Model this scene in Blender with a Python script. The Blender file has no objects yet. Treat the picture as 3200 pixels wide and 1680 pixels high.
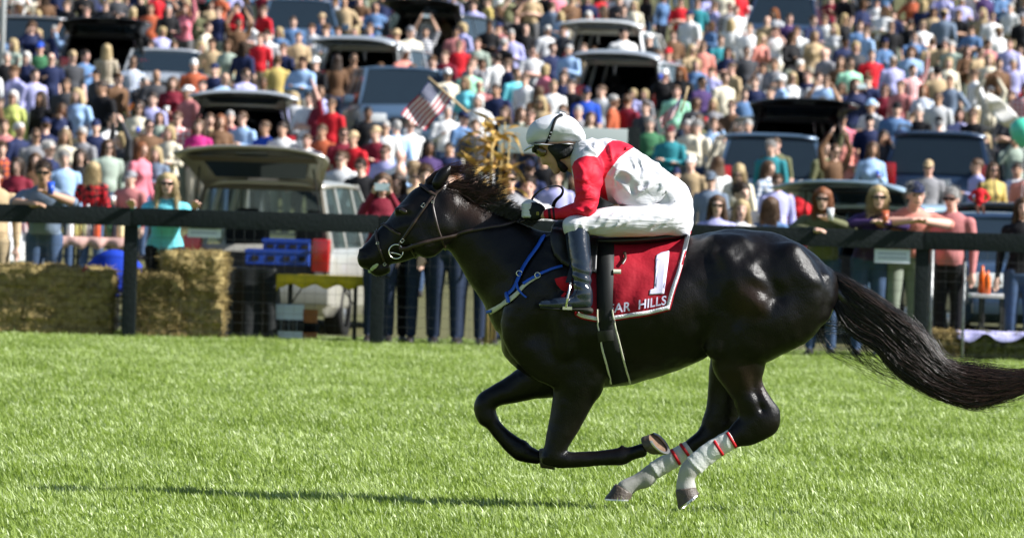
import bpy, bmesh, math, random
import numpy as np
from mathutils import Vector, Matrix
from mathutils.bvhtree import BVHTree

SC = bpy.context.scene
COL = SC.collection
rng = np.random.default_rng(7)
random.seed(7)

# ------------------------------------------------------------------ camera, sky, sun, exposure
FPX = 19710.0                      # focal length in units of a 3200 px wide frame
CAMP = np.array([0.0, -30.0, 1.5])
_p = math.atan(233.0 / FPX); _r = math.radians(1.7)
_fw = np.array([0, math.cos(_p), -math.sin(_p)])
_r0 = np.array([1.0, 0, 0]); _u0 = np.array([0, math.sin(_p), math.cos(_p)])
RGT = math.cos(_r) * _r0 + math.sin(_r) * _u0
UPV = math.cos(_r) * _u0 - math.sin(_r) * _r0
cam_d = bpy.data.cameras.new('camera'); cam = bpy.data.objects.new('camera', cam_d); COL.objects.link(cam)
cam.matrix_world = Matrix(((RGT[0], UPV[0], -_fw[0], CAMP[0]), (RGT[1], UPV[1], -_fw[1], CAMP[1]),
                           (RGT[2], UPV[2], -_fw[2], CAMP[2]), (0, 0, 0, 1)))
cam_d.sensor_width = 36.0; cam_d.lens = 36.0 * FPX / 3200.0
cam_d.clip_start = 0.5; cam_d.clip_end = 2000
cam_d.dof.use_dof = True; cam_d.dof.focus_distance = 29.85
cam_d.dof.aperture_fstop = cam_d.lens / 31.0
SC.camera = cam

SUN_EL, SUN_AZ = math.radians(37), math.radians(-11)      # azimuth from +X towards +Y (away from the camera)
world = bpy.data.worlds.new('World'); SC.world = world; world.use_nodes = True
_nt = world.node_tree
_sky = _nt.nodes.new('ShaderNodeTexSky'); _sky.sky_type = 'NISHITA'; _sky.sun_disc = False
_sky.sun_elevation = SUN_EL; _sky.sun_rotation = math.radians(90) - SUN_AZ
_sky.air_density = 1.0; _sky.dust_density = 0.6; _sky.ozone_density = 1.0
_bg = _nt.nodes['Background']; _bg.inputs['Strength'].default_value = 0.062
_nt.links.new(_sky.outputs['Color'], _bg.inputs['Color'])
sun_d = bpy.data.lights.new('sun', 'SUN'); sun = bpy.data.objects.new('sun', sun_d); COL.objects.link(sun)
sun_d.energy = 5.0; sun_d.angle = math.radians(0.5); sun_d.color = (1.0, 0.98, 0.945)
_sd = Vector((math.cos(SUN_EL) * math.cos(SUN_AZ), math.cos(SUN_EL) * math.sin(SUN_AZ), math.sin(SUN_EL)))
sun.rotation_euler = _sd.to_track_quat('Z', 'Y').to_euler()
SC.view_settings.view_transform = 'Standard'; SC.view_settings.look = 'None'
SC.view_settings.exposure = 1.02; SC.view_settings.gamma = 1.0
SC.render.engine = 'CYCLES'
SC.cycles.use_denoising = True
SC.cycles.max_bounces = 6; SC.cycles.transparent_max_bounces = 6
SC.cycles.caustics_reflective = False; SC.cycles.caustics_refractive = False
SC.cycles.sample_clamp_indirect = 6.0

def ray(px, py):
    d = _fw + RGT * ((px - 1600.0) / FPX) + UPV * ((840.0 - py) / FPX)
    return d / np.linalg.norm(d)
def at(px, py, Y=0.0):
    """the world point seen at a place of the photograph, on the vertical plane at depth Y"""
    d = ray(px, py); return CAMP + d * ((Y - CAMP[1]) / d[1])
def proj(p):
    v = np.asarray(p, float) - CAMP; z = v @ _fw
    return 1600 + FPX * (v @ RGT) / z, 840 - FPX * (v @ UPV) / z
# study crops of the photograph -> its pixels
def cA(u, v): return 1050 + u / 1.69, 300 + v / 1.69
def cB(u, v): return 1400 + u / 1.988, 1000 + v / 1.988
def cC(u, v): return 2000 + u / 1.932, 640 + v / 1.932
def cD(u, v): return 1550 + u / 2.705, 320 + v / 2.705
def cE(u, v): return 1100 + u / 3.218, 480 + v / 3.218
def cF(u, v): return 1400 + u / 2.253, 640 + v / 2.253
def cG(u, v): return 1620 + u / 5.007, 330 + v / 5.007
def cP(u, v): return u, v

# ------------------------------------------------------------------ materials
MATS = {}
def mat(name, col, rough=0.6, spec=0.4, var=0.12, scale=6.0, bump=0.0, bscale=60.0, metal=0.0, sheen=0.0, coat=0.0, emit=None):
    if name in MATS: return MATS[name]
    m = bpy.data.materials.new(name); m.use_nodes = True; MATS[name] = m
    nt = m.node_tree; b = nt.nodes['Principled BSDF']
    b.inputs['Roughness'].default_value = rough; b.inputs['Specular IOR Level'].default_value = spec
    b.inputs['Metallic'].default_value = metal
    if sheen: b.inputs['Sheen Weight'].default_value = sheen
    if coat: b.inputs['Coat Weight'].default_value = coat; b.inputs['Coat Roughness'].default_value = 0.06
    tc = nt.nodes.new('ShaderNodeTexCoord')
    n = nt.nodes.new('ShaderNodeTexNoise'); n.inputs['Scale'].default_value = scale; n.inputs['Detail'].default_value = 4
    nt.links.new(tc.outputs['Object'], n.inputs['Vector'])
    mx = nt.nodes.new('ShaderNodeMix'); mx.data_type = 'RGBA'
    c = np.array(col[:3])
    mx.inputs['A'].default_value = (*(c * (1 - var)), 1); mx.inputs['B'].default_value = (*np.clip(c * (1 + var), 0, 1), 1)
    nt.links.new(n.outputs['Fac'], mx.inputs['Factor']); nt.links.new(mx.outputs['Result'], b.inputs['Base Color'])
    if bump:
        n2 = nt.nodes.new('ShaderNodeTexNoise'); n2.inputs['Scale'].default_value = bscale; n2.inputs['Detail'].default_value = 3
        nt.links.new(tc.outputs['Object'], n2.inputs['Vector'])
        bp = nt.nodes.new('ShaderNodeBump'); bp.inputs['Strength'].default_value = bump; bp.inputs['Distance'].default_value = 0.02
        nt.links.new(n2.outputs['Fac'], bp.inputs['Height']); nt.links.new(bp.outputs['Normal'], b.inputs['Normal'])
    if emit:
        b.inputs['Emission Color'].default_value = (*emit[:3], 1); b.inputs['Emission Strength'].default_value = emit[3]
    return m
def BS(m): return m.node_tree.nodes['Principled BSDF']
def attr_mix(m, attr, col2, thresh=None, rough2=None, soft=None):
    """where the float attribute is above the threshold the surface has the second colour"""
    nt = m.node_tree; b = BS(m)
    old = b.inputs['Base Color'].links[0].from_socket
    a = nt.nodes.new('ShaderNodeAttribute'); a.attribute_name = attr
    f = a.outputs['Fac']
    if thresh is not None:
        r = nt.nodes.new('ShaderNodeMapRange'); w = soft or 0.0015
        r.inputs['From Min'].default_value = thresh - w; r.inputs['From Max'].default_value = thresh + w
        nt.links.new(f, r.inputs['Value']); f = r.outputs['Result']
    mx = nt.nodes.new('ShaderNodeMix'); mx.data_type = 'RGBA'
    nt.links.new(f, mx.inputs['Factor']); nt.links.new(old, mx.inputs['A']); mx.inputs['B'].default_value = (*col2[:3], 1)
    nt.links.new(mx.outputs['Result'], b.inputs['Base Color'])
    return m

# ------------------------------------------------------------------ object helpers
def mesh_np(name, V, Fq, smooth=True):
    me = bpy.data.meshes.new(name)
    V = np.asarray(V, np.float32); Fq = np.asarray(Fq, np.int32)
    nf, k = Fq.shape
    me.vertices.add(len(V)); me.vertices.foreach_set('co', V.ravel())
    me.loops.add(nf * k); me.loops.foreach_set('vertex_index', Fq.ravel())
    me.polygons.add(nf); me.polygons.foreach_set('loop_start', np.arange(0, nf * k, k, dtype=np.int32))
    try: me.polygons.foreach_set('loop_total', np.full(nf, k, np.int32))
    except Exception: pass
    if smooth: me.polygons.foreach_set('use_smooth', np.ones(nf, bool))
    me.update(calc_edges=True)
    return me
def obj(name, me, m=None, parent=None):
    o = bpy.data.objects.new(name, me); COL.objects.link(o)
    if m is not None:
        if isinstance(m, (list, tuple)):
            for q in m: me.materials.append(q)
        elif len(me.materials) == 0: me.materials.append(m)
    if parent is not None: o.parent = parent
    return o
def tag(o, label=None, cat=None, group=None, kind=None):
    if label: o['label'] = label
    if cat: o['category'] = cat
    if group: o['group'] = group
    if kind: o['kind'] = kind
    return o
def thing(name, label, cat, loc=(0, 0, 0), rz=0.0, group=None):
    o = bpy.data.objects.new(name, None); COL.objects.link(o); o.empty_display_size = 0.2
    o.location = loc; o.rotation_euler = (0, 0, rz)
    return tag(o, label, cat, group)
def set_attr(me, name, vals):
    a = me.attributes.new(name, 'FLOAT', 'POINT'); a.data.foreach_set('value', np.asarray(vals, np.float32))

class MB:
    """collects pieces of ONE part and links them as one mesh"""
    def __init__(s): s.V = []; s.F = []; s.n = 0; s.M = []
    def add(s, V, F, mi=0):
        s.V += [tuple(map(float, v)) for v in V]
        for f in F: s.F.append(tuple(int(i) + s.n for i in f)); s.M.append(mi)
        s.n = len(s.V); return s
    def box(s, lo, hi, mi=0):
        x0, y0, z0 = lo; x1, y1, z1 = hi
        V = [(x0, y0, z0), (x1, y0, z0), (x1, y1, z0), (x0, y1, z0), (x0, y0, z1), (x1, y0, z1), (x1, y1, z1), (x0, y1, z1)]
        return s.add(V, [(0, 3, 2, 1), (4, 5, 6, 7), (0, 1, 5, 4), (1, 2, 6, 5), (2, 3, 7, 6), (3, 0, 4, 7)], mi)
    def tube(s, pts, r, n=8, mi=0, cap=True):
        pts = [np.asarray(p, float) for p in pts]; k = len(pts)
        R = r if hasattr(r, '__len__') else [r] * k
        V = []; F = []
        up = None
        for i, p in enumerate(pts):
            t = pts[min(i + 1, k - 1)] - pts[max(i - 1, 0)]; t /= (np.linalg.norm(t) + 1e-9)
            if up is None:
                up = np.array([0, 0, 1.0]) if abs(t[2]) < 0.9 else np.array([1.0, 0, 0])
            a = np.cross(up, t); a /= (np.linalg.norm(a) + 1e-9); b = np.cross(t, a); up = b
            for j in range(n):
                w = 2 * math.pi * j / n; V.append(p + (a * math.cos(w) + b * math.sin(w)) * R[i])
        for i in range(k - 1):
            for j in range(n):
                j2 = (j + 1) % n; F.append((i * n + j, i * n + j2, (i + 1) * n + j2, (i + 1) * n + j))
        if cap: F.append(tuple(reversed(range(n)))); F.append(tuple((k - 1) * n + j for j in range(n)))
        return s.add(V, F, mi)
    def lathe(s, prof, n=16, c=(0, 0, 0), mi=0):
        V = []; F = []
        for (r, z) in prof:
            for j in range(n): w = 2 * math.pi * j / n; V.append((c[0] + r * math.cos(w), c[1] + r * math.sin(w), c[2] + z))
        for i in range(len(prof) - 1):
            for j in range(n):
                j2 = (j + 1) % n; F.append((i * n + j, i * n + j2, (i + 1) * n + j2, (i + 1) * n + j))
        F.append(tuple(reversed(range(n)))); F.append(tuple((len(prof) - 1) * n + j for j in range(n)))
        return s.add(V, F, mi)
    def prism(s, poly, d, mi=0):
        """closed polygon of 3-D points, thickened by the vector d"""
        n = len(poly); d = np.asarray(d, float)
        V = [np.asarray(p, float) for p in poly] + [np.asarray(p, float) + d for p in poly]
        F = [tuple(range(n)), tuple(reversed(range(n, 2 * n)))]
        for i in range(n): j = (i + 1) % n; F.append((j, i, n + i, n + j))
        return s.add(V, F, mi)
    def mesh(s, name, smooth=False, bevel=0.0, seg=2):
        me = bpy.data.meshes.new(name); me.from_pydata(s.V, [], s.F)
        me.polygons.foreach_set('material_index', np.array(s.M, np.int32))
        bm = bmesh.new(); bm.from_mesh(me)
        bmesh.ops.recalc_face_normals(bm, faces=bm.faces)
        if bevel:
            ed = [e for e in bm.edges if len(e.link_faces) == 2 and e.calc_face_angle(0) > 0.5]
            bmesh.ops.bevel(bm, geom=ed, offset=bevel, segments=seg, affect='EDGES', profile=0.7, clamp_overlap=True)
        bm.to_mesh(me); bm.free()
        if smooth: me.polygons.foreach_set('use_smooth', np.ones(len(me.polygons), bool))
        me.update(); return me
    def build(s, name, m, parent=None, smooth=False, bevel=0.0, seg=2):
        me = s.mesh(name, smooth, bevel, seg)
        if bevel and not smooth:
            me.polygons.foreach_set('use_smooth', np.ones(len(me.polygons), bool))
            try: me.set_sharp_from_angle(angle=math.radians(35))
            except Exception: pass
        return obj(name, me, m, parent)

# ------------------------------------------------------------------ organic shapes: blended elliptical chains -> one continuous surface
def cr(nodes, sub=4):
    """Catmull-Rom refine an (n,k) list of numbers"""
    P = np.asarray(nodes, float); n = len(P)
    if n < 3 or sub < 2: return P
    out = []
    for i in range(n - 1):
        p0, p1, p2, p3 = P[max(i - 1, 0)], P[i], P[i + 1], P[min(i + 2, n - 1)]
        for s in range(sub):
            t = s / sub
            out.append(0.5 * ((2 * p1) + (-p0 + p2) * t + (2 * p0 - 5 * p1 + 4 * p2 - p3) * t * t + (-p0 + 3 * p1 - 3 * p2 + p3) * t ** 3))
    out.append(P[-1]); return np.array(out)
class Chain:
    """nodes: x, y, z, a (half thickness across the lateral axis), b (half width along the lateral axis)"""
    def __init__(s, nodes, lat=(0, 1, 0), k=0.02, cap=(1, 1), tag=0, sub=4):
        s.N = cr(nodes, sub); s.N[:, 3:] = np.maximum(s.N[:, 3:], 0.002); s.lat = np.asarray(lat, float); s.k = k; s.cap = cap; s.tag = tag; s.flat = False
    def bounds(s, m):
        r = s.N[:, 3:5].max(axis=1)[:, None]
        return (s.N[:, :3] - r).min(0) - m, (s.N[:, :3] + r).max(0) + m
    def seg(s, i, X, Y, Z):
        p, q = s.N[i], s.N[i + 1]; d = q[:3] - p[:3]; L2 = d @ d + 1e-12
        rx, ry, rz = X - p[0], Y - p[1], Z - p[2]
        t = (rx * d[0] + ry * d[1] + rz * d[2]) / L2; tc = np.clip(t, 0, 1)
        ux, uy, uz = rx - tc * d[0], ry - tc * d[1], rz - tc * d[2]
        l = ux * s.lat[0] + uy * s.lat[1] + uz * s.lat[2]
        m2 = np.maximum(ux * ux + uy * uy + uz * uz - l * l, 0)
        nseg = len(s.N) - 1
        if (s.flat and (s.cap[0] != 1 or s.cap[1] != 1)) or (i == 0 and s.cap[0] != 1) or (i == nseg - 1 and s.cap[1] != 1):
            o = (t - tc) * math.sqrt(L2); ci = max(.3, min(s.cap)) if s.flat else 1.0
            c = np.where(t < 0, s.cap[0] if i == 0 else ci, s.cap[1] if i == nseg - 1 else ci)
            m2 = np.maximum(m2 - o * o, 0) + (o / c) ** 2
        a = p[3] + tc * (q[3] - p[3]); b = p[4] + tc * (q[4] - p[4])
        k0 = np.sqrt(m2 / (a * a) + l * l / (b * b)); k1 = np.sqrt(m2 / a ** 4 + l * l / b ** 4) + 1e-9
        return np.where(k0 < 1e-3, -np.minimum(a, b), k0 * (k0 - 1) / k1)
    def ev(s, X, Y, Z):
        D = None
        for i in range(len(s.N) - 1):
            d = s.seg(i, X, Y, Z); D = d if D is None else np.minimum(D, d)
        return D
def ball(c, r, lat=(0, 1, 0), k=0.02, tag=0, b=None, ax=None):
    """an ellipsoid; ax = half-axis vector along which it is stretched"""
    c = np.asarray(c, float); b = r if b is None else b
    if ax is None: ax = np.array([1e-4, 0, 0]) if abs(lat[0]) < .9 else np.array([0, 0, 1e-4])
    ax = np.asarray(ax, float)
    return Chain([(*(c - ax), r, b), (*(c + ax), r, b)], lat, k, tag=tag, sub=1)
def smin(a, b, k):
    if k <= 0: return np.minimum(a, b)
    h = np.maximum(k - np.abs(a - b), 0) / k
    return np.minimum(a, b) - h * h * k * 0.25
def grid_field(chains, subs, h, pad=0.03):
    lo = np.min([c.bounds(pad)[0] for c in chains], axis=0); hi = np.max([c.bounds(pad)[1] for c in chains], axis=0)
    n = np.ceil((hi - lo) / h).astype(int) + 2
    F = np.full(n, 1.0, np.float32)
    ax = [lo[i] + h * np.arange(n[i]) for i in range(3)]
    def evalchain(c, extra):
        m = c.k + 3 * h + extra
        l, u = c.bounds(m)
        i0 = np.clip(np.floor((l - lo) / h).astype(int), 0, n - 1); i1 = np.clip(np.ceil((u - lo) / h).astype(int) + 1, 1, n)
        D = np.full(i1 - i0, 1.0, np.float32)
        for i in range(len(c.N) - 1):
            P = c.N[i:i + 2]; r = P[:, 3:5].max()
            a0 = np.clip(np.floor((P[:, :3].min(0) - r - m - lo) / h).astype(int), i0, i1 - 1)
            a1 = np.clip(np.ceil((P[:, :3].max(0) + r + m - lo) / h).astype(int) + 1, a0 + 1, i1)
            X = ax[0][a0[0]:a1[0], None, None]; Y = ax[1][None, a0[1]:a1[1], None]; Z = ax[2][None, None, a0[2]:a1[2]]
            sl = tuple(slice(a0[j] - i0[j], a1[j] - i0[j]) for j in range(3))
            D[sl] = np.minimum(D[sl], c.seg(i, X, Y, Z))
        return tuple(slice(i0[j], i1[j]) for j in range(3)), D
    for c in chains:
        sl, D = evalchain(c, 0.0); F[sl] = smin(F[sl], D, c.k)
    for c in subs:
        sl, D = evalchain(c, 0.02); F[sl] = -smin(-F[sl], D, c.k)
    return F, lo, ax
def nets(F, lo, h):
    s = F < 0
    n = F.shape
    cs = np.zeros((n[0] - 1, n[1] - 1, n[2] - 1), np.int8)
    offs = [(i, j, k) for i in (0, 1) for j in (0, 1) for k in (0, 1)]
    for (i, j, k) in offs: cs += s[i:n[0] - 1 + i, j:n[1] - 1 + j, k:n[2] - 1 + k]
    act = (cs > 0) & (cs < 8)
    idx = np.argwhere(act); ids = np.full(cs.shape, -1, np.int32); ids[act] = np.arange(len(idx))
    vals = np.stack([F[idx[:, 0] + i, idx[:, 1] + j, idx[:, 2] + k] for (i, j, k) in offs], 1)
    O = np.array(offs, float); acc = np.zeros((len(idx), 3)); cnt = np.zeros(len(idx))
    for a in range(8):
        for b in range(a + 1, 8):
            if np.abs(O[a] - O[b]).sum() != 1: continue
            va, vb = vals[:, a], vals[:, b]; m = (va < 0) != (vb < 0)
            t = np.where(m, va / np.where(m, va - vb, 1), 0)
            acc += np.where(m[:, None], O[a] + t[:, None] * (O[b] - O[a]), 0); cnt += m
    V = lo + (idx + acc / cnt[:, None]) * h
    quads = []
    for axn in range(3):
        b, c = (axn + 1) % 3, (axn + 2) % 3
        sl0 = [slice(1, -1)] * 3; sl1 = [slice(1, -1)] * 3
        sl0[axn] = slice(0, -1); sl1[axn] = slice(1, None)
        A, B = s[tuple(sl0)], s[tuple(sl1)]
        e = np.argwhere(A != B); ins = A[A != B]
        e[:, b] += 1; e[:, c] += 1
        def cell(db, dc):
            q = e.copy(); q[:, b] += db; q[:, c] += dc; return ids[q[:, 0], q[:, 1], q[:, 2]]
        Q = np.stack([cell(-1, -1), cell(0, -1), cell(0, 0), cell(-1, 0)], 1)
        Q[~ins] = Q[~ins][:, ::-1]
        quads.append(Q)
    Q = np.concatenate(quads); Q = Q[(Q >= 0).all(1)]
    return V, Q
def blob(chains, subs=(), h=0.012, relax=1, fieldfn=None):
    F, lo, ax = grid_field(chains, subs, h)
    if fieldfn is not None: F = fieldfn(F, ax)
    V, Q = nets(F, lo, h)
    for _ in range(relax):
        acc = np.zeros_like(V); cnt = np.zeros(len(V))
        for i in range(4):
            for j in (1, 3):
                np.add.at(acc, Q[:, i], V[Q[:, (i + j) % 4]]); np.add.at(cnt, Q[:, i], 1)
        V = V * 0.5 + 0.5 * acc / np.maximum(cnt, 1)[:, None]
    return V, Q
def vtags(chains, V):
    D = np.stack([c.ev(V[:, 0], V[:, 1], V[:, 2]) for c in chains], 1)
    return np.array([c.tag for c in chains])[D.argmin(1)]
def pairs(fn, lst, y=None, k=0.03, cap=(1, 1), tag=0, sub=4, flip=1, perp=False):
    """outline pairs (u0,v0,u1,v1,b[,y]) read off a study crop -> chain in the plane of the animal, at real size"""
    N = []; D = []
    for q in lst:
        yy = q[5] if len(q) > 5 else y
        yy = (yy or 0.0) * flip
        p0 = at(*fn(q[0], q[1]), yy); p1 = at(*fn(q[2], q[3]), yy); c = (p0 + p1) / 2
        N.append((*c, np.linalg.norm(p1 - p0) / 2, q[4])); D.append(p1 - p0)
    if perp:      # outline pairs that stand slanted to the axis
        A = np.array(N); T = np.gradient(A[:, :3], axis=0)
        for i in range(len(N)):
            t = T[i] / np.linalg.norm(T[i]); d = D[i] / np.linalg.norm(D[i]); A[i, 3] *= max(.7, math.sqrt(max(0, 1 - (t @ d) ** 2)))
        N = A
    c = Chain(N, (0, 1, 0), k, cap, tag, sub); c.flat = True
    return c
def blobobj(name, chains, m, parent=None, subs=(), h=0.012, relax=1, fieldfn=None):
    V, Q = blob(chains, subs, h, relax, fieldfn)
    return obj(name, mesh_np(name, V, Q), m, parent)
def poly_sd(px, py, poly):
    """signed distance of 2-D points to a polygon, positive inside"""
    P = np.asarray(poly, float); n = len(P); d = np.full(px.shape, 1e9); ins = np.zeros(px.shape, bool)
    for i in range(n):
        a, b = P[i], P[(i + 1) % n]; e = b - a
        t = np.clip(((px - a[0]) * e[0] + (py - a[1]) * e[1]) / (e @ e), 0, 1)
        d = np.minimum(d, np.hypot(px - a[0] - t * e[0], py - a[1] - t * e[1]))
        c = ((a[1] > py) != (b[1] > py)); 
        with np.errstate(divide='ignore', invalid='ignore'):
            xi = a[0] + (py - a[1]) / (b[1] - a[1]) * e[0]
        ins ^= c & (px < xi)
    return np.where(ins, d, -d)
_VN = np.random.default_rng(3).uniform(-1, 1, (32, 32, 32)).astype(np.float32)
def vnoise(X, Y, Z, sc):
    X, Y, Z = np.broadcast_arrays(X * sc, Y * sc, Z * sc)
    i, j, k = np.floor(X).astype(int), np.floor(Y).astype(int), np.floor(Z).astype(int); fx, fy_, fz = X - i, Y - j, Z - k
    fx, fy_, fz = fx * fx * (3 - 2 * fx), fy_ * fy_ * (3 - 2 * fy_), fz * fz * (3 - 2 * fz); r = 0
    for a in (0, 1):
        for b in (0, 1):
            for c in (0, 1): r = r + _VN[(i + a) % 32, (j + b) % 32, (k + c) % 32] * (fx if a else 1 - fx) * (fy_ if b else 1 - fy_) * (fz if c else 1 - fz)
    return r
def strands(name, paths, r0, r1, m, parent=None):
    """many hairs: paths (n, k, 3), three-sided tapering tubes, one mesh"""
    P = np.asarray(paths, float); n, k, _ = P.shape
    T = np.gradient(P, axis=1); T /= np.linalg.norm(T, axis=2, keepdims=True) + 1e-9
    A = np.cross(T, np.array([0.1, 1.0, 0.2])); A /= np.linalg.norm(A, axis=2, keepdims=True) + 1e-9
    B = np.cross(T, A)
    r0 = np.asarray(r0) * np.ones(n); r1 = np.asarray(r1) * np.ones(n)
    t = np.linspace(0, 1, k) ** 1.5
    R = r0[:, None] * (1 - t) + r1[:, None] * t
    V = np.stack([P + (A * math.cos(w) + B * math.sin(w)) * R[:, :, None] for w in (0, 2.094, 4.189)], 2)   # n,k,3,3
    base = (np.arange(n) * k * 3)[:, None, None]; i = (np.arange(k - 1) * 3)[None, :, None]; j = np.arange(3)[None, None, :]; j2 = (j + 1) % 3
    Q = np.stack([base + i + j, base + i + j2, base + i + 3 + j2, base + i + 3 + j], -1).reshape(-1, 4)
    return obj(name, mesh_np(name, V.reshape(-1, 3), Q), m, parent)

# ------------------------------------------------------------------ ground
FENCE_Y = 31.0
def gz(x, y):
    d = y + 30.0; e = d - 87.5
    return np.maximum(0.075 * (np.sqrt(e * e + 25.0) + e) / 2 - 0.03, 0.0) - 0.24 * np.exp(-((d - 73.5) / 4.5) ** 2)
def ground():
    ys = np.concatenate([np.linspace(-60, 20, 30), np.linspace(21, 120, 100), np.linspace(122, 700, 80)])
    xs = np.concatenate([np.linspace(-400, -40, 30), np.linspace(-38, 38, 77), np.linspace(40, 400, 30)])
    X, Y = np.meshgrid(xs, ys); Z = gz(X, Y)
    Z = Z + np.where(Y > 34, 0.05 * np.sin(X * 0.6 + Y * .3) * np.sin(Y * 0.35), 0) - 0.01
    V = np.stack([X, Y, Z], -1).reshape(-1, 3)
    ny, nx = X.shape; i = np.arange(ny - 1)[:, None] * nx + np.arange(nx - 1)[None, :]
    Q = np.stack([i, i + 1, i + nx + 1, i + nx], -1).reshape(-1, 4)
    m = bpy.data.materials.new('turf_ground'); m.use_nodes = True; nt = m.node_tree; b = BS(m)
    b.inputs['Roughness'].default_value = 0.9; b.inputs['Specular IOR Level'].default_value = 0.15
    tc = nt.nodes.new('ShaderNodeTexCoord'); sp = nt.nodes.new('ShaderNodeSeparateXYZ'); nt.links.new(tc.outputs['Object'], sp.inputs[0])
    n1 = nt.nodes.new('ShaderNodeTexNoise'); n1.inputs['Scale'].default_value = 3.0; n1.inputs['Detail'].default_value = 6; nt.links.new(tc.outputs['Object'], n1.inputs['Vector'])
    n2 = nt.nodes.new('ShaderNodeTexNoise'); n2.inputs['Scale'].default_value = 0.25; n2.inputs['Detail'].default_value = 4; nt.links.new(tc.outputs['Object'], n2.inputs['Vector'])
    def mix(a, bb, f):
        x = nt.nodes.new('ShaderNodeMix'); x.data_type = 'RGBA'
        for key, v in (('A', a), ('B', bb)):
            if isinstance(v, tuple): x.inputs[key].default_value = (*v, 1)
            else: nt.links.new(v, x.inputs[key])
        nt.links.new(f, x.inputs['Factor']); return x.outputs['Result']
    green = mix((0.075, 0.125, 0.018), (0.125, 0.175, 0.035), n1.outputs['Fac'])
    dry = mix((0.05, 0.06, 0.025), (0.17, 0.15, 0.07), n2.outputs['Fac'])  # base colour darkened to carry the crowd's shade
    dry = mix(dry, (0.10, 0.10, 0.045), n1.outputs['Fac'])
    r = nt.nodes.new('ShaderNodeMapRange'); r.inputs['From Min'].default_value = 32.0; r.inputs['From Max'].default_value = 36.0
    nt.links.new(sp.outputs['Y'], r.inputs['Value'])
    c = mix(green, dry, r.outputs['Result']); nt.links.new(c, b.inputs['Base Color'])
    bp = nt.nodes.new('ShaderNodeBump'); bp.inputs['Strength'].default_value = 0.6; bp.inputs['Distance'].default_value = 0.05
    nt.links.new(n1.outputs['Fac'], bp.inputs['Height']); nt.links.new(bp.outputs['Normal'], b.inputs['Normal'])
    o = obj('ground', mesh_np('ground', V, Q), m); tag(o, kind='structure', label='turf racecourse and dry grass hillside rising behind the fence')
ground()

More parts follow.
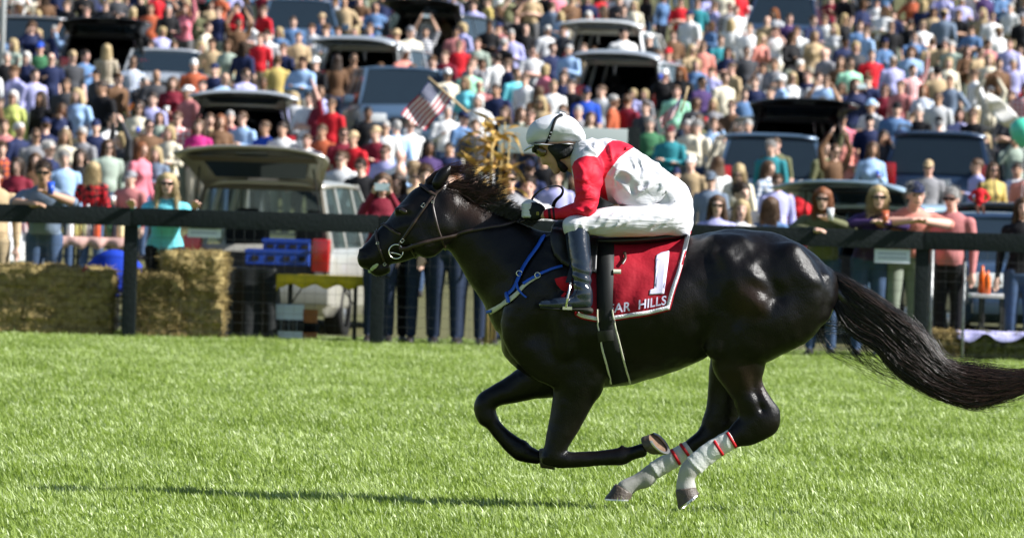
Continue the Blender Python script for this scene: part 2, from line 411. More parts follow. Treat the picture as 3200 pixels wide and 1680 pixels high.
# ------------------------------------------------------------------ grass
def grass():
    m = bpy.data.materials.new('grass_blade'); m.use_nodes = True; nt = m.node_tree
    for n in list(nt.nodes): nt.nodes.remove(n)
    out = nt.nodes.new('ShaderNodeOutputMaterial')
    at_ = nt.nodes.new('ShaderNodeAttribute'); at_.attribute_name = 'tone'
    rp = nt.nodes.new('ShaderNodeValToRGB'); rp.color_ramp.elements[0].color = (0.105, 0.175, 0.014, 1); rp.color_ramp.elements[1].color = (0.62, 0.70, 0.37, 1)
    e = rp.color_ramp.elements.new(0.35); e.color = (0.215, 0.310, 0.032, 1)
    e = rp.color_ramp.elements.new(0.72); e.color = (0.345, 0.455, 0.090, 1)
    ge = nt.nodes.new('ShaderNodeNewGeometry'); nz = nt.nodes.new('ShaderNodeTexNoise'); nz.inputs['Scale'].default_value = 1.1; nz.inputs['Detail'].default_value = 4
    mpn = nt.nodes.new('ShaderNodeMapping'); mpn.inputs['Scale'].default_value = (1.0, .45, 1.0); nt.links.new(ge.outputs['Position'], mpn.inputs[0]); nt.links.new(mpn.outputs[0], nz.inputs['Vector'])
    ma = nt.nodes.new('ShaderNodeMath'); ma.operation = 'MULTIPLY_ADD'; ma.inputs[1].default_value = .9; ma.inputs[2].default_value = -.43; nt.links.new(nz.outputs['Fac'], ma.inputs[0])
    mb = nt.nodes.new('ShaderNodeMath'); mb.operation = 'ADD'; nt.links.new(ma.outputs[0], mb.inputs[0]); nt.links.new(at_.outputs['Fac'], mb.inputs[1]); nt.links.new(mb.outputs[0], rp.inputs['Fac'])
    tc = nt.nodes.new('ShaderNodeTexCoord')
    df = nt.nodes.new('ShaderNodeBsdfDiffuse'); tr = nt.nodes.new('ShaderNodeBsdfTranslucent'); gl = nt.nodes.new('ShaderNodeBsdfGlossy')
    gl.inputs['Roughness'].default_value = 0.48; gl.inputs['Color'].default_value = (0.95, 1.0, 0.85, 1)
    nt.links.new(rp.outputs['Color'], df.inputs['Color']); nt.links.new(rp.outputs['Color'], tr.inputs['Color'])
    m1 = nt.nodes.new('ShaderNodeMixShader'); m1.inputs[0].default_value = 0.5
    nt.links.new(df.outputs[0], m1.inputs[1]); nt.links.new(tr.outputs[0], m1.inputs[2])
    m2 = nt.nodes.new('ShaderNodeMixShader'); m2.inputs[0].default_value = 0.05
    nt.links.new(m1.outputs[0], m2.inputs[1]); nt.links.new(gl.outputs[0], m2.inputs[2])
    nt.links.new(m2.outputs[0], out.inputs['Surface'])
    lib = bpy.data.collections.new('grass_patches')
    for v in range(6):
        n = 3300
        x = rng.uniform(-.55, .55, n); y = rng.uniform(-.55, .55, n)
        clump = np.sin(x * 9 + v) * np.sin(y * 7 + 2 * v)
        L = rng.uniform(0.022, 0.052, n) * (1 + .3 * clump)
        tall = rng.random(n) < 0.04; L[tall] *= 1.6
        w = rng.uniform(0.0022, 0.0045, n)
        az = rng.uniform(0, 2 * math.pi, n); face = rng.uniform(0, math.pi, n)
        lean = rng.uniform(0.15, 0.95, n)
        dx = np.cos(az) * lean * L - 0.25 * L; dy = np.sin(az) * lean * L
        wx, wy = np.cos(face) * w, np.sin(face) * w
        h = L * np.sqrt(np.clip(1.15 - lean ** 2, .25, 1))
        V = np.stack([
            np.stack([x - wx, y - wy, 0 * x - .01], 1), np.stack([x + wx, y + wy, 0 * x - .01], 1),
            np.stack([x + dx * .4 + wx * .85, y + dy * .4 + wy * .85, h * .62], 1), np.stack([x + dx * .4 - wx * .85, y + dy * .4 - wy * .85, h * .62], 1),
            np.stack([x + dx, y + dy, h], 1), np.stack([x + dx, y + dy, h + .0005], 1)], 1).reshape(-1, 3)
        b = np.arange(n)[:, None] * 6
        Q = np.concatenate([b + np.array([[0, 1, 2, 3]]), b + np.array([[3, 2, 4, 5]])])
        me = mesh_np('grass_patch', V, Q, smooth=False)
        tone = np.clip(rng.beta(2.2, 2.6, n) + .12 * clump + (rng.random(n) < .045) * .5, 0, 1)
        set_attr(me, 'tone', np.repeat(tone, 6)); me.materials.append(m)
        o = bpy.data.objects.new('grass_patch', me); lib.objects.link(o)
    pts = []; sc = []
    y = -7.0
    while y < 33:
        hw = 0.15 * (y + 30) + 3.0
        for x in np.arange(-hw, hw, 0.92): pts.append((x + rng.uniform(-.1, .1), y + rng.uniform(-.1, .1), float(gz(x, y)) - .004))
        y += 0.92
    me = bpy.data.meshes.new('grass'); me.from_pydata(pts, [], [])
    o = obj('grass', me, m); tag(o, 'short bright green turf grass of the racecourse', 'grass', kind='stuff')
    ng = bpy.data.node_groups.new('grass_scatter', 'GeometryNodeTree')
    ng.interface.new_socket('Geometry', in_out='INPUT', socket_type='NodeSocketGeometry'); ng.interface.new_socket('Geometry', in_out='OUTPUT', socket_type='NodeSocketGeometry')
    gi = ng.nodes.new('NodeGroupInput'); go = ng.nodes.new('NodeGroupOutput')
    ci = ng.nodes.new('GeometryNodeCollectionInfo'); ci.inputs['Collection'].default_value = lib
    ci.inputs['Separate Children'].default_value = True; ci.inputs['Reset Children'].default_value = True
    ip = ng.nodes.new('GeometryNodeInstanceOnPoints'); ip.inputs['Pick Instance'].default_value = True
    rv = ng.nodes.new('FunctionNodeRandomValue'); rv.data_type = 'FLOAT_VECTOR'; rv.inputs[0].default_value = (0, 0, -.5); rv.inputs[1].default_value = (0, 0, .5)
    rs = ng.nodes.new('FunctionNodeRandomValue'); rs.data_type = 'FLOAT_VECTOR'; rs.inputs[0].default_value = (.95, .95, .8); rs.inputs[1].default_value = (1.1, 1.1, 1.2)
    L = ng.links.new
    L(gi.outputs[0], ip.inputs['Points']); L(ci.outputs[0], ip.inputs['Instance']); L(rv.outputs[0], ip.inputs['Rotation']); L(rs.outputs[0], ip.inputs['Scale'])
    L(ip.outputs[0], go.inputs[0])
    md = o.modifiers.new('scatter', 'NODES'); md.node_group = ng
grass()

# ------------------------------------------------------------------ rail fence
M_FENCE = mat('fence_black_paint', (0.006, 0.010, 0.011), 0.6, 0.22, 0.35, 9, bump=0.3, bscale=40)
M_WIRE = mat('fence_wire', (0.03, 0.035, 0.035), 0.5, 0.5)
M_STEEL = mat('galvanised_steel', (0.30, 0.31, 0.31), 0.45, 0.5, .2, 12, metal=0.6)
FENCE_POSTS = [at(p, 900, FENCE_Y)[0] for p in (-2700, -1930, -1160, -390, 405, 1180, 2010, 2880, 3660, 4440, 5210, 5980)]
def fence():
    t = thing('rail_fence', 'black painted post and rail fence with wire mesh along the track', 'fence', (0, FENCE_Y, 0))
    for i, x in enumerate(FENCE_POSTS):
        b = MB(); g = float(gz(x, FENCE_Y)); w = 0.066
        b.box((x - w, -w, g - .3), (x + w, w, g + 1.245)); b.build('post', M_FENCE, t, bevel=.008)
        if i:
            x0 = FENCE_POSTS[i - 1]
            b = MB(); b.box((x0 + .004, -w - .042, 1.085), (x - .004, -w - .002, 1.262)); b.build('rail', M_FENCE, t, bevel=.006)
    x0, x1 = FENCE_POSTS[0], FENCE_POSTS[-1]
    b = MB()
    for z in np.arange(0.08, 1.08, 0.1): b.tube([(x0, w + .004, z), (x1, w + .004, z)], 0.0016, 4, cap=False)
    for x in np.arange(x0, x1, 0.1): b.tube([(x, w + .006, .05), (x, w + .006, 1.2)], 0.0013, 3, cap=False)
    tag(b.build('wire_mesh', M_WIRE, t), kind='stuff')
    x = at(2912, 900, FENCE_Y)[0]
    b = MB(); b.tube([(x, w + .04, -.2), (x, w + .04, 1.08)], .021, 10); s = thing('steel_stake', 'thin grey steel stake beside the black fence post', 'stake', (0, FENCE_Y, 0))
    b.build('stake', M_STEEL, s, smooth=True)
    x = at(3015, 900, FENCE_Y)[0]
    b = MB(); b.tube([(x, w + .04, -.2), (x, w + .04, .98)], .014, 10); s = thing('steel_stake', 'slimmer grey steel stake right of the fence post, before black trousers', 'stake', (0, FENCE_Y, 0))
    b.build('stake', M_STEEL, s, smooth=True)
fence()

# ------------------------------------------------------------------ the horse
def coat_material():
    m = bpy.data.materials.new('black_coat'); m.use_nodes = True; MATS['black_coat'] = m; nt = m.node_tree; b = BS(m)
    tc = nt.nodes.new('ShaderNodeTexCoord')
    n = nt.nodes.new('ShaderNodeTexNoise'); n.inputs['Scale'].default_value = 5; n.inputs['Detail'].default_value = 5
    nt.links.new(tc.outputs['Object'], n.inputs['Vector'])
    r = nt.nodes.new('ShaderNodeValToRGB'); r.color_ramp.elements[0].color = (0.0022, 0.0019, 0.0021, 1); r.color_ramp.elements[1].color = (0.0065, 0.0046, 0.0038, 1)
    r.color_ramp.elements[0].position = .35; r.color_ramp.elements[1].position = .75
    nt.links.new(n.outputs['Fac'], r.inputs['Fac']); nt.links.new(r.outputs['Color'], b.inputs['Base Color'])
    # fine hair: stretched noise breaks up the gloss
    mp = nt.nodes.new('ShaderNodeMapping'); mp.inputs['Scale'].default_value = (60, 200, 34); mp.inputs['Rotation'].default_value = (0, .5, 0)
    n2 = nt.nodes.new('ShaderNodeTexNoise'); n2.inputs['Scale'].default_value = 3; n2.inputs['Detail'].default_value = 4
    nt.links.new(tc.outputs['Object'], mp.inputs[0]); nt.links.new(mp.outputs[0], n2.inputs['Vector'])
    n3 = nt.nodes.new('ShaderNodeTexNoise'); n3.inputs['Scale'].default_value = 9; n3.inputs['Detail'].default_value = 3
    nt.links.new(tc.outputs['Object'], n3.inputs['Vector'])
    bp = nt.nodes.new('ShaderNodeBump'); bp.inputs['Strength'].default_value = .32; bp.inputs['Distance'].default_value = .006
    nt.links.new(n2.outputs['Fac'], bp.inputs['Height'])
    bp2 = nt.nodes.new('ShaderNodeBump'); bp2.inputs['Strength'].default_value = .5; bp2.inputs['Distance'].default_value = .012
    nt.links.new(n3.outputs['Fac'], bp2.inputs['Height']); nt.links.new(bp.outputs['Normal'], bp2.inputs['Normal'])
    nt.links.new(bp2.outputs['Normal'], b.inputs['Normal'])
    b.inputs['Roughness'].default_value = .29; b.inputs['Specular IOR Level'].default_value = .24
    attr_mix(m, 'sock', (0.46, 0.45, 0.42))
    attr_mix(m, 'brown', (0.030, 0.016, 0.010))  # brown patches paint the sun's sheen into the coat
    return m
M_COAT = coat_material()
M_HAIR = mat('black_horsehair', (0.006, 0.0045, 0.0045), 0.27, 0.6, .5, 30)
M_HAIRB = mat('brown_black_horsehair', (0.024, 0.010, 0.007), 0.34, 0.55, .6, 30)
M_HOOF = mat('hoof_horn', (0.085, 0.068, 0.055), 0.5, 0.4, .4, 40, bump=.3, bscale=90)
M_SOLE = mat('hoof_sole', (0.16, 0.10, 0.065), 0.8, 0.2, .5, 40, bump=.5, bscale=60)
M_SHOE = mat('racing_plate_metal', (0.6, 0.6, 0.58), 0.3, 0.5, .1, metal=1.0)
M_BAND = mat('white_leg_bandage', (0.68, 0.68, 0.66), 0.8, 0.2, .22, 16, bump=.14, bscale=80)
M_BRED = mat('red_bandage_tape', (0.50, 0.012, 0.02), 0.6, 0.3)
M_EYE = mat('dark_eye', (0.012, 0.007, 0.005), 0.08, 0.7)

horse = thing('horse', 'black racehorse galloping across the turf carrying a jockey', 'horse', tuple(at(2000, 1592, 0) * np.array([1, 1, 0])))
HB = horse.location.copy()
def onhorse(o): o.parent = horse; o.matrix_parent_inverse = Matrix.Translation(-HB); return o

def horse_chains():
    C = []
    # trunk, chest to loin
    C.append(pairs(cP, [(1690, 735, 1592, 1115, .17), (1750, 718, 1660, 1172, .225), (1830, 728, 1768, 1208, .255), (1920, 745, 1890, 1208, .275),
                        (2010, 752, 2000, 1186, .287), (2100, 748, 2100, 1152, .287), (2200, 734, 2195, 1095, .275), (2300, 719, 2290, 1075, .265)], k=.05, cap=(.2, .3)))
    # croup to buttock
    C.append(pairs(cP, [(2230, 727, 2230, 1070, .255), (2320, 716, 2300, 1070, .27), (2395, 721, 2370, 1055, .265), (2465, 747, 2430, 1040, .24), (2525, 785, 2490, 1028, .19),
                        (2566, 828, 2545, 1012, .13)], k=.05, cap=(.4, .7)))
    # neck
    C.append(pairs(cP, [(1405, 580, 1405, 770, .078), (1470, 610, 1436, 808, .085), (1545, 648, 1470, 860, .10), (1622, 684, 1508, 925, .125), (1690, 708, 1563, 1005, .155), (1745, 722, 1604, 1085, .18)], k=.12, cap=(.9, .4), perp=True))
    # head
    C.append(pairs(cE, [(62, 1000, 96, 1140, .047), (128, 930, 180, 1168, .054), (214, 845, 300, 1132, .054), (330, 724, 425, 1108, .060), (422, 620, 600, 1062, .078), (508, 500, 740, 1028, .094),
                        (612, 396, 880, 985, .10), (712, 312, 950, 945, .094), (835, 278, 1010, 900, .08)], k=.06, cap=(.35, .8)))
    C.append(pairs(cE, [(205, 1120, 190, 1205, .03), (275, 1100, 265, 1238, .036), (345, 1085, 350, 1205, .034)], k=.012, cap=(.4, .6)))        # lower lip
    for f in (1, -1):
        y = -.062 * f
        C.append(ball(at(*cE(820, 800), 0) + np.array([0, y, 0]), .085, b=.045, k=.04, ax=(.03, 0, .03)))        # jowl
        C.append(Chain([(*(at(*cE(455, 565), 0) + np.array([0, y * .95, 0])), .014, .018), (*(at(*cE(575, 555), 0) + np.array([0, y * 1.1, 0])), .016, .018)], k=.05, sub=1))    # eye ridge
        C.append(Chain([(*(at(*cE(430, 760), 0) + np.array([0, y * .9, 0])), .012, .012), (*(at(*cE(640, 690), 0) + np.array([0, y * 1.35, 0])), .016, .014)], k=.03, sub=1))   # facial crest
        C.append(Chain([(*(at(*cE(95, 985), 0) + np.array([0, -.034 * f, 0])), .020, .014), (*(at(*cE(150, 1030), 0) + np.array([0, -.046 * f, 0])), .022, .012)], k=.02, sub=1))  # nostril rim
    # ears
    C.append(pairs(cE, [(805, 275, 925, 315, .028, -.05), (850, 195, 968, 250, .024, -.055), (915, 145, 995, 190, .016, -.05), (985, 108, 1004, 122, .004, -.045)], k=.015))
    C.append(pairs(cE, [(735, 275, 860, 320, .028, .045), (800, 215, 925, 260, .024, .05), (900, 150, 965, 200, .016, .05), (970, 118, 985, 132, .004, .045)], k=.015))
    # forelegs: shoulder, forearm, knee, cannon, pastern
    for f in (1, -1):
        C.append(Chain([(*at(1735, 790, -.13 * f), .09, .06), (*at(1672, 930, -.175 * f), .12, .07), (*at(1632, 1040, -.165 * f), .10, .065), (*at(1720, 1130, -.16 * f), .11, .06), (*at(1800, 1160, -.15 * f), .09, .055)], k=.06))
    C.append(pairs(cB, [(560, 180, 1010, 250, .085), (625, 330, 990, 370, .080), (642, 440, 945, 425, .074), (640, 540, 872, 545, .062), (622, 650, 815, 660, .052), (603, 745, 750, 775, .047), (582, 815, 722, 850, .046)], y=-.13, k=.03, cap=(1, .55)))
    C.append(pairs(cB, [(610, 800, 598, 900, .042), (690, 806, 668, 915, .044), (760, 815, 750, 914, .038), (900, 814, 900, 904, .031), (1005, 800, 1020, 898, .034), (1062, 786, 1085, 895, .038), (1120, 782, 1145, 868, .034), (1190, 768, 1235, 842, .036)], y=-.13, k=.02, cap=(.6, .5)))
    C.append(ball(at(*cB(1082, 778), -.13), .012, k=.01))
    C.append(pairs(cB, [(560, 240, 830, 400, .085), (445, 300, 640, 440, .07), (335, 368, 480, 478, .055), (235, 432, 345, 512, .047), (172, 490, 300, 535, .046), (158, 560, 296, 556, .044), (182, 625, 300, 590, .042)], y=.13, k=.03, cap=(1, .8)))
    C.append(pairs(cB, [(190, 590, 298, 570, .040), (240, 660, 330, 640, .036), (308, 750, 398, 704, .031), (368, 822, 462, 748, .034), (402, 852, 500, 765, .039), (462, 868, 530, 795, .034), (545, 890, 590, 815, .036)], y=.13, k=.02, cap=(.8, .5)))
    # hind legs: thigh, gaskin, hock, cannon, pastern
    for f in (1, -1):
        C.append(pairs(cP, [(2330, 800, 2590, 925, .11, -.115), (2228, 935, 2590, 975, .13, -.135), (2203, 1035, 2492, 1040, .12, -.142), (2210, 1095, 2408, 1080, .10, -.14), (2230, 1132, 2378, 1110, .085, -.135)], k=.04, cap=(.35, .15), flip=f, perp=True))
    # muscles of the near and far quarter
    for f in (1, -1):
        C.append(Chain([(*at(2262, 800, -.205 * f), .045, .055), (*at(2300, 870, -.225 * f), .075, .05), (*at(2345, 945, -.215 * f), .06, .045)], k=.07))
        C.append(Chain([(*at(2470, 800, -.17 * f), .07, .06), (*at(2520, 890, -.165 * f), .075, .07), (*at(2525, 970, -.15 * f), .065, .07)], k=.12))
        C.append(Chain([(*at(2575, 870, -.10 * f), .038, .06), (*at(2588, 930, -.10 * f), .034, .06), (*at(2575, 985, -.11 * f), .032, .055)], k=.08))
        C.append(Chain([(*at(2330, 960, -.20 * f), .05, .05), (*at(2400, 1010, -.19 * f), .06, .05), (*at(2470, 1010, -.18 * f), .05, .05)], k=.03))
        C.append(Chain([(*at(2255, 1000, -.19 * f), .08, .06), (*at(2240, 1085, -.185 * f), .06, .055)], k=.04, sub=1))
    for f in (1, -1):
        C.append(Chain([(*at(2318, 905, -.232 * f), .042, .042), (*at(2362, 942, -.240 * f), .048, .042), (*at(2386, 965, -.228 * f), .030, .040)], k=.06))
        C.append(Chain([(*at(2328, 848, -.232 * f), .030, .036), (*at(2388, 884, -.230 * f), .034, .036), (*at(2408, 912, -.222 * f), .020, .032)], k=.06))
        C.append(Chain([(*at(2352, 1104, -.190 * f), .028, .040), (*at(2445, 1062, -.185 * f), .030, .045), (*at(2520, 1024, -.165 * f), .030, .045)], k=.022))
        C.append(Chain([(*at(2238, 765, -.145 * f), .05, .05), (*at(2300, 780, -.165 * f), .06, .045)], k=.12, sub=1))
        C.append(Chain([(*at(1690, 800, -.15 * f), .03, .04), (*at(1640, 900, -.185 * f), .03, .04), (*at(1606, 1010, -.17 * f), .03, .04)], k=.03))
        C.append(Chain([(*at(1760, 960, -.215 * f), .07, .05), (*at(1770, 1080, -.205 * f), .07, .05)], k=.03, sub=1))
    C.append(pairs(cB, [(1640, 240, 1975, 270, .085), (1668, 310, 1960, 305, .076), (1705, 375, 1953, 360, .068), (1765, 470, 1975, 430, .056), (1800, 560, 2030, 540, .048), (1818, 612, 2068, 608, .046)], y=-.135, k=.03, cap=(1, .95)))
    C.append(pairs(cB, [(1835, 590, 2060, 655, .045), (1770, 655, 1965, 702, .042), (1712, 700, 1815, 772, .036), (1600, 770, 1672, 858, .031), (1510, 840, 1590, 915, .034), (1452, 905, 1560, 950, .038), (1428, 965, 1535, 978, .034), (1414, 1040, 1548, 1035, .040)], y=-.135, k=.03, cap=(.9, .8)))
    C.append(pairs(cB, [(1640, 180, 1880, 270, .085), (1612, 420, 1835, 430, .058), (1602, 540, 1815, 560, .05), (1580, 620, 1815, 640, .046)], y=.135, k=.025, cap=(1, .6)))
    C.append(pairs(cB, [(1590, 600, 1800, 670, .045), (1530, 715, 1655, 758, .041), (1440, 780, 1508, 852, .034), (1310, 860, 1378, 928, .031), (1225, 910, 1310, 968, .035), (1180, 950, 1285, 1005, .038), (1110, 990, 1190, 1040, .034), (1048, 1018, 1150, 1078, .040)], y=.135, k=.03, cap=(.9, .8)))
    # tail dock
    C.append(pairs(cC, [(1085, 355, 1090, 450, .05), (1150, 405, 1140, 490, .035), (1215, 480, 1190, 540, .02)], k=.03))
    for c in C: c.k *= .5
    return C
HC = horse_chains()
def horse_body():
    subs = []
    for f in (1, -1):
        subs.append(Chain([(*(at(*cE(105, 1000), 0) + np.array([0, -.064 * f, 0])), .010, .018), (*(at(*cE(135, 1025), 0) + np.array([0, -.066 * f, 0])), .013, .016)], k=.008, sub=1))
        subs.append(Chain([(*at(*cE(160, 1165), -.06 * f), .004, .03), (*at(*cE(290, 1085), -.07 * f), .004, .03)], k=.012, sub=1))
        # hollows: flank, between thigh muscles, jugular groove, behind elbow
        subs.append(Chain([(*at(2395, 835, -.335 * f), .026, .075), (*at(2432, 925, -.325 * f), .024, .075)], k=.06, sub=1))
        subs.append(Chain([(*at(*cB(1905, 330), -.245 * f), .012, .05), (*at(*cB(1915, 450), -.215 * f), .012, .045), (*at(*cB(1955, 560), -.20 * f), .012, .035)], k=.03))
        subs.append(Chain([(*at(2215, 860, -.36 * f), .05, .08), (*at(2185, 1000, -.37 * f), .05, .08)], k=.08, sub=1))
    V, Q = blob(HC, subs, 0.0105, 1, lambda F, ax: F + (.0045 * vnoise(ax[0][:, None, None] * .8, ax[1][None, :, None] * .6, ax[2][None, None, :], 13.0) + .0022 * vnoise(ax[0][:, None, None], ax[1][None, :, None], ax[2][None, None, :] * .8, 31.0)).astype(np.float32))
    me = mesh_np('body', V, Q)
    # white socks on both hind pasterns; sunlit brown sheen painted on gaskin, crest, thigh
    sock = np.zeros(len(V))
    for y, f0, f1 in ((-.135, (1500, 905), (1480, 1060)), (.135, (1250, 950), (1090, 1060))):
        a, b = at(*cB(*f0), y), at(*cB(*f1), y); d = b - a; t = ((V - a) @ d) / (d @ d)
        dist = np.linalg.norm(V - a - np.clip(t, 0, 1.2)[:, None] * d, axis=1)
        sock = np.maximum(sock, np.clip((.075 - dist) / .02, 0, 1))
    sun_sheen = np.zeros(len(V))
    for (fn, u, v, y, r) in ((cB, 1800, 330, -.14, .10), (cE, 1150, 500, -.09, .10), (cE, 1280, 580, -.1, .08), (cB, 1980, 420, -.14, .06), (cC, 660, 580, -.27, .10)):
        sun_sheen = np.maximum(sun_sheen, np.clip(1.2 - np.linalg.norm(V - at(*fn(u, v), y), axis=1) / r, 0, 1))
    set_attr(me, 'sock', sock * .9); set_attr(me, 'brown', sun_sheen * .8)
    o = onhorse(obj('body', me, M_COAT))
    return V, Q
HV, HQ = horse_body()
HBVH = BVHTree.FromPolygons([tuple(v) for v in HV], [tuple(q) for q in HQ.tolist()])
def cast(px, py, bvh=None):
    d = ray(px, py); h = (bvh or HBVH).ray_cast(Vector(CAMP), Vector(d))
    if h[0] is None: return None, None
    n = np.array(h[1]); return np.array(h[0]), (n if n @ d < 0 else -n)

def hoof(name_label, c0, n0, r0, c1, n1, r1, toe):
    """wall from the coronet to the ground surface, sole, and a thin metal shoe"""
    def frame(n):
        n = n / np.linalg.norm(n); t = toe - n * (toe @ n); t /= np.linalg.norm(t); return n, t, np.cross(n, t)
    N = 28; b = MB(); V = []; F = []
    fr0, fr1 = frame(n0), frame(n1)
    lv = [0, .12, .5, 1.0]
    for s in lv:
        for j in range(N):
            w = 2 * math.pi * j / N
            def pt(c, fr, r):
                back = 1.0 if math.cos(w) > -.2 else .86
                return c + (fr[1] * math.cos(w) * back + fr[2] * math.sin(w) * .92) * r
            p = pt(c0, fr0, r0 * (1.06 if s == .12 else 1)) * (1 - s) + pt(c1, fr1, r1) * s
            V.append(p)
    for i in range(len(lv) - 1):
        for j in range(N): j2 = (j + 1) % N; F.append((i * N + j, i * N + j2, (i + 1) * N + j2, (i + 1) * N + j))
    F.append(tuple(range(N)))
    b.add(V, F); h = onhorse(b.build('hoof', M_HOOF, None, smooth=True))
    n, t, u = fr1
    def ring(r, dz): return [c1 + n * dz + (t * math.cos(2 * math.pi * j / N) * (1.0 if math.cos(2 * math.pi * j / N) > -.2 else .86) + u * math.sin(2 * math.pi * j / N) * .92) * r for j in range(N)]
    b = MB(); b.add(ring(r1 * .97, -.004) + [c1 - n * .010], [(j, (j + 1) % N, N) for j in range(N)])
    s = b.build('sole', M_SOLE, h)
    b = MB(); A, B, C_, D = ring(r1 * 1.0, 0), ring(r1 * 1.01, .007), ring(r1 * .80, .007), ring(r1 * .80, 0)
    F = []
    gap = [j for j in range(N) if math.cos(2 * math.pi * (j + .5) / N) < -.75]
    for j in range(N):
        if j in gap: continue
        j2 = (j + 1) % N
        for k in range(4): k2 = (k + 1) % 4; F.append((k * N + j, k * N + j2, k2 * N + j2, k2 * N + j))
    b.add(A + B + C_ + D, F); b.build('shoe', M_SHOE, h, smooth=False)
    for q in h.children: q.matrix_parent_inverse = Matrix.Translation((0, 0, 0))
    return h
P = lambda u, v, y: at(*cB(u, v), y)
hoof('near fore', P(1232, 775, -.13), P(1315, 745, -.16) - P(1225, 800, -.13), .049, P(1306, 765, -.145), np.array([.62, -.42, .62]), .068, np.array([.9, .1, -.55]))
hoof('far fore', P(568, 852, .13), np.array([1, 0, .1]), .046, P(640, 850, .13), np.array([1, 0, .25]), .062, np.array([-.15, 0, -1]))
hoof('near hind', P(1480, 1042, -.135), np.array([.15, 0, -1]), .050, P(1500, 1122, -.135), np.array([.62, -.10, -.78]), .068, np.array([-.78, 0, -.62]))
hoof('far hind', P(1098, 1048, .135), np.array([-.5, 0, -.85]), .050, P(1060, 1108, .135), np.array([0, 0, -1.0]), .068, np.array([-1, 0, 0]))

def bandage(seq, y, stripes, label):
    ch = pairs(cB, seq, y=y, k=.0, cap=(.08, .15))
    ch.N[:, 3:] += .006
    for i in range(len(ch.N)): ch.N[i, 3:] += .0012 * math.sin(i * 2.1)
    V, Q = blob([ch], (), .006, 1)
    o = onhorse(obj('bandage', mesh_np('bandage', V, Q), M_BAND)); o['label'] = label
    for (u0, v0, u1, v1) in stripes:
        p0, p1 = at(*cB(u0, v0), y), at(*cB(u1, v1), y)
        d = p1 - p0; n = np.array([-d[2], 0, d[0]]) ; n /= np.linalg.norm(n)
        c = (p0 + p1) / 2; r = np.linalg.norm(d) / 2; du = d / np.linalg.norm(d); N = 28; b = MB(); VV = []
        for sgn, rr in ((-.0075, 0), (-.007, .0035), (.007, .0035), (.0075, 0)):
            for j in range(N):
                w = 2 * math.pi * j / N; VV.append(c + n * sgn + du * math.cos(w) * (r + .002 + rr) + np.array([0, 1, 0]) * math.sin(w) * (.0445 + rr))
        b.add(VV, [(i * N + j, i * N + (j + 1) % N, (i + 1) * N + (j + 1) % N, (i + 1) * N + j) for i in range(3) for j in range(N)])
        b.build('stripe', M_BRED, o, smooth=True)
bandage([(1738, 688, 1802, 778, .034), (1680, 722, 1742, 810, .033), (1600, 770, 1672, 858, .032), (1530, 825, 1608, 905, .034), (1478, 868, 1578, 935, .037)], -.135, [(1732, 694, 1788, 786), (1650, 745, 1706, 834)], 'white bandage with two red bands on near hind leg')
bandage([(1478, 756, 1530, 838, .034), (1440, 780, 1505, 855, .033), (1380, 815, 1445, 892, .032), (1310, 860, 1378, 928, .032), (1240, 905, 1318, 962, .035)], .135, [(1445, 770, 1503, 850), (1388, 805, 1440, 893)], 'white bandage with two red bands on far hind leg')
# eye
for f in (1, -1):
    p = at(*cE(515, 578), 0); 
    if f == 1:
        h, n = cast(*cE(515, 578)); p = h
    else: p = np.array([h[0], -h[1], h[2]])
    V, Q = blob([ball(p, .0135, b=.010, ax=(.008, 0, -.004))], (), .003, 0)
    onhorse(obj('eye', mesh_np('eye', V, Q), M_EYE))

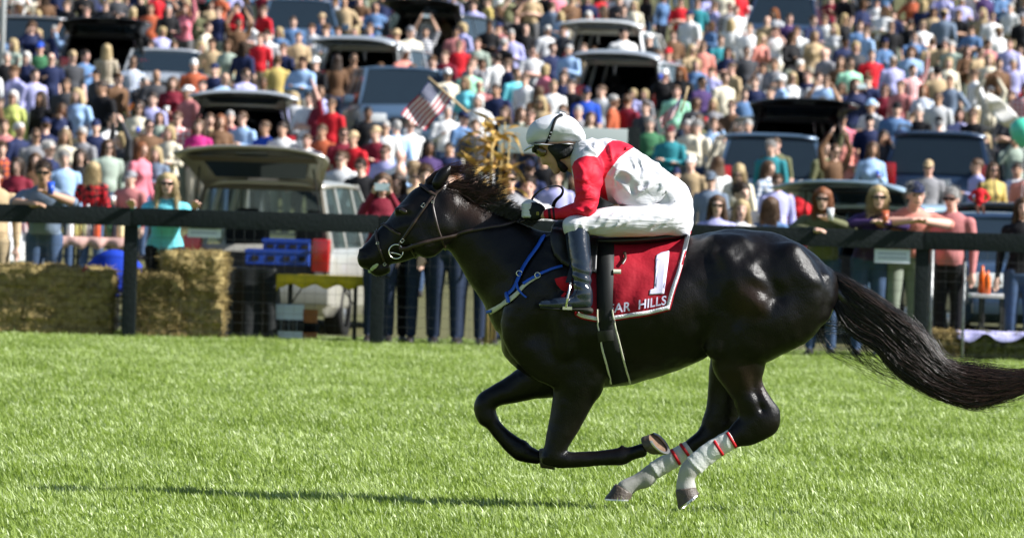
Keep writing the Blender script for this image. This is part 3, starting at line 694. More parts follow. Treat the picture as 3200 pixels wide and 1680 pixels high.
# mane and tail
def wander(n, k, amp):
    w = rng.normal(0, 1, (n, k, 3)); w = np.cumsum(w, 1) * amp; return w - w[:, :1]
def interp(poly, t):
    P_ = cr(poly, 6); L = np.concatenate([[0], np.cumsum(np.linalg.norm(np.diff(P_, axis=0), axis=1))]); L /= L[-1]
    return np.stack([np.interp(t, L, P_[:, i]) for i in range(P_.shape[1])], -1)
def tail():
    up = [(1120, 392), (1240, 455), (1400, 560), (1550, 665), (1660, 755), (1725, 830), (1790, 925), (1900, 990), (2060, 1012), (2210, 1030), (2330, 1022), (2480, 985)]
    lo = [(1150, 545), (1190, 640), (1290, 770), (1430, 850), (1540, 970), (1650, 1050), (1770, 1120), (1900, 1165), (2020, 1192), (2160, 1165), (2330, 1105), (2480, 1050)]
    U = np.array([at(*cC(*p), 0) for p in up]); Lw = np.array([at(*cC(*p), 0) for p in lo])
    def bundle(n, t0, t1, s0, s1, yr, amp, k=16):
        a = rng.uniform(*t0, n); b_ = rng.uniform(*t1, n); s = np.sort(rng.uniform(s0, s1, n))
        cl = np.round(s * 22) / 22; s2 = s * .45 + cl * .55
        t = a[:, None] + (b_ - a)[:, None] * np.linspace(0, 1, k)[None, :]
        wig = .05 * np.sin(t * 9 + s2[:, None] * 40)
        ss = np.clip(s[:, None] * (1 - t) + s2[:, None] * t + wig * t, -.15, 1.15)
        pu, pl = interp(U, t.ravel()).reshape(n, k, 3), interp(Lw, t.ravel()).reshape(n, k, 3)
        P_ = pu * (1 - ss[..., None]) + pl * ss[..., None]
        wid = .075 * np.sin(np.pi * np.clip(t * .8 + .12, 0, 1))
        P_[..., 1] += (rng.uniform(-1, 1, n)[:, None] * wid) * yr
        return P_ + wander(n, k, amp)
    A = bundle(4200, (0, .28), (.4, 1.0), -.08, 1.08, 1.0, .0036)
    B = bundle(2200, (.05, .5), (.7, 1.0), -.05, 1.05, 1.1, .005)
    onhorse(strands('tail', A, .0012, .0005, M_HAIR))
    o = onhorse(strands('tail_ends', B, .0011, .0005, M_HAIRB)); o['label'] = 'brownish longer hairs of the streaming tail'
    # core so that the dock end is opaque
    N = []
    for t in np.linspace(.03, .62, 9):
        u, l = interp(U, np.array([t]))[0], interp(Lw, np.array([t]))[0]
        N.append((*((u + l) / 2), np.linalg.norm(u - l) * .27, .045 * (1 - .6 * t)))
    V, Q = blob([Chain(N, k=0)], (), .014, 1); onhorse(obj('tail_core', mesh_np('tail_core', V, Q), M_HAIR))
    # loose wisps
    W = []
    for (pts, n, sp) in (([(1270, 745), (1180, 715), (1100, 705), (1040, 700)], 26, .026), ([(1280, 760), (1180, 745), (1110, 740), (1060, 760)], 18, .026),
                         ([(1080, 775), (1130, 860), (1250, 920), (1420, 975), (1600, 1040)], 16, .03), ([(1230, 790), (1290, 890), (1400, 980), (1500, 1020), (1590, 1030)], 26, .024),
                         ([(1330, 840), (1420, 930), (1520, 1000), (1600, 1020)], 14, .026), ([(1650, 740), (1760, 800), (1840, 930), (1960, 960), (2180, 985)], 22, .02), ([(1840, 975), (1990, 965), (2120, 985), (2240, 1030)], 18, .02), ([(1880, 1010), (2060, 1150), (2120, 1165), (2260, 1150)], 40, .02)):
        q = np.array([at(*cC(*p), -.03) for p in pts]); c = interp(q, np.linspace(0, 1, 16))
        o_ = rng.normal(0, sp, (n, 1, 3)) * np.linspace(.25, 1.3, 16)[None, :, None]
        W.append(c[None] + o_ + wander(n, 16, .003))
    o = onhorse(strands('tail_wisps', np.concatenate(W), .0010, .0005, M_HAIR))
tail()
def mane():
    crest = np.array([at(*p, 0) for p in (cE(905, 285), cE(1010, 320), cE(1130, 385), cE(1260, 460), cE(1400, 545), cE(1540, 600), cE(1700, 650), cE(1800, 680))])
    n, k = 2300, 12
    s = np.sort(rng.uniform(0, 1, n)); root = interp(crest, s); root[:, 1] += rng.normal(0, .022, n); root[:, 2] -= .022
    # direction and length along the neck: long locks stream back from the poll, short upright tuft towards the withers
    ang = np.interp(s, [0, .2, .4, .6, .8, 1], [3, 14, 34, 52, 58, 50]) + rng.normal(0, 10, n)
    ln = np.interp(s, [0, .1, .3, .45, .6, .85, 1], [.14, .16, .145, .115, .085, .07, .05]) * rng.uniform(.5, 1.15, n)
    cl = np.round(s * 60); lock = rng.normal(0, 1, 70)[cl.astype(int)]
    ang += lock * 11; ln *= 1 + .22 * lock
    t = np.linspace(0, 1, k)[None, :]
    a = np.radians(ang)[:, None] - t * np.radians(np.interp(s, [0, .5, 1], [12, 34, 30]))[:, None]
    dl = (ln / (k - 1))[:, None] * np.ones((1, k))
    dx, dz = np.cos(a) * dl, np.sin(a) * dl
    Pm = np.stack([np.cumsum(dx, 1) - dx[:, :1], rng.normal(0, .35, n)[:, None] * np.cumsum(dl, 1) * .6, np.cumsum(dz, 1) - dz[:, :1]], -1) + root[:, None]
    Pm += wander(n, k, .0022)
    onhorse(strands('mane', Pm[: int(n * .42)], .0014, .0005, M_HAIRB)); onhorse(strands('mane', Pm[int(n * .42):], .0015, .0006, mat('mane_sheen', (.014, .012, .012), .3, .8, .4, 20)))
    # forelock blown back between the ears, chin whiskers
    q = interp(np.array([at(*cE(*p), 0) for p in ((760, 285), (860, 215), (980, 175), (1120, 165), (1230, 175))]), np.linspace(0, 1, k))
    W = q[None] + rng.normal(0, .010, (120, 1, 3)) * np.linspace(.5, 2.0, k)[None, :, None] + wander(120, k, .002)
    onhorse(strands('forelock', W, .0013, .0005, M_HAIRB))
    W = []
    for i in range(40):
        p0 = at(*cE(rng.uniform(240, 350), rng.uniform(1215, 1235)), rng.uniform(-.03, .03)); e = p0 + np.array([rng.uniform(0, .04), rng.uniform(-.01, .01), rng.uniform(-.035, -.008)])
        W.append([p0 + (e - p0) * q_ for q_ in np.linspace(0, 1, 4)])
    onhorse(strands('whiskers', np.array(W), .0006, .0003, M_HAIR))
mane()

# ------------------------------------------------------------------ tack
M_LEATH = mat('dark_brown_leather', (0.030, 0.017, 0.012), .38, .5, .4, 25)
M_LEATHK = mat('black_leather', (0.006, 0.006, 0.007), .42, .45, .3, 20)
M_BLUE = mat('blue_webbing', (0.012, 0.09, 0.55), .5, .4, .15, 40)
M_CREAM = mat('cream_sheepskin_band', (0.62, 0.60, 0.47), .85, .2, .15, 30)
M_CLOTH = mat('crimson_cloth', (0.32, 0.006, 0.018), .7, .25, .18, 7, bump=.5, bscale=11)
M_TRIM = mat('white_braid', (0.72, 0.71, 0.76), .6, .3, .1, 40, bump=.3, bscale=120)
M_NUM = mat('lilac_white_satin', (0.66, 0.63, 0.83), .5, .4, .06, 20)
M_BUCK = mat('buckle_metal', (.75, .74, .70), .22, .5, .05, metal=1.0)
M_BLK = mat('black_elastic', (0.004, 0.005, 0.005), .6, .3, .3, 14)

def ribbon(path, w, off, name, m, parent, bvh=None, mirror=True, thick=.003, sub=6, side=False):
    """a flat strap lying on the animal: path in photograph pixels, width in pixels"""
    P_ = cr(np.array(path, float), sub) if len(path) > 2 else np.array([np.array(path[0]) + (np.array(path[1]) - np.array(path[0])) * t for t in np.linspace(0, 1, 12)])
    T = np.gradient(P_, axis=0); T /= np.linalg.norm(T, axis=1)[:, None] + 1e-9; Nn = np.stack([-T[:, 1], T[:, 0]], 1)
    W = w if hasattr(w, '__len__') else (w, w)
    ws = np.linspace(W[0], W[1], len(P_))
    rows = []
    last = None
    for p, n, ww in zip(P_, Nn, ws):
        row = []
        for s in (-.5, 0, .5):
            q = p + n * s * ww; h, nn = cast(q[0], q[1], bvh)
            if h is None:
                if last is None: continue
                h = at(q[0], q[1], last); nn = np.array([0, -1.0, 0])
            last = h[1]; row.append((h, nn))
        if len(row) == 3: rows.append(row)
    V = []; F = []
    n = len(rows)
    for o in (off, off + thick):
        for r in rows:
            for h, nn in r: V.append(h + nn * o)
    m_ = n * 3
    for i in range(n - 1):
        for j in range(2):
            a = i * 3 + j; F.append((a, a + 1, a + 4, a + 3)); F.append((m_ + a, m_ + a + 3, m_ + a + 4, m_ + a + 1))
        F.append((i * 3, i * 3 + 3, m_ + i * 3 + 3, m_ + i * 3)); F.append((i * 3 + 2, m_ + i * 3 + 2, m_ + i * 3 + 5, i * 3 + 5))
    b = MB(); b.add(V, F)
    o = b.build(name, m, parent, smooth=True)
    if mirror and parent is not None:
        b2 = MB(); b2.add([v * np.array([1, -1, 1]) for v in V], [tuple(reversed(f)) for f in F])
        o2 = b2.build(name, m, parent, smooth=True); o2.matrix_parent_inverse = Matrix.Translation(-parent.location)
    return o
def on_surface(px, py, off, bvh=None, y=None):
    h, n = cast(px, py, bvh)
    return h + n * off if h is not None else at(px, py, y or -.1)

# saddle cloth: over the back and down both sides
def saddle_cloth():
    t = thing('saddle_cloth', 'crimson saddle cloth numbered 1 with white border on the black horse', 'saddle cloth', tuple(at(2050, 800, 0)))
    R0 = np.array([(1712, 196), (1690, 300), (1668, 400), (1634, 510), (1596, 620), (1562, 742)], float)      # rear edge (crop F)
    L0 = np.array([(930, 205), (920, 330), (905, 450), (890, 570), (880, 680), (890, 775)], float)
    nu, nv = 56, 34
    bot = np.array([(890, 775), (940, 800), (1045, 822), (1120, 822), (1190, 812), (1320, 792), (1440, 772), (1562, 742)], float)
    grid = np.zeros((nu, nv, 3)); pxs = np.zeros((nu, nv, 2))
    for i, u in enumerate(np.linspace(0, 1, nu)):
        Lc, Rc = interp(L0, np.linspace(0, 1, nv)), interp(R0, np.linspace(0, 1, nv)); B_ = interp(bot, np.array([u]))[0]
        for j, v in enumerate(np.linspace(0, 1, nv)):
            q = Lc[j] * (1 - u) + Rc[j] * u
            lin = L0[-1] * (1 - u) + R0[-1] * u
            q = q + (B_ - lin) * v ** 2
            px, py = cF(*q); pxs[i, j] = px, py
            h, n = cast(px, py)
            if h is None: h = at(px, py + 6, -.03); n = np.array([0, -.3, .95])
            rip = .004 * math.sin(u * 26 + v * 3) * v ** 1.5 + .0035 * math.sin(u * 11 - v * 6)
            grid[i, j] = h + n * (.009 + rip + .010 * max(0, u - .93) / .07)
    # over the spine
    def sheet(G, off=0.0):
        V = []; nu_, nv_ = G.shape[:2]
        for i in range(nu_):
            col = [G[i, j] for j in range(nv_)]
            top = col[0].copy(); apex = np.array([top[0], 0, max(top[2], G[i, 0, 2]) + .012])
            mir = [c * np.array([1, -1, 1]) for c in col]
            V += list(reversed(col)) + [np.array([top[0], top[1] * .5, top[2] + .010]), apex, np.array([top[0], -top[1] * .5, top[2] + .010])] + mir
        k = 2 * nv_ + 3
        F = [(i * k + j, i * k + j + 1, (i + 1) * k + j + 1, (i + 1) * k + j) for i in range(nu_ - 1) for j in range(k - 1)]
        return V, F
    V, F = sheet(grid)
    b = MB(); b.add(V, F); o = b.build('cloth', M_CLOTH, t, smooth=True); o.matrix_parent_inverse = Matrix.Translation(-t.location)
    md = o.modifiers.new('thickness', 'SOLIDIFY'); md.thickness = .004; md.offset = 0
    bvh = BVHTree.FromPolygons([tuple(v) for v in V], F)
    # border: strips just inside the rear and lower edge
    def strip(edge_px, inner_px):
        VV = []; n = len(edge_px)
        for e, q in zip(edge_px, inner_px):
            for s in (0, .5, 1):
                p = e * (1 - s) + q * s; VV.append(on_surface(p[0], p[1], .0045, bvh, -.2))
        FF = [(i * 3 + j, i * 3 + j + 1, i * 3 + j + 4, i * 3 + j + 3) for i in range(n - 1) for j in range(2)]
        return VV, FF
    def off_in(edge, d0, d1):
        T = np.gradient(edge, axis=0); T /= np.linalg.norm(T, axis=1)[:, None]; Nn = np.stack([-T[:, 1], T[:, 0]], 1)
        return edge + Nn * d0, edge + Nn * d1
    rear = np.array([pxs[-1, j] for j in range(nv)]); low = np.array([pxs[i, -1] for i in range(nu)])[::-1]
    b = MB()
    e, q = off_in(rear, 3, 14); VV, FF = strip(e, q); b.add(VV, FF)
    e, q = off_in(low, 4, 16); e = e[:-1]; q = q[:-1]
    VV, FF = strip(e, q); VV = [v + np.array([0, -.0012, 0]) for v in VV]; b.add(VV, FF)
    o = b.build('border', M_TRIM, t, smooth=True); o.matrix_parent_inverse = Matrix.Translation(-t.location)
    md = o.modifiers.new('thickness', 'SOLIDIFY'); md.thickness = .002; md.offset = 0
    def patch(polys, off, name, m):
        bm = bmesh.new()
        for poly in polys:
            vs = [bm.verts.new((p[0], p[1], 0)) for p in poly]; bm.faces.new(vs)
        bmesh.ops.triangulate(bm, faces=bm.faces)
        for _ in range(2): bmesh.ops.subdivide_edges(bm, edges=[e_ for e_ in bm.edges if e_.calc_length() > 14], cuts=1, use_grid_fill=True)
        bmesh.ops.triangulate(bm, faces=bm.faces)
        VV = [on_surface(*cF(v.co.x, v.co.y), off, bvh, -.25) for v in bm.verts]; bm.verts.index_update()
        FF = [tuple(v.index for v in f.verts) for f in bm.faces]; bm.free()
        bb = MB(); bb.add(VV, FF); o_ = bb.build(name, m, t, smooth=True); o_.matrix_parent_inverse = Matrix.Translation(-t.location)
        md_ = o_.modifiers.new('thickness', 'SOLIDIFY'); md_.thickness = .0015; md_.offset = 0
        return o_
    patch([[(1462, 392), (1468, 358), (1500, 340), (1558, 328), (1556, 372), (1521, 575), (1527, 592), (1522, 626), (1415, 634), (1422, 598), (1452, 590), (1486, 400)]], .0045, 'number', M_NUM)
    # lettering
    def text(body, x0, y0, x1, y1, hgt):
        cu = bpy.data.curves.new('lettering', 'FONT'); cu.body = body; cu.offset = .018; cu.resolution_u = 3; cu.space_character = 1.05
        tmp = bpy.data.objects.new('lettering', cu); COL.objects.link(tmp)
        me = bpy.data.meshes.new_from_object(tmp.evaluated_get(bpy.context.evaluated_depsgraph_get())); bpy.data.objects.remove(tmp)
        bm = bmesh.new(); bm.from_mesh(me); bmesh.ops.triangulate(bm, faces=bm.faces)
        X = np.array([v.co.x for v in bm.verts]); Y_ = np.array([v.co.y for v in bm.verts]); w = X.max() - X.min()
        VV = []
        for v in bm.verts:
            s = (v.co.x - X.min()) / w; u = x0 + (x1 - x0) * s + (v.co.y / Y_.max()) * hgt * .06; q = y0 + (y1 - y0) * s - v.co.y / Y_.max() * hgt
            VV.append(on_surface(*cF(u, q), .006, bvh, -.25))
        bm.verts.index_update(); FF = [tuple(v.index for v in f.verts) for f in bm.faces]; bm.free()
        bb = MB(); bb.add(VV, FF); o_ = bb.build('lettering', M_NUM, t, smooth=True); o_.matrix_parent_inverse = Matrix.Translation(-t.location)
    text('FAR', 1134, 762, 1286, 742, 62); text('HILLS', 1342, 733, 1536, 700, 62)
    return t, bvh
CLOTH, CBVH = saddle_cloth()

def bothcast(px, py):
    a, n = cast(px, py); c, m_ = cast(px, py, CBVH)
    if a is None: return c, m_
    if c is None: return a, n
    return (c, m_) if np.linalg.norm(c - CAMP) < np.linalg.norm(a - CAMP) else (a, n)
_cast = cast
def cast(px, py, bvh=None):
    if bvh == 'both':
        a, n = _cast(px, py); c, m_ = _cast(px, py, CBVH)
        if a is None: return c, m_
        if c is None: return a, n
        return (c, m_) if np.linalg.norm(c - CAMP) < np.linalg.norm(a - CAMP) else (a, n)
    return _cast(px, py, bvh)

def saddle():
    t = thing('saddle', 'small black racing saddle with girth and stirrups on the black horse', 'saddle', tuple(at(1960, 760, 0)))
    fix = lambda o: setattr(o, 'matrix_parent_inverse', Matrix.Translation(-t.location)) or o
    # seat
    ch = [Chain([(*at(*cF(800, 178), 0), .05, .06), (*at(*cF(900, 232), 0), .035, .13), (*at(*cF(1080, 250), 0), .030, .17), (*at(*cF(1300, 245), 0), .028, .17), (*at(*cF(1500, 228), 0), .026, .15), (*at(*cF(1660, 205), 0), .022, .12)], k=.02)]
    fix(blobobj('seat', ch, M_LEATHK, t, h=.010))
    for f in (1, -1):
        # flap: padded leather panel lying against the shoulder
        pts = [(742, 195), (725, 240), (728, 300), (745, 360), (790, 420), (850, 450), (930, 440), (990, 490), (1050, 490), (1060, 260), (900, 200)]
        bm = bmesh.new(); vs = [bm.verts.new((p[0], p[1], 0)) for p in pts]; bm.faces.new(vs); bmesh.ops.triangulate(bm, faces=bm.faces)
        for _ in range(3): bmesh.ops.subdivide_edges(bm, edges=bm.edges[:], cuts=1, use_grid_fill=True)
        bmesh.ops.triangulate(bm, faces=bm.faces); bm.verts.index_update()
        VV = [on_surface(*cF(v.co.x, v.co.y), .024, 'both', -.2) * np.array([1, f, 1]) for v in bm.verts]; FF = [tuple(v.index for v in q.verts) for q in bm.faces]; bm.free()
        b = MB(); b.add(VV, FF); o = fix(b.build('flap', M_LEATHK, t, smooth=True)); md = o.modifiers.new('thickness', 'SOLIDIFY'); md.thickness = .012; md.offset = 0
    fix(ribbon([cF(1105, 235), cF(1108, 400), cF(1108, 560), cF(1106, 730), cF(1118, 820), cF(1150, 960), cF(1185, 1100), cF(1212, 1235)], (54, 50), .012, 'girth', M_BLK, t, 'both'))
    for a in (-1, 1):
        e = ribbon([cF(1106 + 57 * a, 735), cF(1113 + 60 * a, 820), cF(1143 + 62 * a, 960), cF(1178 + 64 * a, 1100), cF(1212 + 66 * a, 1240)], (4, 6.5), .0135, 'girth_edge', M_CREAM, t, 'both'); fix(e); e['label'] = 'pale piping along the girth edge'
    fix(ribbon([cF(1108, 880), cF(1115, 950)], 50, .0165, 'girth_keeper', M_LEATHK, t, 'both'))
    # grip tab and buckle end on the cloth
    fix(ribbon([cF(1166, 478), cF(1220, 480)], 13, .016, 'girth_tab', M_CREAM, t, 'both', mirror=False))
    fix(ribbon([cF(1238, 345), cF(1248, 385), cF(1225, 425)], 9, .012, 'buckle_strap', M_LEATH, t, 'both', mirror=False))
    # stirrups
    for f in (1, -1):
        c = at(*cF(842, 640), -.335 * f); s = bpy.data.objects.new('stirrup', None)
        b = MB(); pts = []
        for w in np.linspace(-.6, math.pi + .6, 16): pts.append((c[0] + .012 * math.sin(w), c[1] + math.cos(w) * .058, c[2] + math.sin(w) * .075 - .01))
        b.tube(pts, .006, 8)
        b.box((c[0] - .022, c[1] - .052, c[2] - .064), (c[0] + .022, c[1] + .052, c[2] - .050))
        fix(b.build('stirrup', M_BUCK, t, smooth=False))
        top = at(*cF(905, 330), -.27 * f); b = MB()
        b.prism([top + np.array([-.012, 0, 0]), top + np.array([.012, 0, 0]), c + np.array([.012, 0, .062]), c + np.array([-.012, 0, .062])], (0, .004 * f, 0))
        fix(b.build('stirrup_leather', M_LEATHK, t))
    # red rag showing under the boot
    pts = [(750, 520), (800, 505), (855, 500), (876, 560), (872, 590), (835, 612), (800, 600), (765, 560)]
    b = MB(); VV = [at(*cF(*p), -.30 - .012 * math.sin(i * 2.3)) for i, p in enumerate(pts)] + [at(*cF(815, 555), -.325)]
    b.add(VV, [(i, (i + 1) % len(pts), len(pts)) for i in range(len(pts))]); b.add([v + np.array([.002, .006, 0]) for v in VV], [((i + 1) % len(pts), i, len(pts)) for i in range(len(pts))])
    fix(b.build('red_pad', mat('red_felt', (.45, .008, .02), .8, .2), t, smooth=True))
    b = MB(); b.add([at(*cF(*p), -.335) for p in ((795, 640), (822, 612), (836, 622), (812, 655))], [(0, 1, 2, 3)]); b.add([at(*cF(*p), -.331) for p in ((795, 640), (822, 612), (836, 622), (812, 655))], [(3, 2, 1, 0)])
    fix(b.build('pad_tag', MATS['red_felt'], t))
saddle()

def breast_girth():
    t = thing('breast_collar', 'blue webbing breast collar with cream chest band on the horse', 'breast collar', tuple(at(1600, 900, 0)))
    fix = lambda o: setattr(o, 'matrix_parent_inverse', Matrix.Translation(-t.location)) or o
    fix(ribbon([cF(300, 752), cF(370, 712), cF(440, 668), cF(490, 625), cF(530, 578), cF(580, 540), cF(640, 505)], (17, 6), .006, 'chest_band', M_CREAM, t))
    fix(ribbon([cF(686, 222), cF(640, 300), cF(590, 370), cF(550, 430), cF(518, 492), cF(495, 545), cF(470, 595), cF(436, 632)], (9, 8), .010, 'neck_strap', M_BLUE, t))
    fix(ribbon([cF(802, 436), cF(740, 450), cF(680, 475), cF(620, 505), cF(572, 532), cF(536, 560)], 8, .012, 'side_strap', M_BLUE, t))
    fix(ribbon([cF(494, 545), cF(500, 590), cF(525, 625), cF(556, 652)], (7, 5), .013, 'strap_end', M_BLUE, t, mirror=False))
    fix(ribbon([cF(425, 622), cF(433, 655), cF(440, 690)], 9, .014, 'keeper', M_BLUE, t))
    fix(ribbon([cF(286, 748), cF(320, 742)], 9, .012, 'keeper', M_BLUE, t))
    for (u, v) in ((516, 492), (632, 500)):
        c = on_surface(*cF(u, v), .016); b = MB()
        b.tube([c + np.array([math.cos(w) * .013, -.002, math.sin(w) * .013]) for w in np.linspace(0, 2 * math.pi, 13)], .0025, 6); fix(b.build('buckle', M_BUCK, t, smooth=True))
breast_girth()

def bridle():
    t = thing('bridle', 'brown leather racing bridle with ring bit and reins on the horse head', 'bridle', tuple(at(1300, 700, 0)))
    fix = lambda o: setattr(o, 'matrix_parent_inverse', Matrix.Translation(-t.location)) or o
    R = lambda name, pts, w, off=.005, m=M_LEATH, **k: fix(ribbon([cE(*p) for p in pts], w, off, name, m, t, **k))
    R('cheekpiece', [(985, 275), (930, 320), (850, 400), (800, 450), (740, 530), (690, 600), (620, 700), (560, 790), (510, 860), (470, 920)], 8.5, .006)
    R('throat_strap', [(960, 300), (880, 365), (835, 430), (812, 500), (818, 560), (838, 650), (862, 740), (890, 830), (915, 900), (940, 968)], 7, .005)
    R('browband', [(675, 318), (720, 345), (780, 390), (845, 425)], 8, .008)
    R('noseband', [(320, 712), (370, 745), (430, 785), (490, 815)], 8, .006)
    R('noseband', [(322, 712), (275, 740), (252, 790), (252, 840), (265, 910), (280, 960), (300, 1020), (330, 1100), (345, 1130)], 7, .007)
    R('jaw_strap', [(600, 960), (625, 1010), (650, 1050)], 6, .004)
    R('rein', [(480, 950), (560, 940), (640, 918), (760, 885), (900, 845), (1050, 808), (1200, 775), (1350, 755), (1500, 738), (1620, 712), (1740, 668)], (13, 6), .018, M_LEATH)
    # buckles
    for (u, v, w_, h_, a) in ((720, 530, 15, 11, .95), (512, 870, 15, 11, .9), (628, 918, 15, 12, .15), (812, 495, 10, 8, 0), (266, 905, 11, 8, 0), (325, 1105, 12, 9, .8)):
        c = on_surface(*cE(u, v), .013); ca, sa = math.cos(a), math.sin(a); k = 1 / 657 / 2 * 1.25
        b = MB(); pts = [c + np.array([(x * ca - z * sa) * k, -.001, (x * sa + z * ca) * k]) for x, z in ((-w_ * .6, -h_ * .6), (w_ * .6, -h_ * .6), (w_ * .6, h_ * .6), (-w_ * .6, h_ * .6), (-w_ * .6, -h_ * .6))]
        b.tube(pts, .0016, 6); fix(b.build('buckle', M_BUCK, t))
    # bit ring and the small lower ring
    for f in (1, -1):
        c = on_surface(*cE(445, 972), .018) * np.array([1, f, 1]); r = 71 / 3.218 / 657
        b = MB(); b.tube([c + np.array([math.cos(w) * r, .006 * math.cos(w) * f, math.sin(w) * r]) for w in np.linspace(0, 2 * math.pi, 29)], .0033, 8, cap=False); fix(b.build('bit_ring', M_BUCK, t, smooth=True))
        b = MB(); b.tube([c + np.array([-r * .8, 0, -.005]), c + np.array([0, -.004 * f, -.008]), c + np.array([r * .95, 0, -.018])], .0028, 8); fix(b.build('bit_bar', M_BUCK, t, smooth=True))
    # pale foam at the lips, greenish grass froth
    V = []; F = []
    mf = mat('mouth_froth', (.42, .48, .26), .5, .4, .3, 60)
    ch = []
    for i, (u, v) in enumerate([(160, 1178), (185, 1195), (205, 1215), (225, 1228), (200, 1160), (225, 1135), (250, 1115), (180, 1180), (250, 1238)]):
        h, n = cast(*cE(u, v))
        if h is None: continue
        ch.append(ball(h, .0085 + .002 * (i % 3), b=.006, k=.008))
    fix(blobobj('froth', ch, mf, t, h=.004))
bridle()

# ------------------------------------------------------------------ the jockey
def poly_px(V):
    v = V - CAMP; z = v @ _fw
    return 1600 + FPX * (v @ RGT) / z, 840 - FPX * (v @ UPV) / z
M_SKIN = mat('skin_fair', (0.56, 0.33, 0.23), .5, .35, .1, 14)
M_SILK = mat('white_racing_silk', (0.60, 0.60, 0.635), .62, .22, .03, 8)
M_SILKC = mat('white_cap_silk', (0.62, 0.63, 0.665), .6, .25, .03, 8)
M_BREECH = mat('white_breeches', (0.60, 0.60, 0.635), .6, .25, .03, 8)
M_BOOT = mat('black_patent_boot', (0.010, 0.016, 0.027), .14, .6, .2, 9, bump=.25, bscale=16, coat=.5)
M_SOLEB = mat('boot_sole', (0.02, 0.02, 0.016), .7, .3)
M_GLOVE = mat('black_glove', (0.006, 0.008, 0.008), .65, .3, .2, 30, bump=.2, bscale=90)
M_GLW = mat('white_glove_fingers', (0.62, 0.64, 0.66), .6, .3, .08, 30)
M_PAD = mat('black_helmet_padding', (0.010, 0.011, 0.011), .6, .3, .3, 30, bump=.3, bscale=60)
def fold_nodes(m, scale, strength, stretch, rot, dist=.01):
    """cloth folds as fine relief: stretched noise and waves"""
    nt = m.node_tree; tc = nt.nodes.new('ShaderNodeTexCoord'); mp = nt.nodes.new('ShaderNodeMapping')
    mp.inputs['Scale'].default_value = stretch; mp.inputs['Rotation'].default_value = rot
    nt.links.new(tc.outputs['Object'], mp.inputs[0])
    n = nt.nodes.new('ShaderNodeTexNoise'); n.inputs['Scale'].default_value = scale; n.inputs['Detail'].default_value = 3; n.inputs['Distortion'].default_value = .6
    nt.links.new(mp.outputs[0], n.inputs['Vector'])
    bp = nt.nodes.new('ShaderNodeBump'); bp.inputs['Strength'].default_value = strength; bp.inputs['Distance'].default_value = dist
    nt.links.new(n.outputs['Fac'], bp.inputs['Height']); nt.links.new(bp.outputs['Normal'], BS(m).inputs['Normal'])
fold_nodes(M_SILK, 6, .6, (1, 1, 2.4), (0, .7, 0), .024)
fold_nodes(M_BREECH, 5, .6, (.8, 1, 6.5), (0, -.45, 0), .016)
fold_nodes(M_SILKC, 7, .5, (1.2, 1, 2.4), (0, .5, 0), .014)

jockey = thing('person', 'jockey in red and white silks crouched over the galloping black horse', 'person', tuple(at(1950, 760, 0)))
jfix = lambda o: (setattr(o, 'parent', jockey), setattr(o, 'matrix_parent_inverse', Matrix.Translation(-jockey.location)), o)[2]

TORSO = [(705, 345, 632, 520, .085), (800, 305, 672, 600, .14), (930, 308, 740, 700, .19), (1090, 345, 850, 780, .205), (1250, 425, 985, 838, .20), (1400, 528, 1120, 866, .185), (1520, 622, 1260, 868, .175)]
RUMP = [(1500, 625, 1290, 850, .165), (1612, 700, 1330, 900, .17), (1668, 880, 1380, 985, .175), (1655, 1010, 1430, 1080, .165)]
def arm(f):
    y = lambda v: -v * f
    up = [(700, 455, 880, 470, .066, y(.185)), (650, 560, 905, 560, .066, y(.215)), (662, 690, 895, 690, .062, y(.235)), (668, 790, 870, 820, .060, y(.245)), (655, 850, 838, 925, .058, y(.245)), (690, 880, 815, 968, .052, y(.24))]
    lo = [(760, 840, 800, 965, .052, y(.238)), (650, 838, 665, 988, .054, y(.215)), (545, 880, 545, 995, .046, y(.17)), (428, 898, 432, 992, .038, y(.115))]
    wr = [(440, 905, 445, 985, .032, y(.12)), (385, 915, 392, 985, .030, y(.10))]
    return up, lo, wr
def thigh(f):
    y = lambda v: -v * f
    return [(1420, 850, 1480, 1128, .10, y(.12)), (1180, 862, 1220, 1140, .095, y(.165)), (950, 880, 960, 1138, .085, y(.205)), (780, 925, 810, 1126, .072, y(.23)), (650, 970, 690, 1100, .062, y(.238)), (572, 1005, 590, 1085, .052, y(.24))]
def shin(f):
    y = lambda v: -v * f
    return [(1208, 690, 1336, 690, .055, y(.245)), (1222, 800, 1342, 805, .056, y(.275)), (1238, 900, 1350, 900, .050, y(.30)), (1248, 985, 1346, 995, .044, y(.315)), (1252, 1040, 1352, 1050, .042, y(.325))]
def shrink(c, d): c.N[:, 3:] = np.maximum(c.N[:, 3:] - d, .008); return c
def head_chains():
    H = lambda lst, **k: pairs(cG, lst, **k)
    C = [Chain([(*at(*cG(520, 560), 0), .088, .072), (*at(*cG(700, 520), 0), .092, .074)], k=.02, sub=1, tag=0)]
    C.append(H([(300, 690, 640, 600, .066), (350, 790, 700, 720, .064), (420, 860, 730, 800, .060), (500, 940, 720, 880, .052), (560, 1000, 690, 960, .042), (600, 1030, 660, 1010, .030)], k=.012, cap=(.5, .5)))
    C.append(H([(342, 770, 420, 760, .017), (346, 830, 440, 820, .018), (352, 890, 450, 880, .021)], k=.014, cap=(.6, .5)))          # nose
    C.append(ball(at(*cG(405, 900), 0), .011, b=.018, k=.010))
    C.append(ball(at(*cG(498, 925), 0), .010, b=.024, k=.008)); C.append(ball(at(*cG(520, 962), 0), .011, b=.024, k=.008)); C.append(ball(at(*cG(590, 1018), 0), .018, b=.022, k=.015))
    C.append(Chain([(*at(*cG(690, 760), 0), .058, .055), (*at(*cG(820, 830), 0), .060, .058), (*at(*cG(950, 860), 0), .070, .075)], k=.02))
    return C
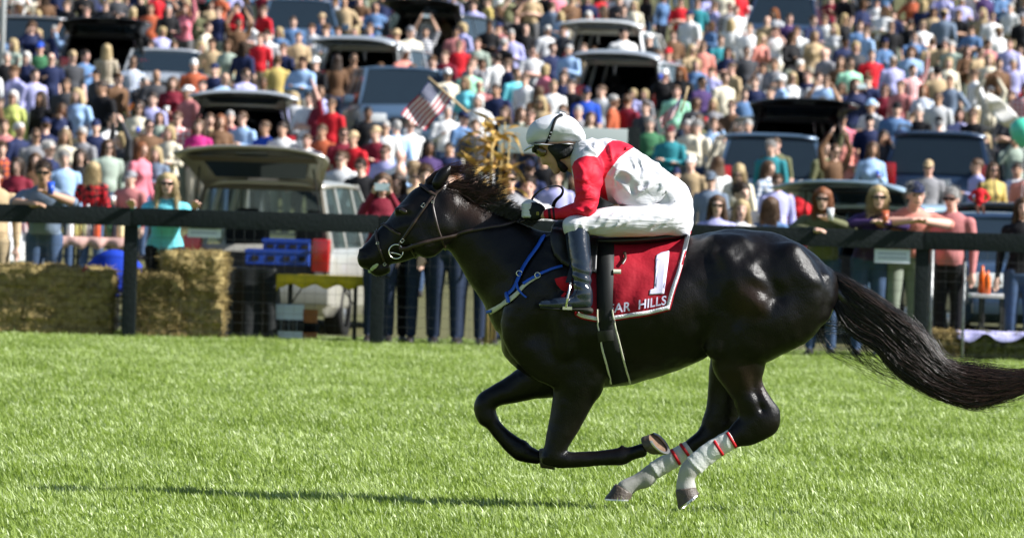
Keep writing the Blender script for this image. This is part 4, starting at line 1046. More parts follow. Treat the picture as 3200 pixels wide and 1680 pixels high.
def creases(C, paths, r):
    """raised folds that follow the cloth"""
    V, Q = blob(C, (), .014, 0); bv = BVHTree.FromPolygons([tuple(v) for v in V], [tuple(q) for q in Q.tolist()]); out = list(C)
    for pth in paths:
        P_ = interp(np.array([cD(*p) for p in pth]), np.linspace(0, 1, 7)); N = []
        for i, p in enumerate(P_):
            h, n = cast(p[0], p[1], bv)
            if h is not None: rr = r * (.35 + .75 * math.sin(math.pi * (i + .5) / 7)); N.append((*(h + n * rr * .25), rr, rr))
        if len(N) > 2: out += [Chain(N, k=.012, sub=2), Chain([(a, -b, c, d, e) for a, b, c, d, e in N], k=.012, sub=2)]
    return out
def jockey_build():
    C = head_chains()
    C.append(shrink(pairs(cD, TORSO, k=.03, cap=(.3, .4)), .014)); C.append(shrink(pairs(cD, RUMP, k=.03), .012))
    for f in (1, -1):
        u, l, w = arm(f)
        C.append(shrink(pairs(cD, u, k=.02, cap=(.6, .5)), .014)); C.append(shrink(pairs(cD, l, k=.015, cap=(.6, .12)), .014)); C.append(pairs(cD, w, k=.01))
        C.append(shrink(pairs(cD, thigh(f), k=.02), .012)); C.append(shrink(pairs(cA, shin(f), k=.02), .012))
    subs = [Chain([(*at(*cG(475, 948), -.06), .0035, .05), (*at(*cG(530, 925), -.06), .0035, .05)], k=.004, sub=1), Chain([(*at(*cG(475, 948), .06), .0035, .05), (*at(*cG(530, 925), .06), .0035, .05)], k=.004, sub=1)]
    for c in C: c.k *= .6
    V, Q = blob(C, subs, .0085, 1); me = mesh_np('body', V, Q)
    jfix(obj('body', me, M_SKIN))
    # silks
    C = [pairs(cD, TORSO, k=.05, cap=(.7, .8))]
    for f in (1, -1):
        u, l, w = arm(f); C.append(pairs(cD, u, k=.03, cap=(.95, .9), tag=1)); C.append(pairs(cD, l, k=.02, cap=(.7, .12), tag=1))
    for c in C: c.k *= .5
    # billow of the blouse over the waistband
    for f in (1, -1): C.append(Chain([(*at(*cD(1080, 780), -.15 * f), .045, .04), (*at(*cD(1220, 810), -.165 * f), .05, .035), (*at(*cD(1330, 760), -.16 * f), .045, .03)], k=.05))
    C.append(pairs(cD, [(735, 335, 640, 470, .075), (700, 345, 612, 520, .066)], k=.015, cap=(.3, .2)))      # collar
    def folds(F, ax):
        X = ax[0][:, None, None]; Y = ax[1][None, :, None]; Z = ax[2][None, None, :]
        w_ = vnoise(X, Y, Z, 9.0); q = .018 * np.abs(vnoise(X * 1.0 + Z * .6 + .03 * w_, Y * .6, Z * 1.6 - X * .8, 13.0)) + .004 * vnoise(X - Z * .5, Y, Z * .7, 22.0) + .004 * w_ - .003
        return F + q.astype(np.float32)
    C = creases(C, [[(950, 620), (1050, 680), (1150, 790)], [(1000, 560), (1120, 600), (1250, 720)], [(1210, 480), (1250, 600), (1190, 740)], [(1330, 560), (1400, 650), (1380, 760)], [(1420, 640), (1300, 720), (1180, 790)], [(1480, 640), (1400, 720), (1300, 800)], [(1060, 500), (1010, 590), (1000, 700)], [(1130, 450), (1180, 560), (1120, 680)],
        [(760, 340), (800, 400), (870, 450)], [(960, 360), (975, 450), (985, 520)], [(1120, 380), (1050, 440), (1000, 500)], [(690, 640), (760, 660), (830, 650)], [(680, 760), (760, 740), (840, 700)], [(700, 850), (760, 870), (820, 900)], [(600, 890), (680, 900), (740, 930)], [(700, 520), (740, 600), (720, 700)], [(1500, 680), (1440, 760), (1360, 820)]], .010)
    V, Q = blob(C, (), .0075, 1, folds); me = mesh_np('silk_shirt', V, Q)
    px, py = poly_px(V)
    D = lambda pts: [cD(*p) for p in pts]
    yoke = D([(845, 490), (855, 462), (905, 405), (945, 345), (985, 320), (1100, 325), (1190, 365), (1110, 415), (1040, 470), (985, 540), (940, 600), (918, 650), (930, 740), (950, 835), (880, 800), (870, 640), (905, 560)])
    sleeve = D([(640, 545), (660, 500), (700, 470), (760, 450), (830, 455), (880, 478), (915, 560), (915, 680), (890, 800), (850, 920), (820, 990), (500, 1015), (300, 1010), (300, 880), (520, 860), (650, 815), (660, 700), (655, 620)])
    # the two mark the same pattern on the far side
    tg = vtags(C, V)
    sd = np.maximum(poly_sd(px, py, yoke), np.where((tg == 1) | (np.abs(V[:, 1]) > .05), poly_sd(px, py, sleeve), -50))
    cuff = np.maximum(6.0 - np.abs(px - cD(452, 0)[0] - (py - cD(0, 940)[1]) * .1), 5.0 - np.abs(px - cD(488, 0)[0] - (py - cD(0, 940)[1]) * .1)) - 1.5
    cuff = np.where((tg == 1) & (py > cD(0, 870)[1]), cuff, -50)
    set_attr(me, 'red', sd / 657); set_attr(me, 'cuff', cuff / 657)
    attr_mix(M_SILK, 'red', (0.60, 0.012, 0.035), 0.0); attr_mix(M_SILK, 'cuff', (0.030, 0.010, 0.016), 0.0)
    jfix(obj('silk_shirt', me, M_SILK))
    # breeches
    C = [pairs(cD, RUMP, k=.05)]
    for f in (1, -1): C.append(pairs(cD, thigh(f), k=.03, cap=(1, .35)))
    for f in (1, -1): C.append(pairs(cA, [(1200, 660, 1330, 665, .058, -.24 * f), (1198, 700, 1335, 702, .060, -.246 * f), (1202, 730, 1325, 735, .058, -.25 * f)], k=.02, cap=(.5, .1)))
    C = creases(C, [[(1560, 880), (1450, 900), (1350, 960)], [(1580, 920), (1480, 980), (1400, 1060)], [(1600, 960), (1540, 1030), (1500, 1100)], [(1400, 870), (1280, 930), (1180, 1010)], [(1300, 880), (1180, 940), (1080, 1040)], [(1180, 880), (1080, 960), (1000, 1060)], [(1060, 900), (960, 980), (900, 1060)], [(940, 920), (860, 1000), (820, 1090)], [(760, 960), (720, 1030), (760, 1090)], [(1620, 800), (1540, 820), (1460, 880)], [(690, 1000), (660, 1050), (680, 1090)], [(1480, 900), (1360, 1000), (1290, 1090)]], .0065)
    def folds2(F, ax):
        X = ax[0][:, None, None]; Y = ax[1][None, :, None]; Z = ax[2][None, None, :]
        return F + (.007 * np.abs(vnoise(X * .5 + Z * .4, Y * .7, Z * 2.2 - X * .9, 15.0)) + .002 * vnoise(X, Y, Z, 14.0)).astype(np.float32)
    V, Q = blob(C, (), .0085, 1, folds2); jfix(obj('breeches', mesh_np('breeches', V, Q), M_BREECH))
    # boots
    for f in (1, -1):
        sc = pairs(cA, shin(f), k=.015, cap=(.08, .6)); sc.N[:, 3:] += .002
        foot = Chain([(*at(*cA(1312, 1085), -.325 * f), .040, .038), (*at(*cA(1240, 1090), -.33 * f), .034, .042), (*at(*cA(1160, 1098), -.335 * f), .028, .044), (*at(*cA(1088, 1100), -.335 * f), .018, .034)], k=.03)
        def wr(F, ax):
            X = ax[0][:, None, None]; Y = ax[1][None, :, None]; Z = ax[2][None, None, :]
            z0 = at(*cA(1290, 960), 0)[2]
            return F + (.0035 * np.sin(Z * 150 + X * 40) * np.exp(-((Z - z0) / .06) ** 2)).astype(np.float32) * np.ones_like(F)
        V, Q = blob([sc, foot], (), .0075, 1, wr); bt = jfix(obj('boot', mesh_np('boot', V, Q), M_BOOT))
        so = Chain([(*at(*cA(1330, 1128), -.325 * f), .012, .036), (*at(*cA(1240, 1124), -.33 * f), .010, .036), (*at(*cA(1150, 1122), -.335 * f), .009, .042), (*at(*cA(1085, 1114), -.335 * f), .008, .030)], k=.0)
        V, Q = blob([so, Chain([(*at(*cA(1320, 1135), -.325 * f), .016, .034), (*at(*cA(1342, 1133), -.325 * f), .016, .034)], k=.005, sub=1)], (), .006, 1); obj('sole', mesh_np('sole', V, Q), M_SOLEB, bt)
    # gloves: palm, four curled fingers and a thumb closed on the rein
    for f in (1, -1):
        y0 = -.085 * f; base = lambda u, v, y: at(*cD(u, v), y)
        palm = [pairs(cD, [(400, 888, 398, 992, .034, y0 - .012 * f), (350, 848, 350, 1000, .036, y0 - .008 * f), (290, 845, 285, 990, .030, y0), (262, 870, 262, 975, .022, y0 + .006 * f)], k=.01, cap=(.1, .4))]
        V, Q = blob(palm, (), .006, 1); g = jfix(obj('glove', mesh_np('glove', V, Q), M_GLOVE))
        fing = []
        for i, (v, ln) in enumerate(((862, .9), (892, 1.0), (925, .97), (955, .82))):
            fing.append(Chain([(*base(285, v, y0 - .022 * f), .0115, .0115), (*base(246, v - 2, y0 - .012 * f), .011, .011), (*base(232, v + 4, y0 + .016 * f), .0105, .0105), (*base(256, v + 8, y0 + .038 * f * ln), .0095, .0095)], k=.003, sub=3))
        fing.append(Chain([(*base(330, 858, y0 + .01 * f), .014, .014), (*base(285, 838, y0 + .016 * f), .012, .012), (*base(250, 848, y0 + .030 * f), .010, .010)], k=.006, sub=3))
        V, Q = blob(fing, (), .0048, 1); obj('fingers', mesh_np('fingers', V, Q), M_GLW, g)
        if f == 1:
            ml = mat('gold_print', (.7, .6, .1), .5, .4)
            for dv in (-7, 7):
                c = at(*cD(352, 938 + dv), y0 - .012 * f - .046); b = MB()
                b.tube([c + np.array([math.cos(w) * .0055, 0, math.sin(w) * .0035]) for w in np.linspace(0, 2 * math.pi, 11)], .0008, 5, cap=False); b.build('emblem', ml, g)
    # loop of rein standing up from the hands
    lp = [(300, 835), (318, 795), (365, 750), (430, 718), (500, 706), (548, 715), (566, 745), (552, 785), (518, 815), (492, 850), (484, 885)]
    c = interp(np.array([at(*cD(*p), -.06 + .02 * i / 10) for i, p in enumerate(lp)]), np.linspace(0, 1, 40)); b = MB()
    T = np.gradient(c, axis=0); Nn = np.cross(T, [0, 1, 0]); Nn /= np.linalg.norm(Nn, axis=1)[:, None]
    tw = np.linspace(-.5, .9, 40)
    VV = []
    for p, n, w in zip(c, Nn, tw):
        d = np.array([0, math.cos(w), 0]) + n * math.sin(w); d /= np.linalg.norm(d)
        for s, o_ in ((-.0095, -.0018), (.0095, -.0018), (.0095, .0018), (-.0095, .0018)): VV.append(p + d * s + np.cross(d, n if abs(d @ n) < .9 else [1, 0, 0]) * 0 + n * o_)
    b.add(VV, [(i * 4 + j, i * 4 + (j + 1) % 4, i * 4 + 4 + (j + 1) % 4, i * 4 + 4 + j) for i in range(39) for j in range(4)])
    r = b.build('rein_loop', M_LEATHK, None, smooth=False); r.parent = bpy.data.objects['bridle']; r.matrix_parent_inverse = Matrix.Translation(-bpy.data.objects['bridle'].location)
    # helmet under its silk cover
    dome = pairs(cG, [(172, 590, 160, 620, .03), (195, 420, 215, 625, .075), (300, 240, 330, 622, .105), (440, 160, 460, 620, .118), (600, 128, 620, 618, .122), (760, 160, 770, 612, .120), (900, 300, 900, 606, .108), (985, 420, 985, 600, .085), (1022, 500, 1005, 580, .05)], k=.0, cap=(.6, .6))
    V, Q = blob([dome], (Chain([(*at(*cG(-50, 872), 0), .075, .5), (*at(*cG(1250, 858), 0), .075, .5)], k=.006, sub=1),), .0065, 1,
                lambda F, ax: F + (.006 * np.abs(vnoise(ax[0][:, None, None] * .5, ax[1][None, :, None], ax[2][None, None, :] * 1.6, 26.0)) * np.clip((ax[0][:, None, None] - at(*cG(600, 0), 0)[0]) / .05, 0, 1)).astype(np.float32))
    hm = jfix(obj('helmet', mesh_np('helmet', V, Q), M_SILKC))
    rim = pairs(cG, [(165, 608, 162, 624, .03), (230, 600, 228, 622, .088), (450, 598, 450, 620, .124), (700, 596, 700, 616, .126), (900, 585, 900, 606, .105), (985, 575, 985, 598, .07)], k=0)
    V, Q = blob([rim], (), .006, 0); obj('rim', mesh_np('rim', V, Q), M_SILKC, hm)
    vis = Chain([(*at(*cG(235, 632), 0), .007, .085), (*at(*cG(170, 655), 0), .006, .078), (*at(*cG(115, 690), 0), .005, .058), (*at(*cG(92, 708), 0), .004, .035)], k=0)
    V, Q = blob([vis], (), .005, 0); obj('peak', mesh_np('peak', V, Q), M_SILKC, hm)
    bt = ball(at(*cG(684, 132), 0), .008, b=.014, ax=(.010, 0, -.003)); V, Q = blob([bt], (), .004, 0); obj('button', mesh_np('button', V, Q), M_SILKC, hm)
    bvh = BVHTree.FromObject(hm, bpy.context.evaluated_depsgraph_get())
    st = ribbon([cG(*p) for p in ((690, 158), (640, 175), (590, 215), (555, 290), (530, 360), (500, 440), (470, 510), (440, 570), (425, 610))], 8.0, .003, 'goggle_strap', M_BLK, None, bvh, True); jfix(st)
    # letters along the strap
    for i, ch_ in enumerate('SSG'):
        cu = bpy.data.curves.new('lettering', 'FONT'); cu.body = ch_; cu.size = .0095; cu.extrude = .0004; cu.align_x = 'CENTER'; cu.align_y = 'CENTER'; cu.offset = .0004
        p = on_surface(*cG(472 + i * 23, 508 - i * 48), .0085, bvh)
        tmp = bpy.data.objects.new('t', cu); COL.objects.link(tmp); me = bpy.data.meshes.new_from_object(tmp.evaluated_get(bpy.context.evaluated_depsgraph_get())); bpy.data.objects.remove(tmp)
        o = obj('lettering', me, M_TRIM); o.rotation_euler = (math.radians(90), -math.radians(64), 0)
        o.location = p; o.parent = st
    # padding over the ear, chin strap, goggles
    C = []
    for f in (1, -1):
        C.append(Chain([(*at(*cG(520, 660), -.072 * f), .020, .014), (*at(*cG(640, 690), -.078 * f), .030, .015), (*at(*cG(760, 690), -.070 * f), .032, .018)], k=.02))
        C.append(Chain([(*at(*cG(560, 730), -.073 * f), .014, .010), (*at(*cG(680, 760), -.072 * f), .024, .012)], k=.02, sub=1))
        C.append(Chain([(*at(*cG(590, 790), -.068 * f), .012, .008), (*at(*cG(620, 870), -.062 * f), .010, .007), (*at(*cG(660, 930), -.054 * f), .014, .010)], k=.012))
        C.append(Chain([(*at(*cG(670, 940), -.050 * f), .016, .010), (*at(*cG(715, 985), -.035 * f), .018, .016)], k=.012, sub=1))
    C.append(Chain([(*at(*cG(712, 988), -.036), .016, .02), (*at(*cG(712, 988), .036), .016, .02)], k=.01, sub=1))
    C.append(pairs(cG, [(200, 640, 420, 640, .080), (205, 690, 300, 685, .070), (215, 738, 290, 732, .062)], k=.01, cap=(.1, .2)))
    V, Q = blob(C, (), .0065, 1); jfix(obj('helmet_padding', mesh_np('helmet_padding', V, Q), M_PAD))
    ml = mat('amber_goggle_lens', (.10, .055, .006), .08, .8)
    V, Q = blob([pairs(cG, [(268, 690, 300, 765, .06), (310, 680, 360, 800, .066), (390, 670, 410, 800, .070)], k=.0, cap=(.2, .2))], (), .006, 1); g = jfix(obj('goggles', mesh_np('goggles', V, Q), M_PAD))
    V, Q = blob([Chain([(*at(*cG(285, 720), -.03), .012, .024), (*at(*cG(330, 765), -.04), .011, .028)], k=0, sub=1), Chain([(*at(*cG(290, 720), .03), .012, .024), (*at(*cG(330, 765), .04), .011, .028)], k=0, sub=1), Chain([(*at(*cG(345, 700), -.066), .02, .008), (*at(*cG(380, 730), -.068), .022, .008)], k=0, sub=1)], (), .005, 1); obj('lens', mesh_np('lens', V, Q), ml, g)
jockey_build()

# ------------------------------------------------------------------ spectators
ARMS = {
 'stand': (((.235, .03, 1.12), (.25, -.06, .88)), ((-.235, .03, 1.12), (-.25, -.04, .88))),
 'cup': (((.24, .0, 1.13), (.11, -.25, 1.20)), ((-.235, .03, 1.12), (-.25, -.05, .88))),
 'cup2': (((.235, .03, 1.12), (.245, -.05, .88)), ((-.25, .0, 1.13), (-.13, -.26, 1.24))),
 'camera': (((.25, -.15, 1.24), (.085, -.25, 1.52)), ((-.25, -.15, 1.24), (-.085, -.25, 1.52))),
 'raised': (((.27, -.03, 1.63), (.13, -.08, 1.88)), ((-.27, -.03, 1.63), (-.13, -.08, 1.88))),
 'cross': (((.25, -.05, 1.13), (-.06, -.19, 1.18)), ((-.25, -.05, 1.13), (.06, -.18, 1.14))),
 'hips': (((.35, .07, 1.15), (.18, -.07, 1.0)), ((-.35, .07, 1.15), (-.18, -.07, 1.0))),
 'point': (((.25, -.08, 1.60), (.22, -.18, 1.86)), ((-.235, .03, 1.12), (-.25, -.04, .88))),
 'rail': (((.29, -.08, 1.27), (.02, -.25, 1.30)), ((-.29, -.08, 1.27), (-.04, -.24, 1.30))),
 'grip': (((.29, -.12, 1.16), (.26, -.37, 1.37)), ((-.29, -.12, 1.18), (-.30, -.37, 1.37))),
 'railcup': (((.29, -.08, 1.27), (.07, -.25, 1.35)), ((-.27, -.08, 1.25), (-.05, -.30, 1.24))),
}
TILT = {'rail': .56, 'railcup': .52, 'grip': .20}
HEADC = {}
def person_chains(pose, female):
    ws = .86 if female else 1.0
    tl = TILT.get(pose, 0.0)
    py = math.sin(tl) * .55
    def up(p):          # bend the upper body forward about the hips
        x, y, z = p; dz = z - .95
        return (x, y + py - math.sin(tl) * dz - (0), .95 + math.cos(tl) * dz + .0)
    C = []; X = (1, 0, 0)
    hip = .165 if not female else .172
    T = [(0, 0, .90, .112, hip), (0, 0, 1.0, .112 if not female else .10, hip * .94), (0, -.005, 1.10, .108 if not female else .092, .150 * ws), (0, -.005, 1.24, .122, .168 * ws), (0, .0, 1.36, .112, .182 * ws), (0, .01, 1.435, .065, .12 * ws)]
    C.append(Chain([(*up(t[:3]), t[3], t[4]) for t in T], X, .03, cap=(.3, .7), tag=1))
    if female:
        for s in (-1, 1): C.append(ball(up((s * .07, -.085, 1.25)), .062, X, .04, tag=1))
    else: C.append(ball(up((0, -.05, 1.05)), .10, X, .06, tag=1, b=.12))
    C.append(Chain([(*up((0, .012, 1.40)), .055 * (.9 if female else 1), .055 * (.88 if female else 1)), (*up((0, -.005, 1.54)), .050, .050 * (.9 if female else 1))], X, .015, tag=0, sub=1))
    hc = np.array(up((0, -.015, 1.615))); 
    if tl: hc = hc + np.array([0, -.02, .02])
    HEADC[(pose, female)] = hc
    hc = hc + np.array([0, 0, -.012]); HEADC[(pose, female)] = hc; n0h = len(C)
    H = lambda x, y, z: tuple(hc + np.array([x, y, z]) * .91)
    C.append(Chain([(*H(0, .022, .03), .088, .074), (*H(0, -.010, .035), .088, .074)], X, .01, tag=0, sub=1))
    C.append(Chain([(*H(0, -.030, .00), .068, .062), (*H(0, -.040, -.05), .052, .052), (*H(0, -.052, -.088), .028, .032)], X, .02, tag=0))
    C.append(Chain([(*H(0, -.098, .012), .009, .009), (*H(0, -.118, -.025), .014, .015)], X, .012, tag=0, sub=1))
    for s in (-1, 1): C.append(ball(H(s * .076, .01, -.005), .026, X, .006, tag=0, b=.010))
    for c in C[n0h:]: c.N[:, 3:] *= .91
    ref = ARMS[pose]
    for s, (el, wr) in zip((1, -1), ref):
        sh = np.array(up((s * .185 * ws, .005, 1.375))); el = np.array(el); wr = np.array(wr)
        if tl and pose != 'grip':
            pass
        el = el * np.array([ws ** .5, 1, 1])
        k = .92 if female else 1.0
        C.append(Chain([(*sh, .066 * k, .066 * k), (*(sh * .5 + el * .5), .056 * k, .056 * k), (*el, .049 * k, .049 * k)], X, .025, tag=1, sub=2))
        C.append(Chain([(*el, .047 * k, .047 * k), (*(el * .6 + wr * .4), .044 * k, .044 * k), (*wr, .030 * k, .030 * k)], X, .012, tag=2, sub=2))
        d = (wr - el) / np.linalg.norm(wr - el)
        side = np.cross(d, [0, 0, 1.0]) if abs(d[2]) < .9 else np.array([1.0, 0, 0]); side /= np.linalg.norm(side)
        pm = wr + d * .045
        C.append(Chain([(*wr, .026, .026), (*pm, .024, .038), (*(wr + d * .085), .018, .040)], tuple(side), .008, tag=0, sub=1))
        curl = np.array([0, -.3, -.8]) if pose in ('rail', 'grip', 'railcup') else d * .6 + np.array([0, -.5, -.2])
        for q, ln in zip((-1.2, -.4, .4, 1.2), (.055, .07, .066, .05)):
            b0 = wr + d * .085 + side * q * .021; b1 = b0 + d * ln * .55; b2 = b1 + (d * .35 + curl * .65) * ln * .55
            C.append(Chain([(*b0, .0095, .0095), (*b1, .0090, .0090), (*b2, .008, .008)], tuple(side), .004, tag=0, sub=1))
        th = wr + d * .03 - side * s * .032; C.append(Chain([(*th, .012, .012), (*(th + d * .045 - side * s * .018 + np.array([0, -.012, .004])), .010, .010)], tuple(side), .008, tag=0, sub=1))
    hy = py
    for s in (-1, 1):
        C.append(Chain([(s * .085, hy, .92, .102, .098), (s * .092, hy - .012, .70, .088, .082), (s * .095, hy - .012, .50, .066, .064), (s * .098, hy + .012, .30, .062, .060), (s * .10, hy + .02, .10, .050, .052)], X, .02, cap=(.8, .3), tag=3))
        C.append(Chain([(s * .10, hy + .04, .05, .046, .042), (s * .105, hy - .05, .045, .042, .044), (s * .112, hy - .15, .032, .030, .040)], X, .01, tag=4))
    return C
def hairchains(style):
    X = (1, 0, 0); C = []; S = []
    cap = Chain([(0, .032, .045, .094, .082), (0, -.004, .050, .092, .080)], X, 0, sub=1)
    if style in ('short', 'long', 'bob', 'bun'):
        C.append(cap)
        S.append(Chain([(0, -.155, -.075, .115, .3), (0, -.150, .0, .075, .3)], X, .02, sub=1)); S.append(Chain([(0, -.03, -.12, .085, .3), (0, .05, -.14, .07, .3)], X, .02, sub=1)) if style == 'short' else None
    if style == 'long':
        C.append(Chain([(0, .065, .04, .05, .088), (0, .075, -.08, .042, .105), (0, .085, -.20, .038, .11), (0, .08, -.30, .02, .09)], X, .03))
        for s in (-1, 1): C.append(Chain([(s * .072, .005, .06, .045, .026), (s * .088, -.005, -.06, .04, .024), (s * .095, .0, -.18, .030, .022), (s * .092, -.01, -.26, .015, .013)], X, .03))
    if style == 'bob':
        C.append(Chain([(0, .06, .03, .055, .088), (0, .065, -.10, .04, .09)], X, .03, sub=1))
        for s in (-1, 1): C.append(Chain([(s * .072, .0, .06, .045, .026), (s * .084, .008, -.10, .030, .020)], X, .03, sub=1))
    if style == 'bun': C.append(ball((0, .12, .09), .045, X, .02))
    if style == 'cap':
        C.append(Chain([(0, .030, .058, .094, .083), (0, -.006, .060, .092, .081)], X, 0, sub=1)); S.append(Chain([(0, .2, -.09, .115, .5), (0, -.3, -.09, .115, .5)], X, .01, sub=1))
        C.append(Chain([(0, -.08, .046, .008, .066), (0, -.15, .036, .007, .060), (0, -.175, .028, .006, .042)], X, .008))
    if style == 'sunhat':
        C.append(Chain([(0, .03, .075, .080, .086), (0, -.006, .075, .080, .086)], X, 0, sub=1)); S.append(Chain([(0, .2, -.07, .11, .5), (0, -.3, -.07, .11, .5)], X, .01, sub=1))
        C.append(Chain([(0, .03, .050, .15, .012), (0, -.02, .046, .15, .012)], (0, 0.05, 1), .02, sub=1))
    return C, S
PT = {}; HT = {}
SLOTS = 6
M_DARKF = mat('eyes_and_lips', (.06, .028, .022), .4, .4)
def person_mesh(pose, female, h):
    key = (pose, female, h)
    if key in PT: return PT[key]
    C = person_chains(pose, female)
    V, Q = blob(C, (), h, 1)
    tg = vtags(C, V)
    ft = np.sort(tg[Q], 1)[:, 1].astype(np.int32)
    hc = HEADC[(pose, female)]; fc = V[Q].mean(1) - hc
    if pose != 'grip': ft[(ft == 1) & (V[Q].mean(1)[:, 2] < (.955 if not female else .93))] = 3
    ft[(ft == 0) & (fc[:, 1] < -.06) & (np.hypot(np.abs(fc[:, 0]) - .032, fc[:, 2] - .012) < max(.011, h * .6))] = 5
    ft[(ft == 0) & (fc[:, 1] < -.06) & (np.abs(fc[:, 0]) < .024) & (np.abs(fc[:, 2] + .058) < max(.006, h * .45))] = 5
    me = mesh_np('person', V, Q); me.polygons.foreach_set('material_index', ft)
    for i in range(SLOTS): me.materials.append(M_DARKF)
    PT[key] = (me, V, Q, ft); return PT[key]
def hair_mesh(style, h):
    key = (style, h)
    if key in HT: return HT[key]
    C, S = hairchains(style)
    for c in C + S: c.N *= .915
    V, Q = blob(C, S, h, 1); HT[key] = (mesh_np('hair', V, Q), V, Q); return HT[key]
def glasses_mesh():
    b = MB()
    for s in (-1, 1): b.prism([(s * .034 + dx, -.108 - abs(dx) * .0, .012 + dz) for dx, dz in ((-.030, .014), (.030, .014), (.026, -.016), (0, -.022), (-.026, -.016))], (0, .012, 0)); b.box((s * .064 - .003, -.10, .012), (s * .064 + .003, .0, .02))
    b.box((-.008, -.108, .014), (.008, -.10, .022))
    return b.mesh('sunglasses')   # sits on the head at full size
GLM = glasses_mesh(); M_GLS = mat('black_sunglasses', (.006, .006, .008), .12, .6); GLM.materials.append(M_GLS)
def cup_mesh():
    b = MB(); b.lathe([(.026, -.06), (.038, .06), (.036, .058), (.025, -.05)], 12); return b.mesh('cup', True)
CUPM = cup_mesh()
def phone_mesh():
    b = MB(); b.box((-.075, -.006, -.038), (.075, .006, .038)); return b.mesh('phone', bevel=.005)
PHM = phone_mesh()

SKINS = {'fair': (.70, .45, .35), 'light': (.58, .36, .26), 'tan': (.46, .27, .18), 'rosy': (.68, .40, .32), 'brown': (.20, .105, .065)}
HAIRS = {'blond': (.40, .30, .155), 'dark blond': (.25, .17, .09), 'brown': (.085, .045, .022), 'dark brown': (.035, .02, .012), 'black': (.012, .01, .01), 'grey': (.34, .33, .32), 'white': (.62, .60, .57), 'auburn': (.20, .07, .025)}
SHIRTS = {'navy': (.016, .024, .075), 'black': (.009, .009, .011), 'white': (.78, .78, .78), 'light blue': (.32, .48, .72), 'lavender': (.40, .40, .68), 'denim blue': (.10, .19, .36), 'royal blue': (.02, .08, .50),
 'teal': (.03, .23, .27), 'aqua': (.16, .60, .70), 'mint': (.35, .70, .50), 'red': (.55, .015, .025), 'maroon': (.18, .014, .03), 'rust': (.42, .10, .045), 'orange': (.62, .12, .02), 'salmon': (.66, .25, .20), 'pink': (.68, .20, .26),
 'magenta': (.50, .03, .20), 'dusty pink': (.45, .17, .17), 'purple': (.055, .030, .11), 'cream': (.70, .64, .50), 'tan': (.46, .34, .20), 'brown': (.14, .075, .04), 'grey': (.25, .25, .27), 'charcoal': (.05, .052, .06),
 'olive': (.13, .135, .07), 'green': (.05, .17, .08), 'sage': (.33, .40, .34), 'yellow': (.56, .43, .14), 'lime': (.50, .55, .16), 'grey blue': (.16, .21, .29), 'pale grey': (.52, .53, .55)}
PATT = {'navy and white striped': ('navy', 'white', 1), 'blue plaid': ('denim blue', 'white', 2), 'red plaid': ('red', 'white', 2), 'orange and navy plaid': ('orange', 'navy', 3), 'red patterned': ('red', 'black', 4), 'brown plaid': ('brown', 'cream', 2)}
PANTS = {'jeans': (.05, .085, .16), 'dark jeans': (.016, .026, .055), 'black trousers': (.010, .010, .012), 'khaki trousers': (.36, .28, .17), 'grey trousers': (.12, .12, .125), 'cream trousers': (.55, .50, .40), 'sage trousers': (.22, .25, .20)}
def shirt_mat(c):
    n = 'cloth ' + c
    if n in MATS: return MATS[n]
    if c in SHIRTS: return mat(n, SHIRTS[c], .75, .2, .16, 9, bump=.5, bscale=14)
    a, b_, kind = PATT[c]; m = mat(n, SHIRTS[a], .75, .2, .1, 9)
    nt = m.node_tree; tc = nt.nodes.new('ShaderNodeTexCoord'); old = BS(m).inputs['Base Color'].links[0].from_socket
    def wave(direction, scale):
        w = nt.nodes.new('ShaderNodeTexWave'); w.bands_direction = direction; w.inputs['Scale'].default_value = scale; nt.links.new(tc.outputs['Object'], w.inputs['Vector'])
        g = nt.nodes.new('ShaderNodeMath'); g.operation = 'GREATER_THAN'; g.inputs[1].default_value = .55; nt.links.new(w.outputs['Fac'], g.inputs[0]); return g.outputs[0]
    if kind == 1: f = wave('Z', 5)
    elif kind == 4:
        v = nt.nodes.new('ShaderNodeTexVoronoi'); v.inputs['Scale'].default_value = 22; nt.links.new(tc.outputs['Object'], v.inputs['Vector'])
        g = nt.nodes.new('ShaderNodeMath'); g.operation = 'GREATER_THAN'; g.inputs[1].default_value = .5; nt.links.new(v.outputs['Distance'], g.inputs[0]); f = g.outputs[0]
    else:
        ad = nt.nodes.new('ShaderNodeMath'); ad.operation = 'MULTIPLY_ADD'; nt.links.new(wave('Z', 4), ad.inputs[0]); ad.inputs[1].default_value = .5
        s2 = nt.nodes.new('ShaderNodeMath'); s2.operation = 'MULTIPLY'; s2.inputs[1].default_value = .5; nt.links.new(wave('X', 4), s2.inputs[0]); nt.links.new(s2.outputs[0], ad.inputs[2]); f = ad.outputs[0]
    mx = nt.nodes.new('ShaderNodeMix'); mx.data_type = 'RGBA'; nt.links.new(f, mx.inputs['Factor']); nt.links.new(old, mx.inputs['A']); mx.inputs['B'].default_value = (*SHIRTS[b_], 1)
    nt.links.new(mx.outputs['Result'], BS(m).inputs['Base Color']); return m
def skin_mat(s): return mat('skin ' + s, SKINS[s], .5, .3, .12, 16)
def hair_mat(s): return mat('hair ' + s, HAIRS[s], .5, .35, .35, 40, bump=.5, bscale=60)
def pant_mat(s): return mat('cloth ' + s, PANTS[s], .8, .2, .2, 9)
M_SHOES = mat('dark_shoes', (.02, .016, .013), .5, .4)
PEOPLE = []
FRZ = {}
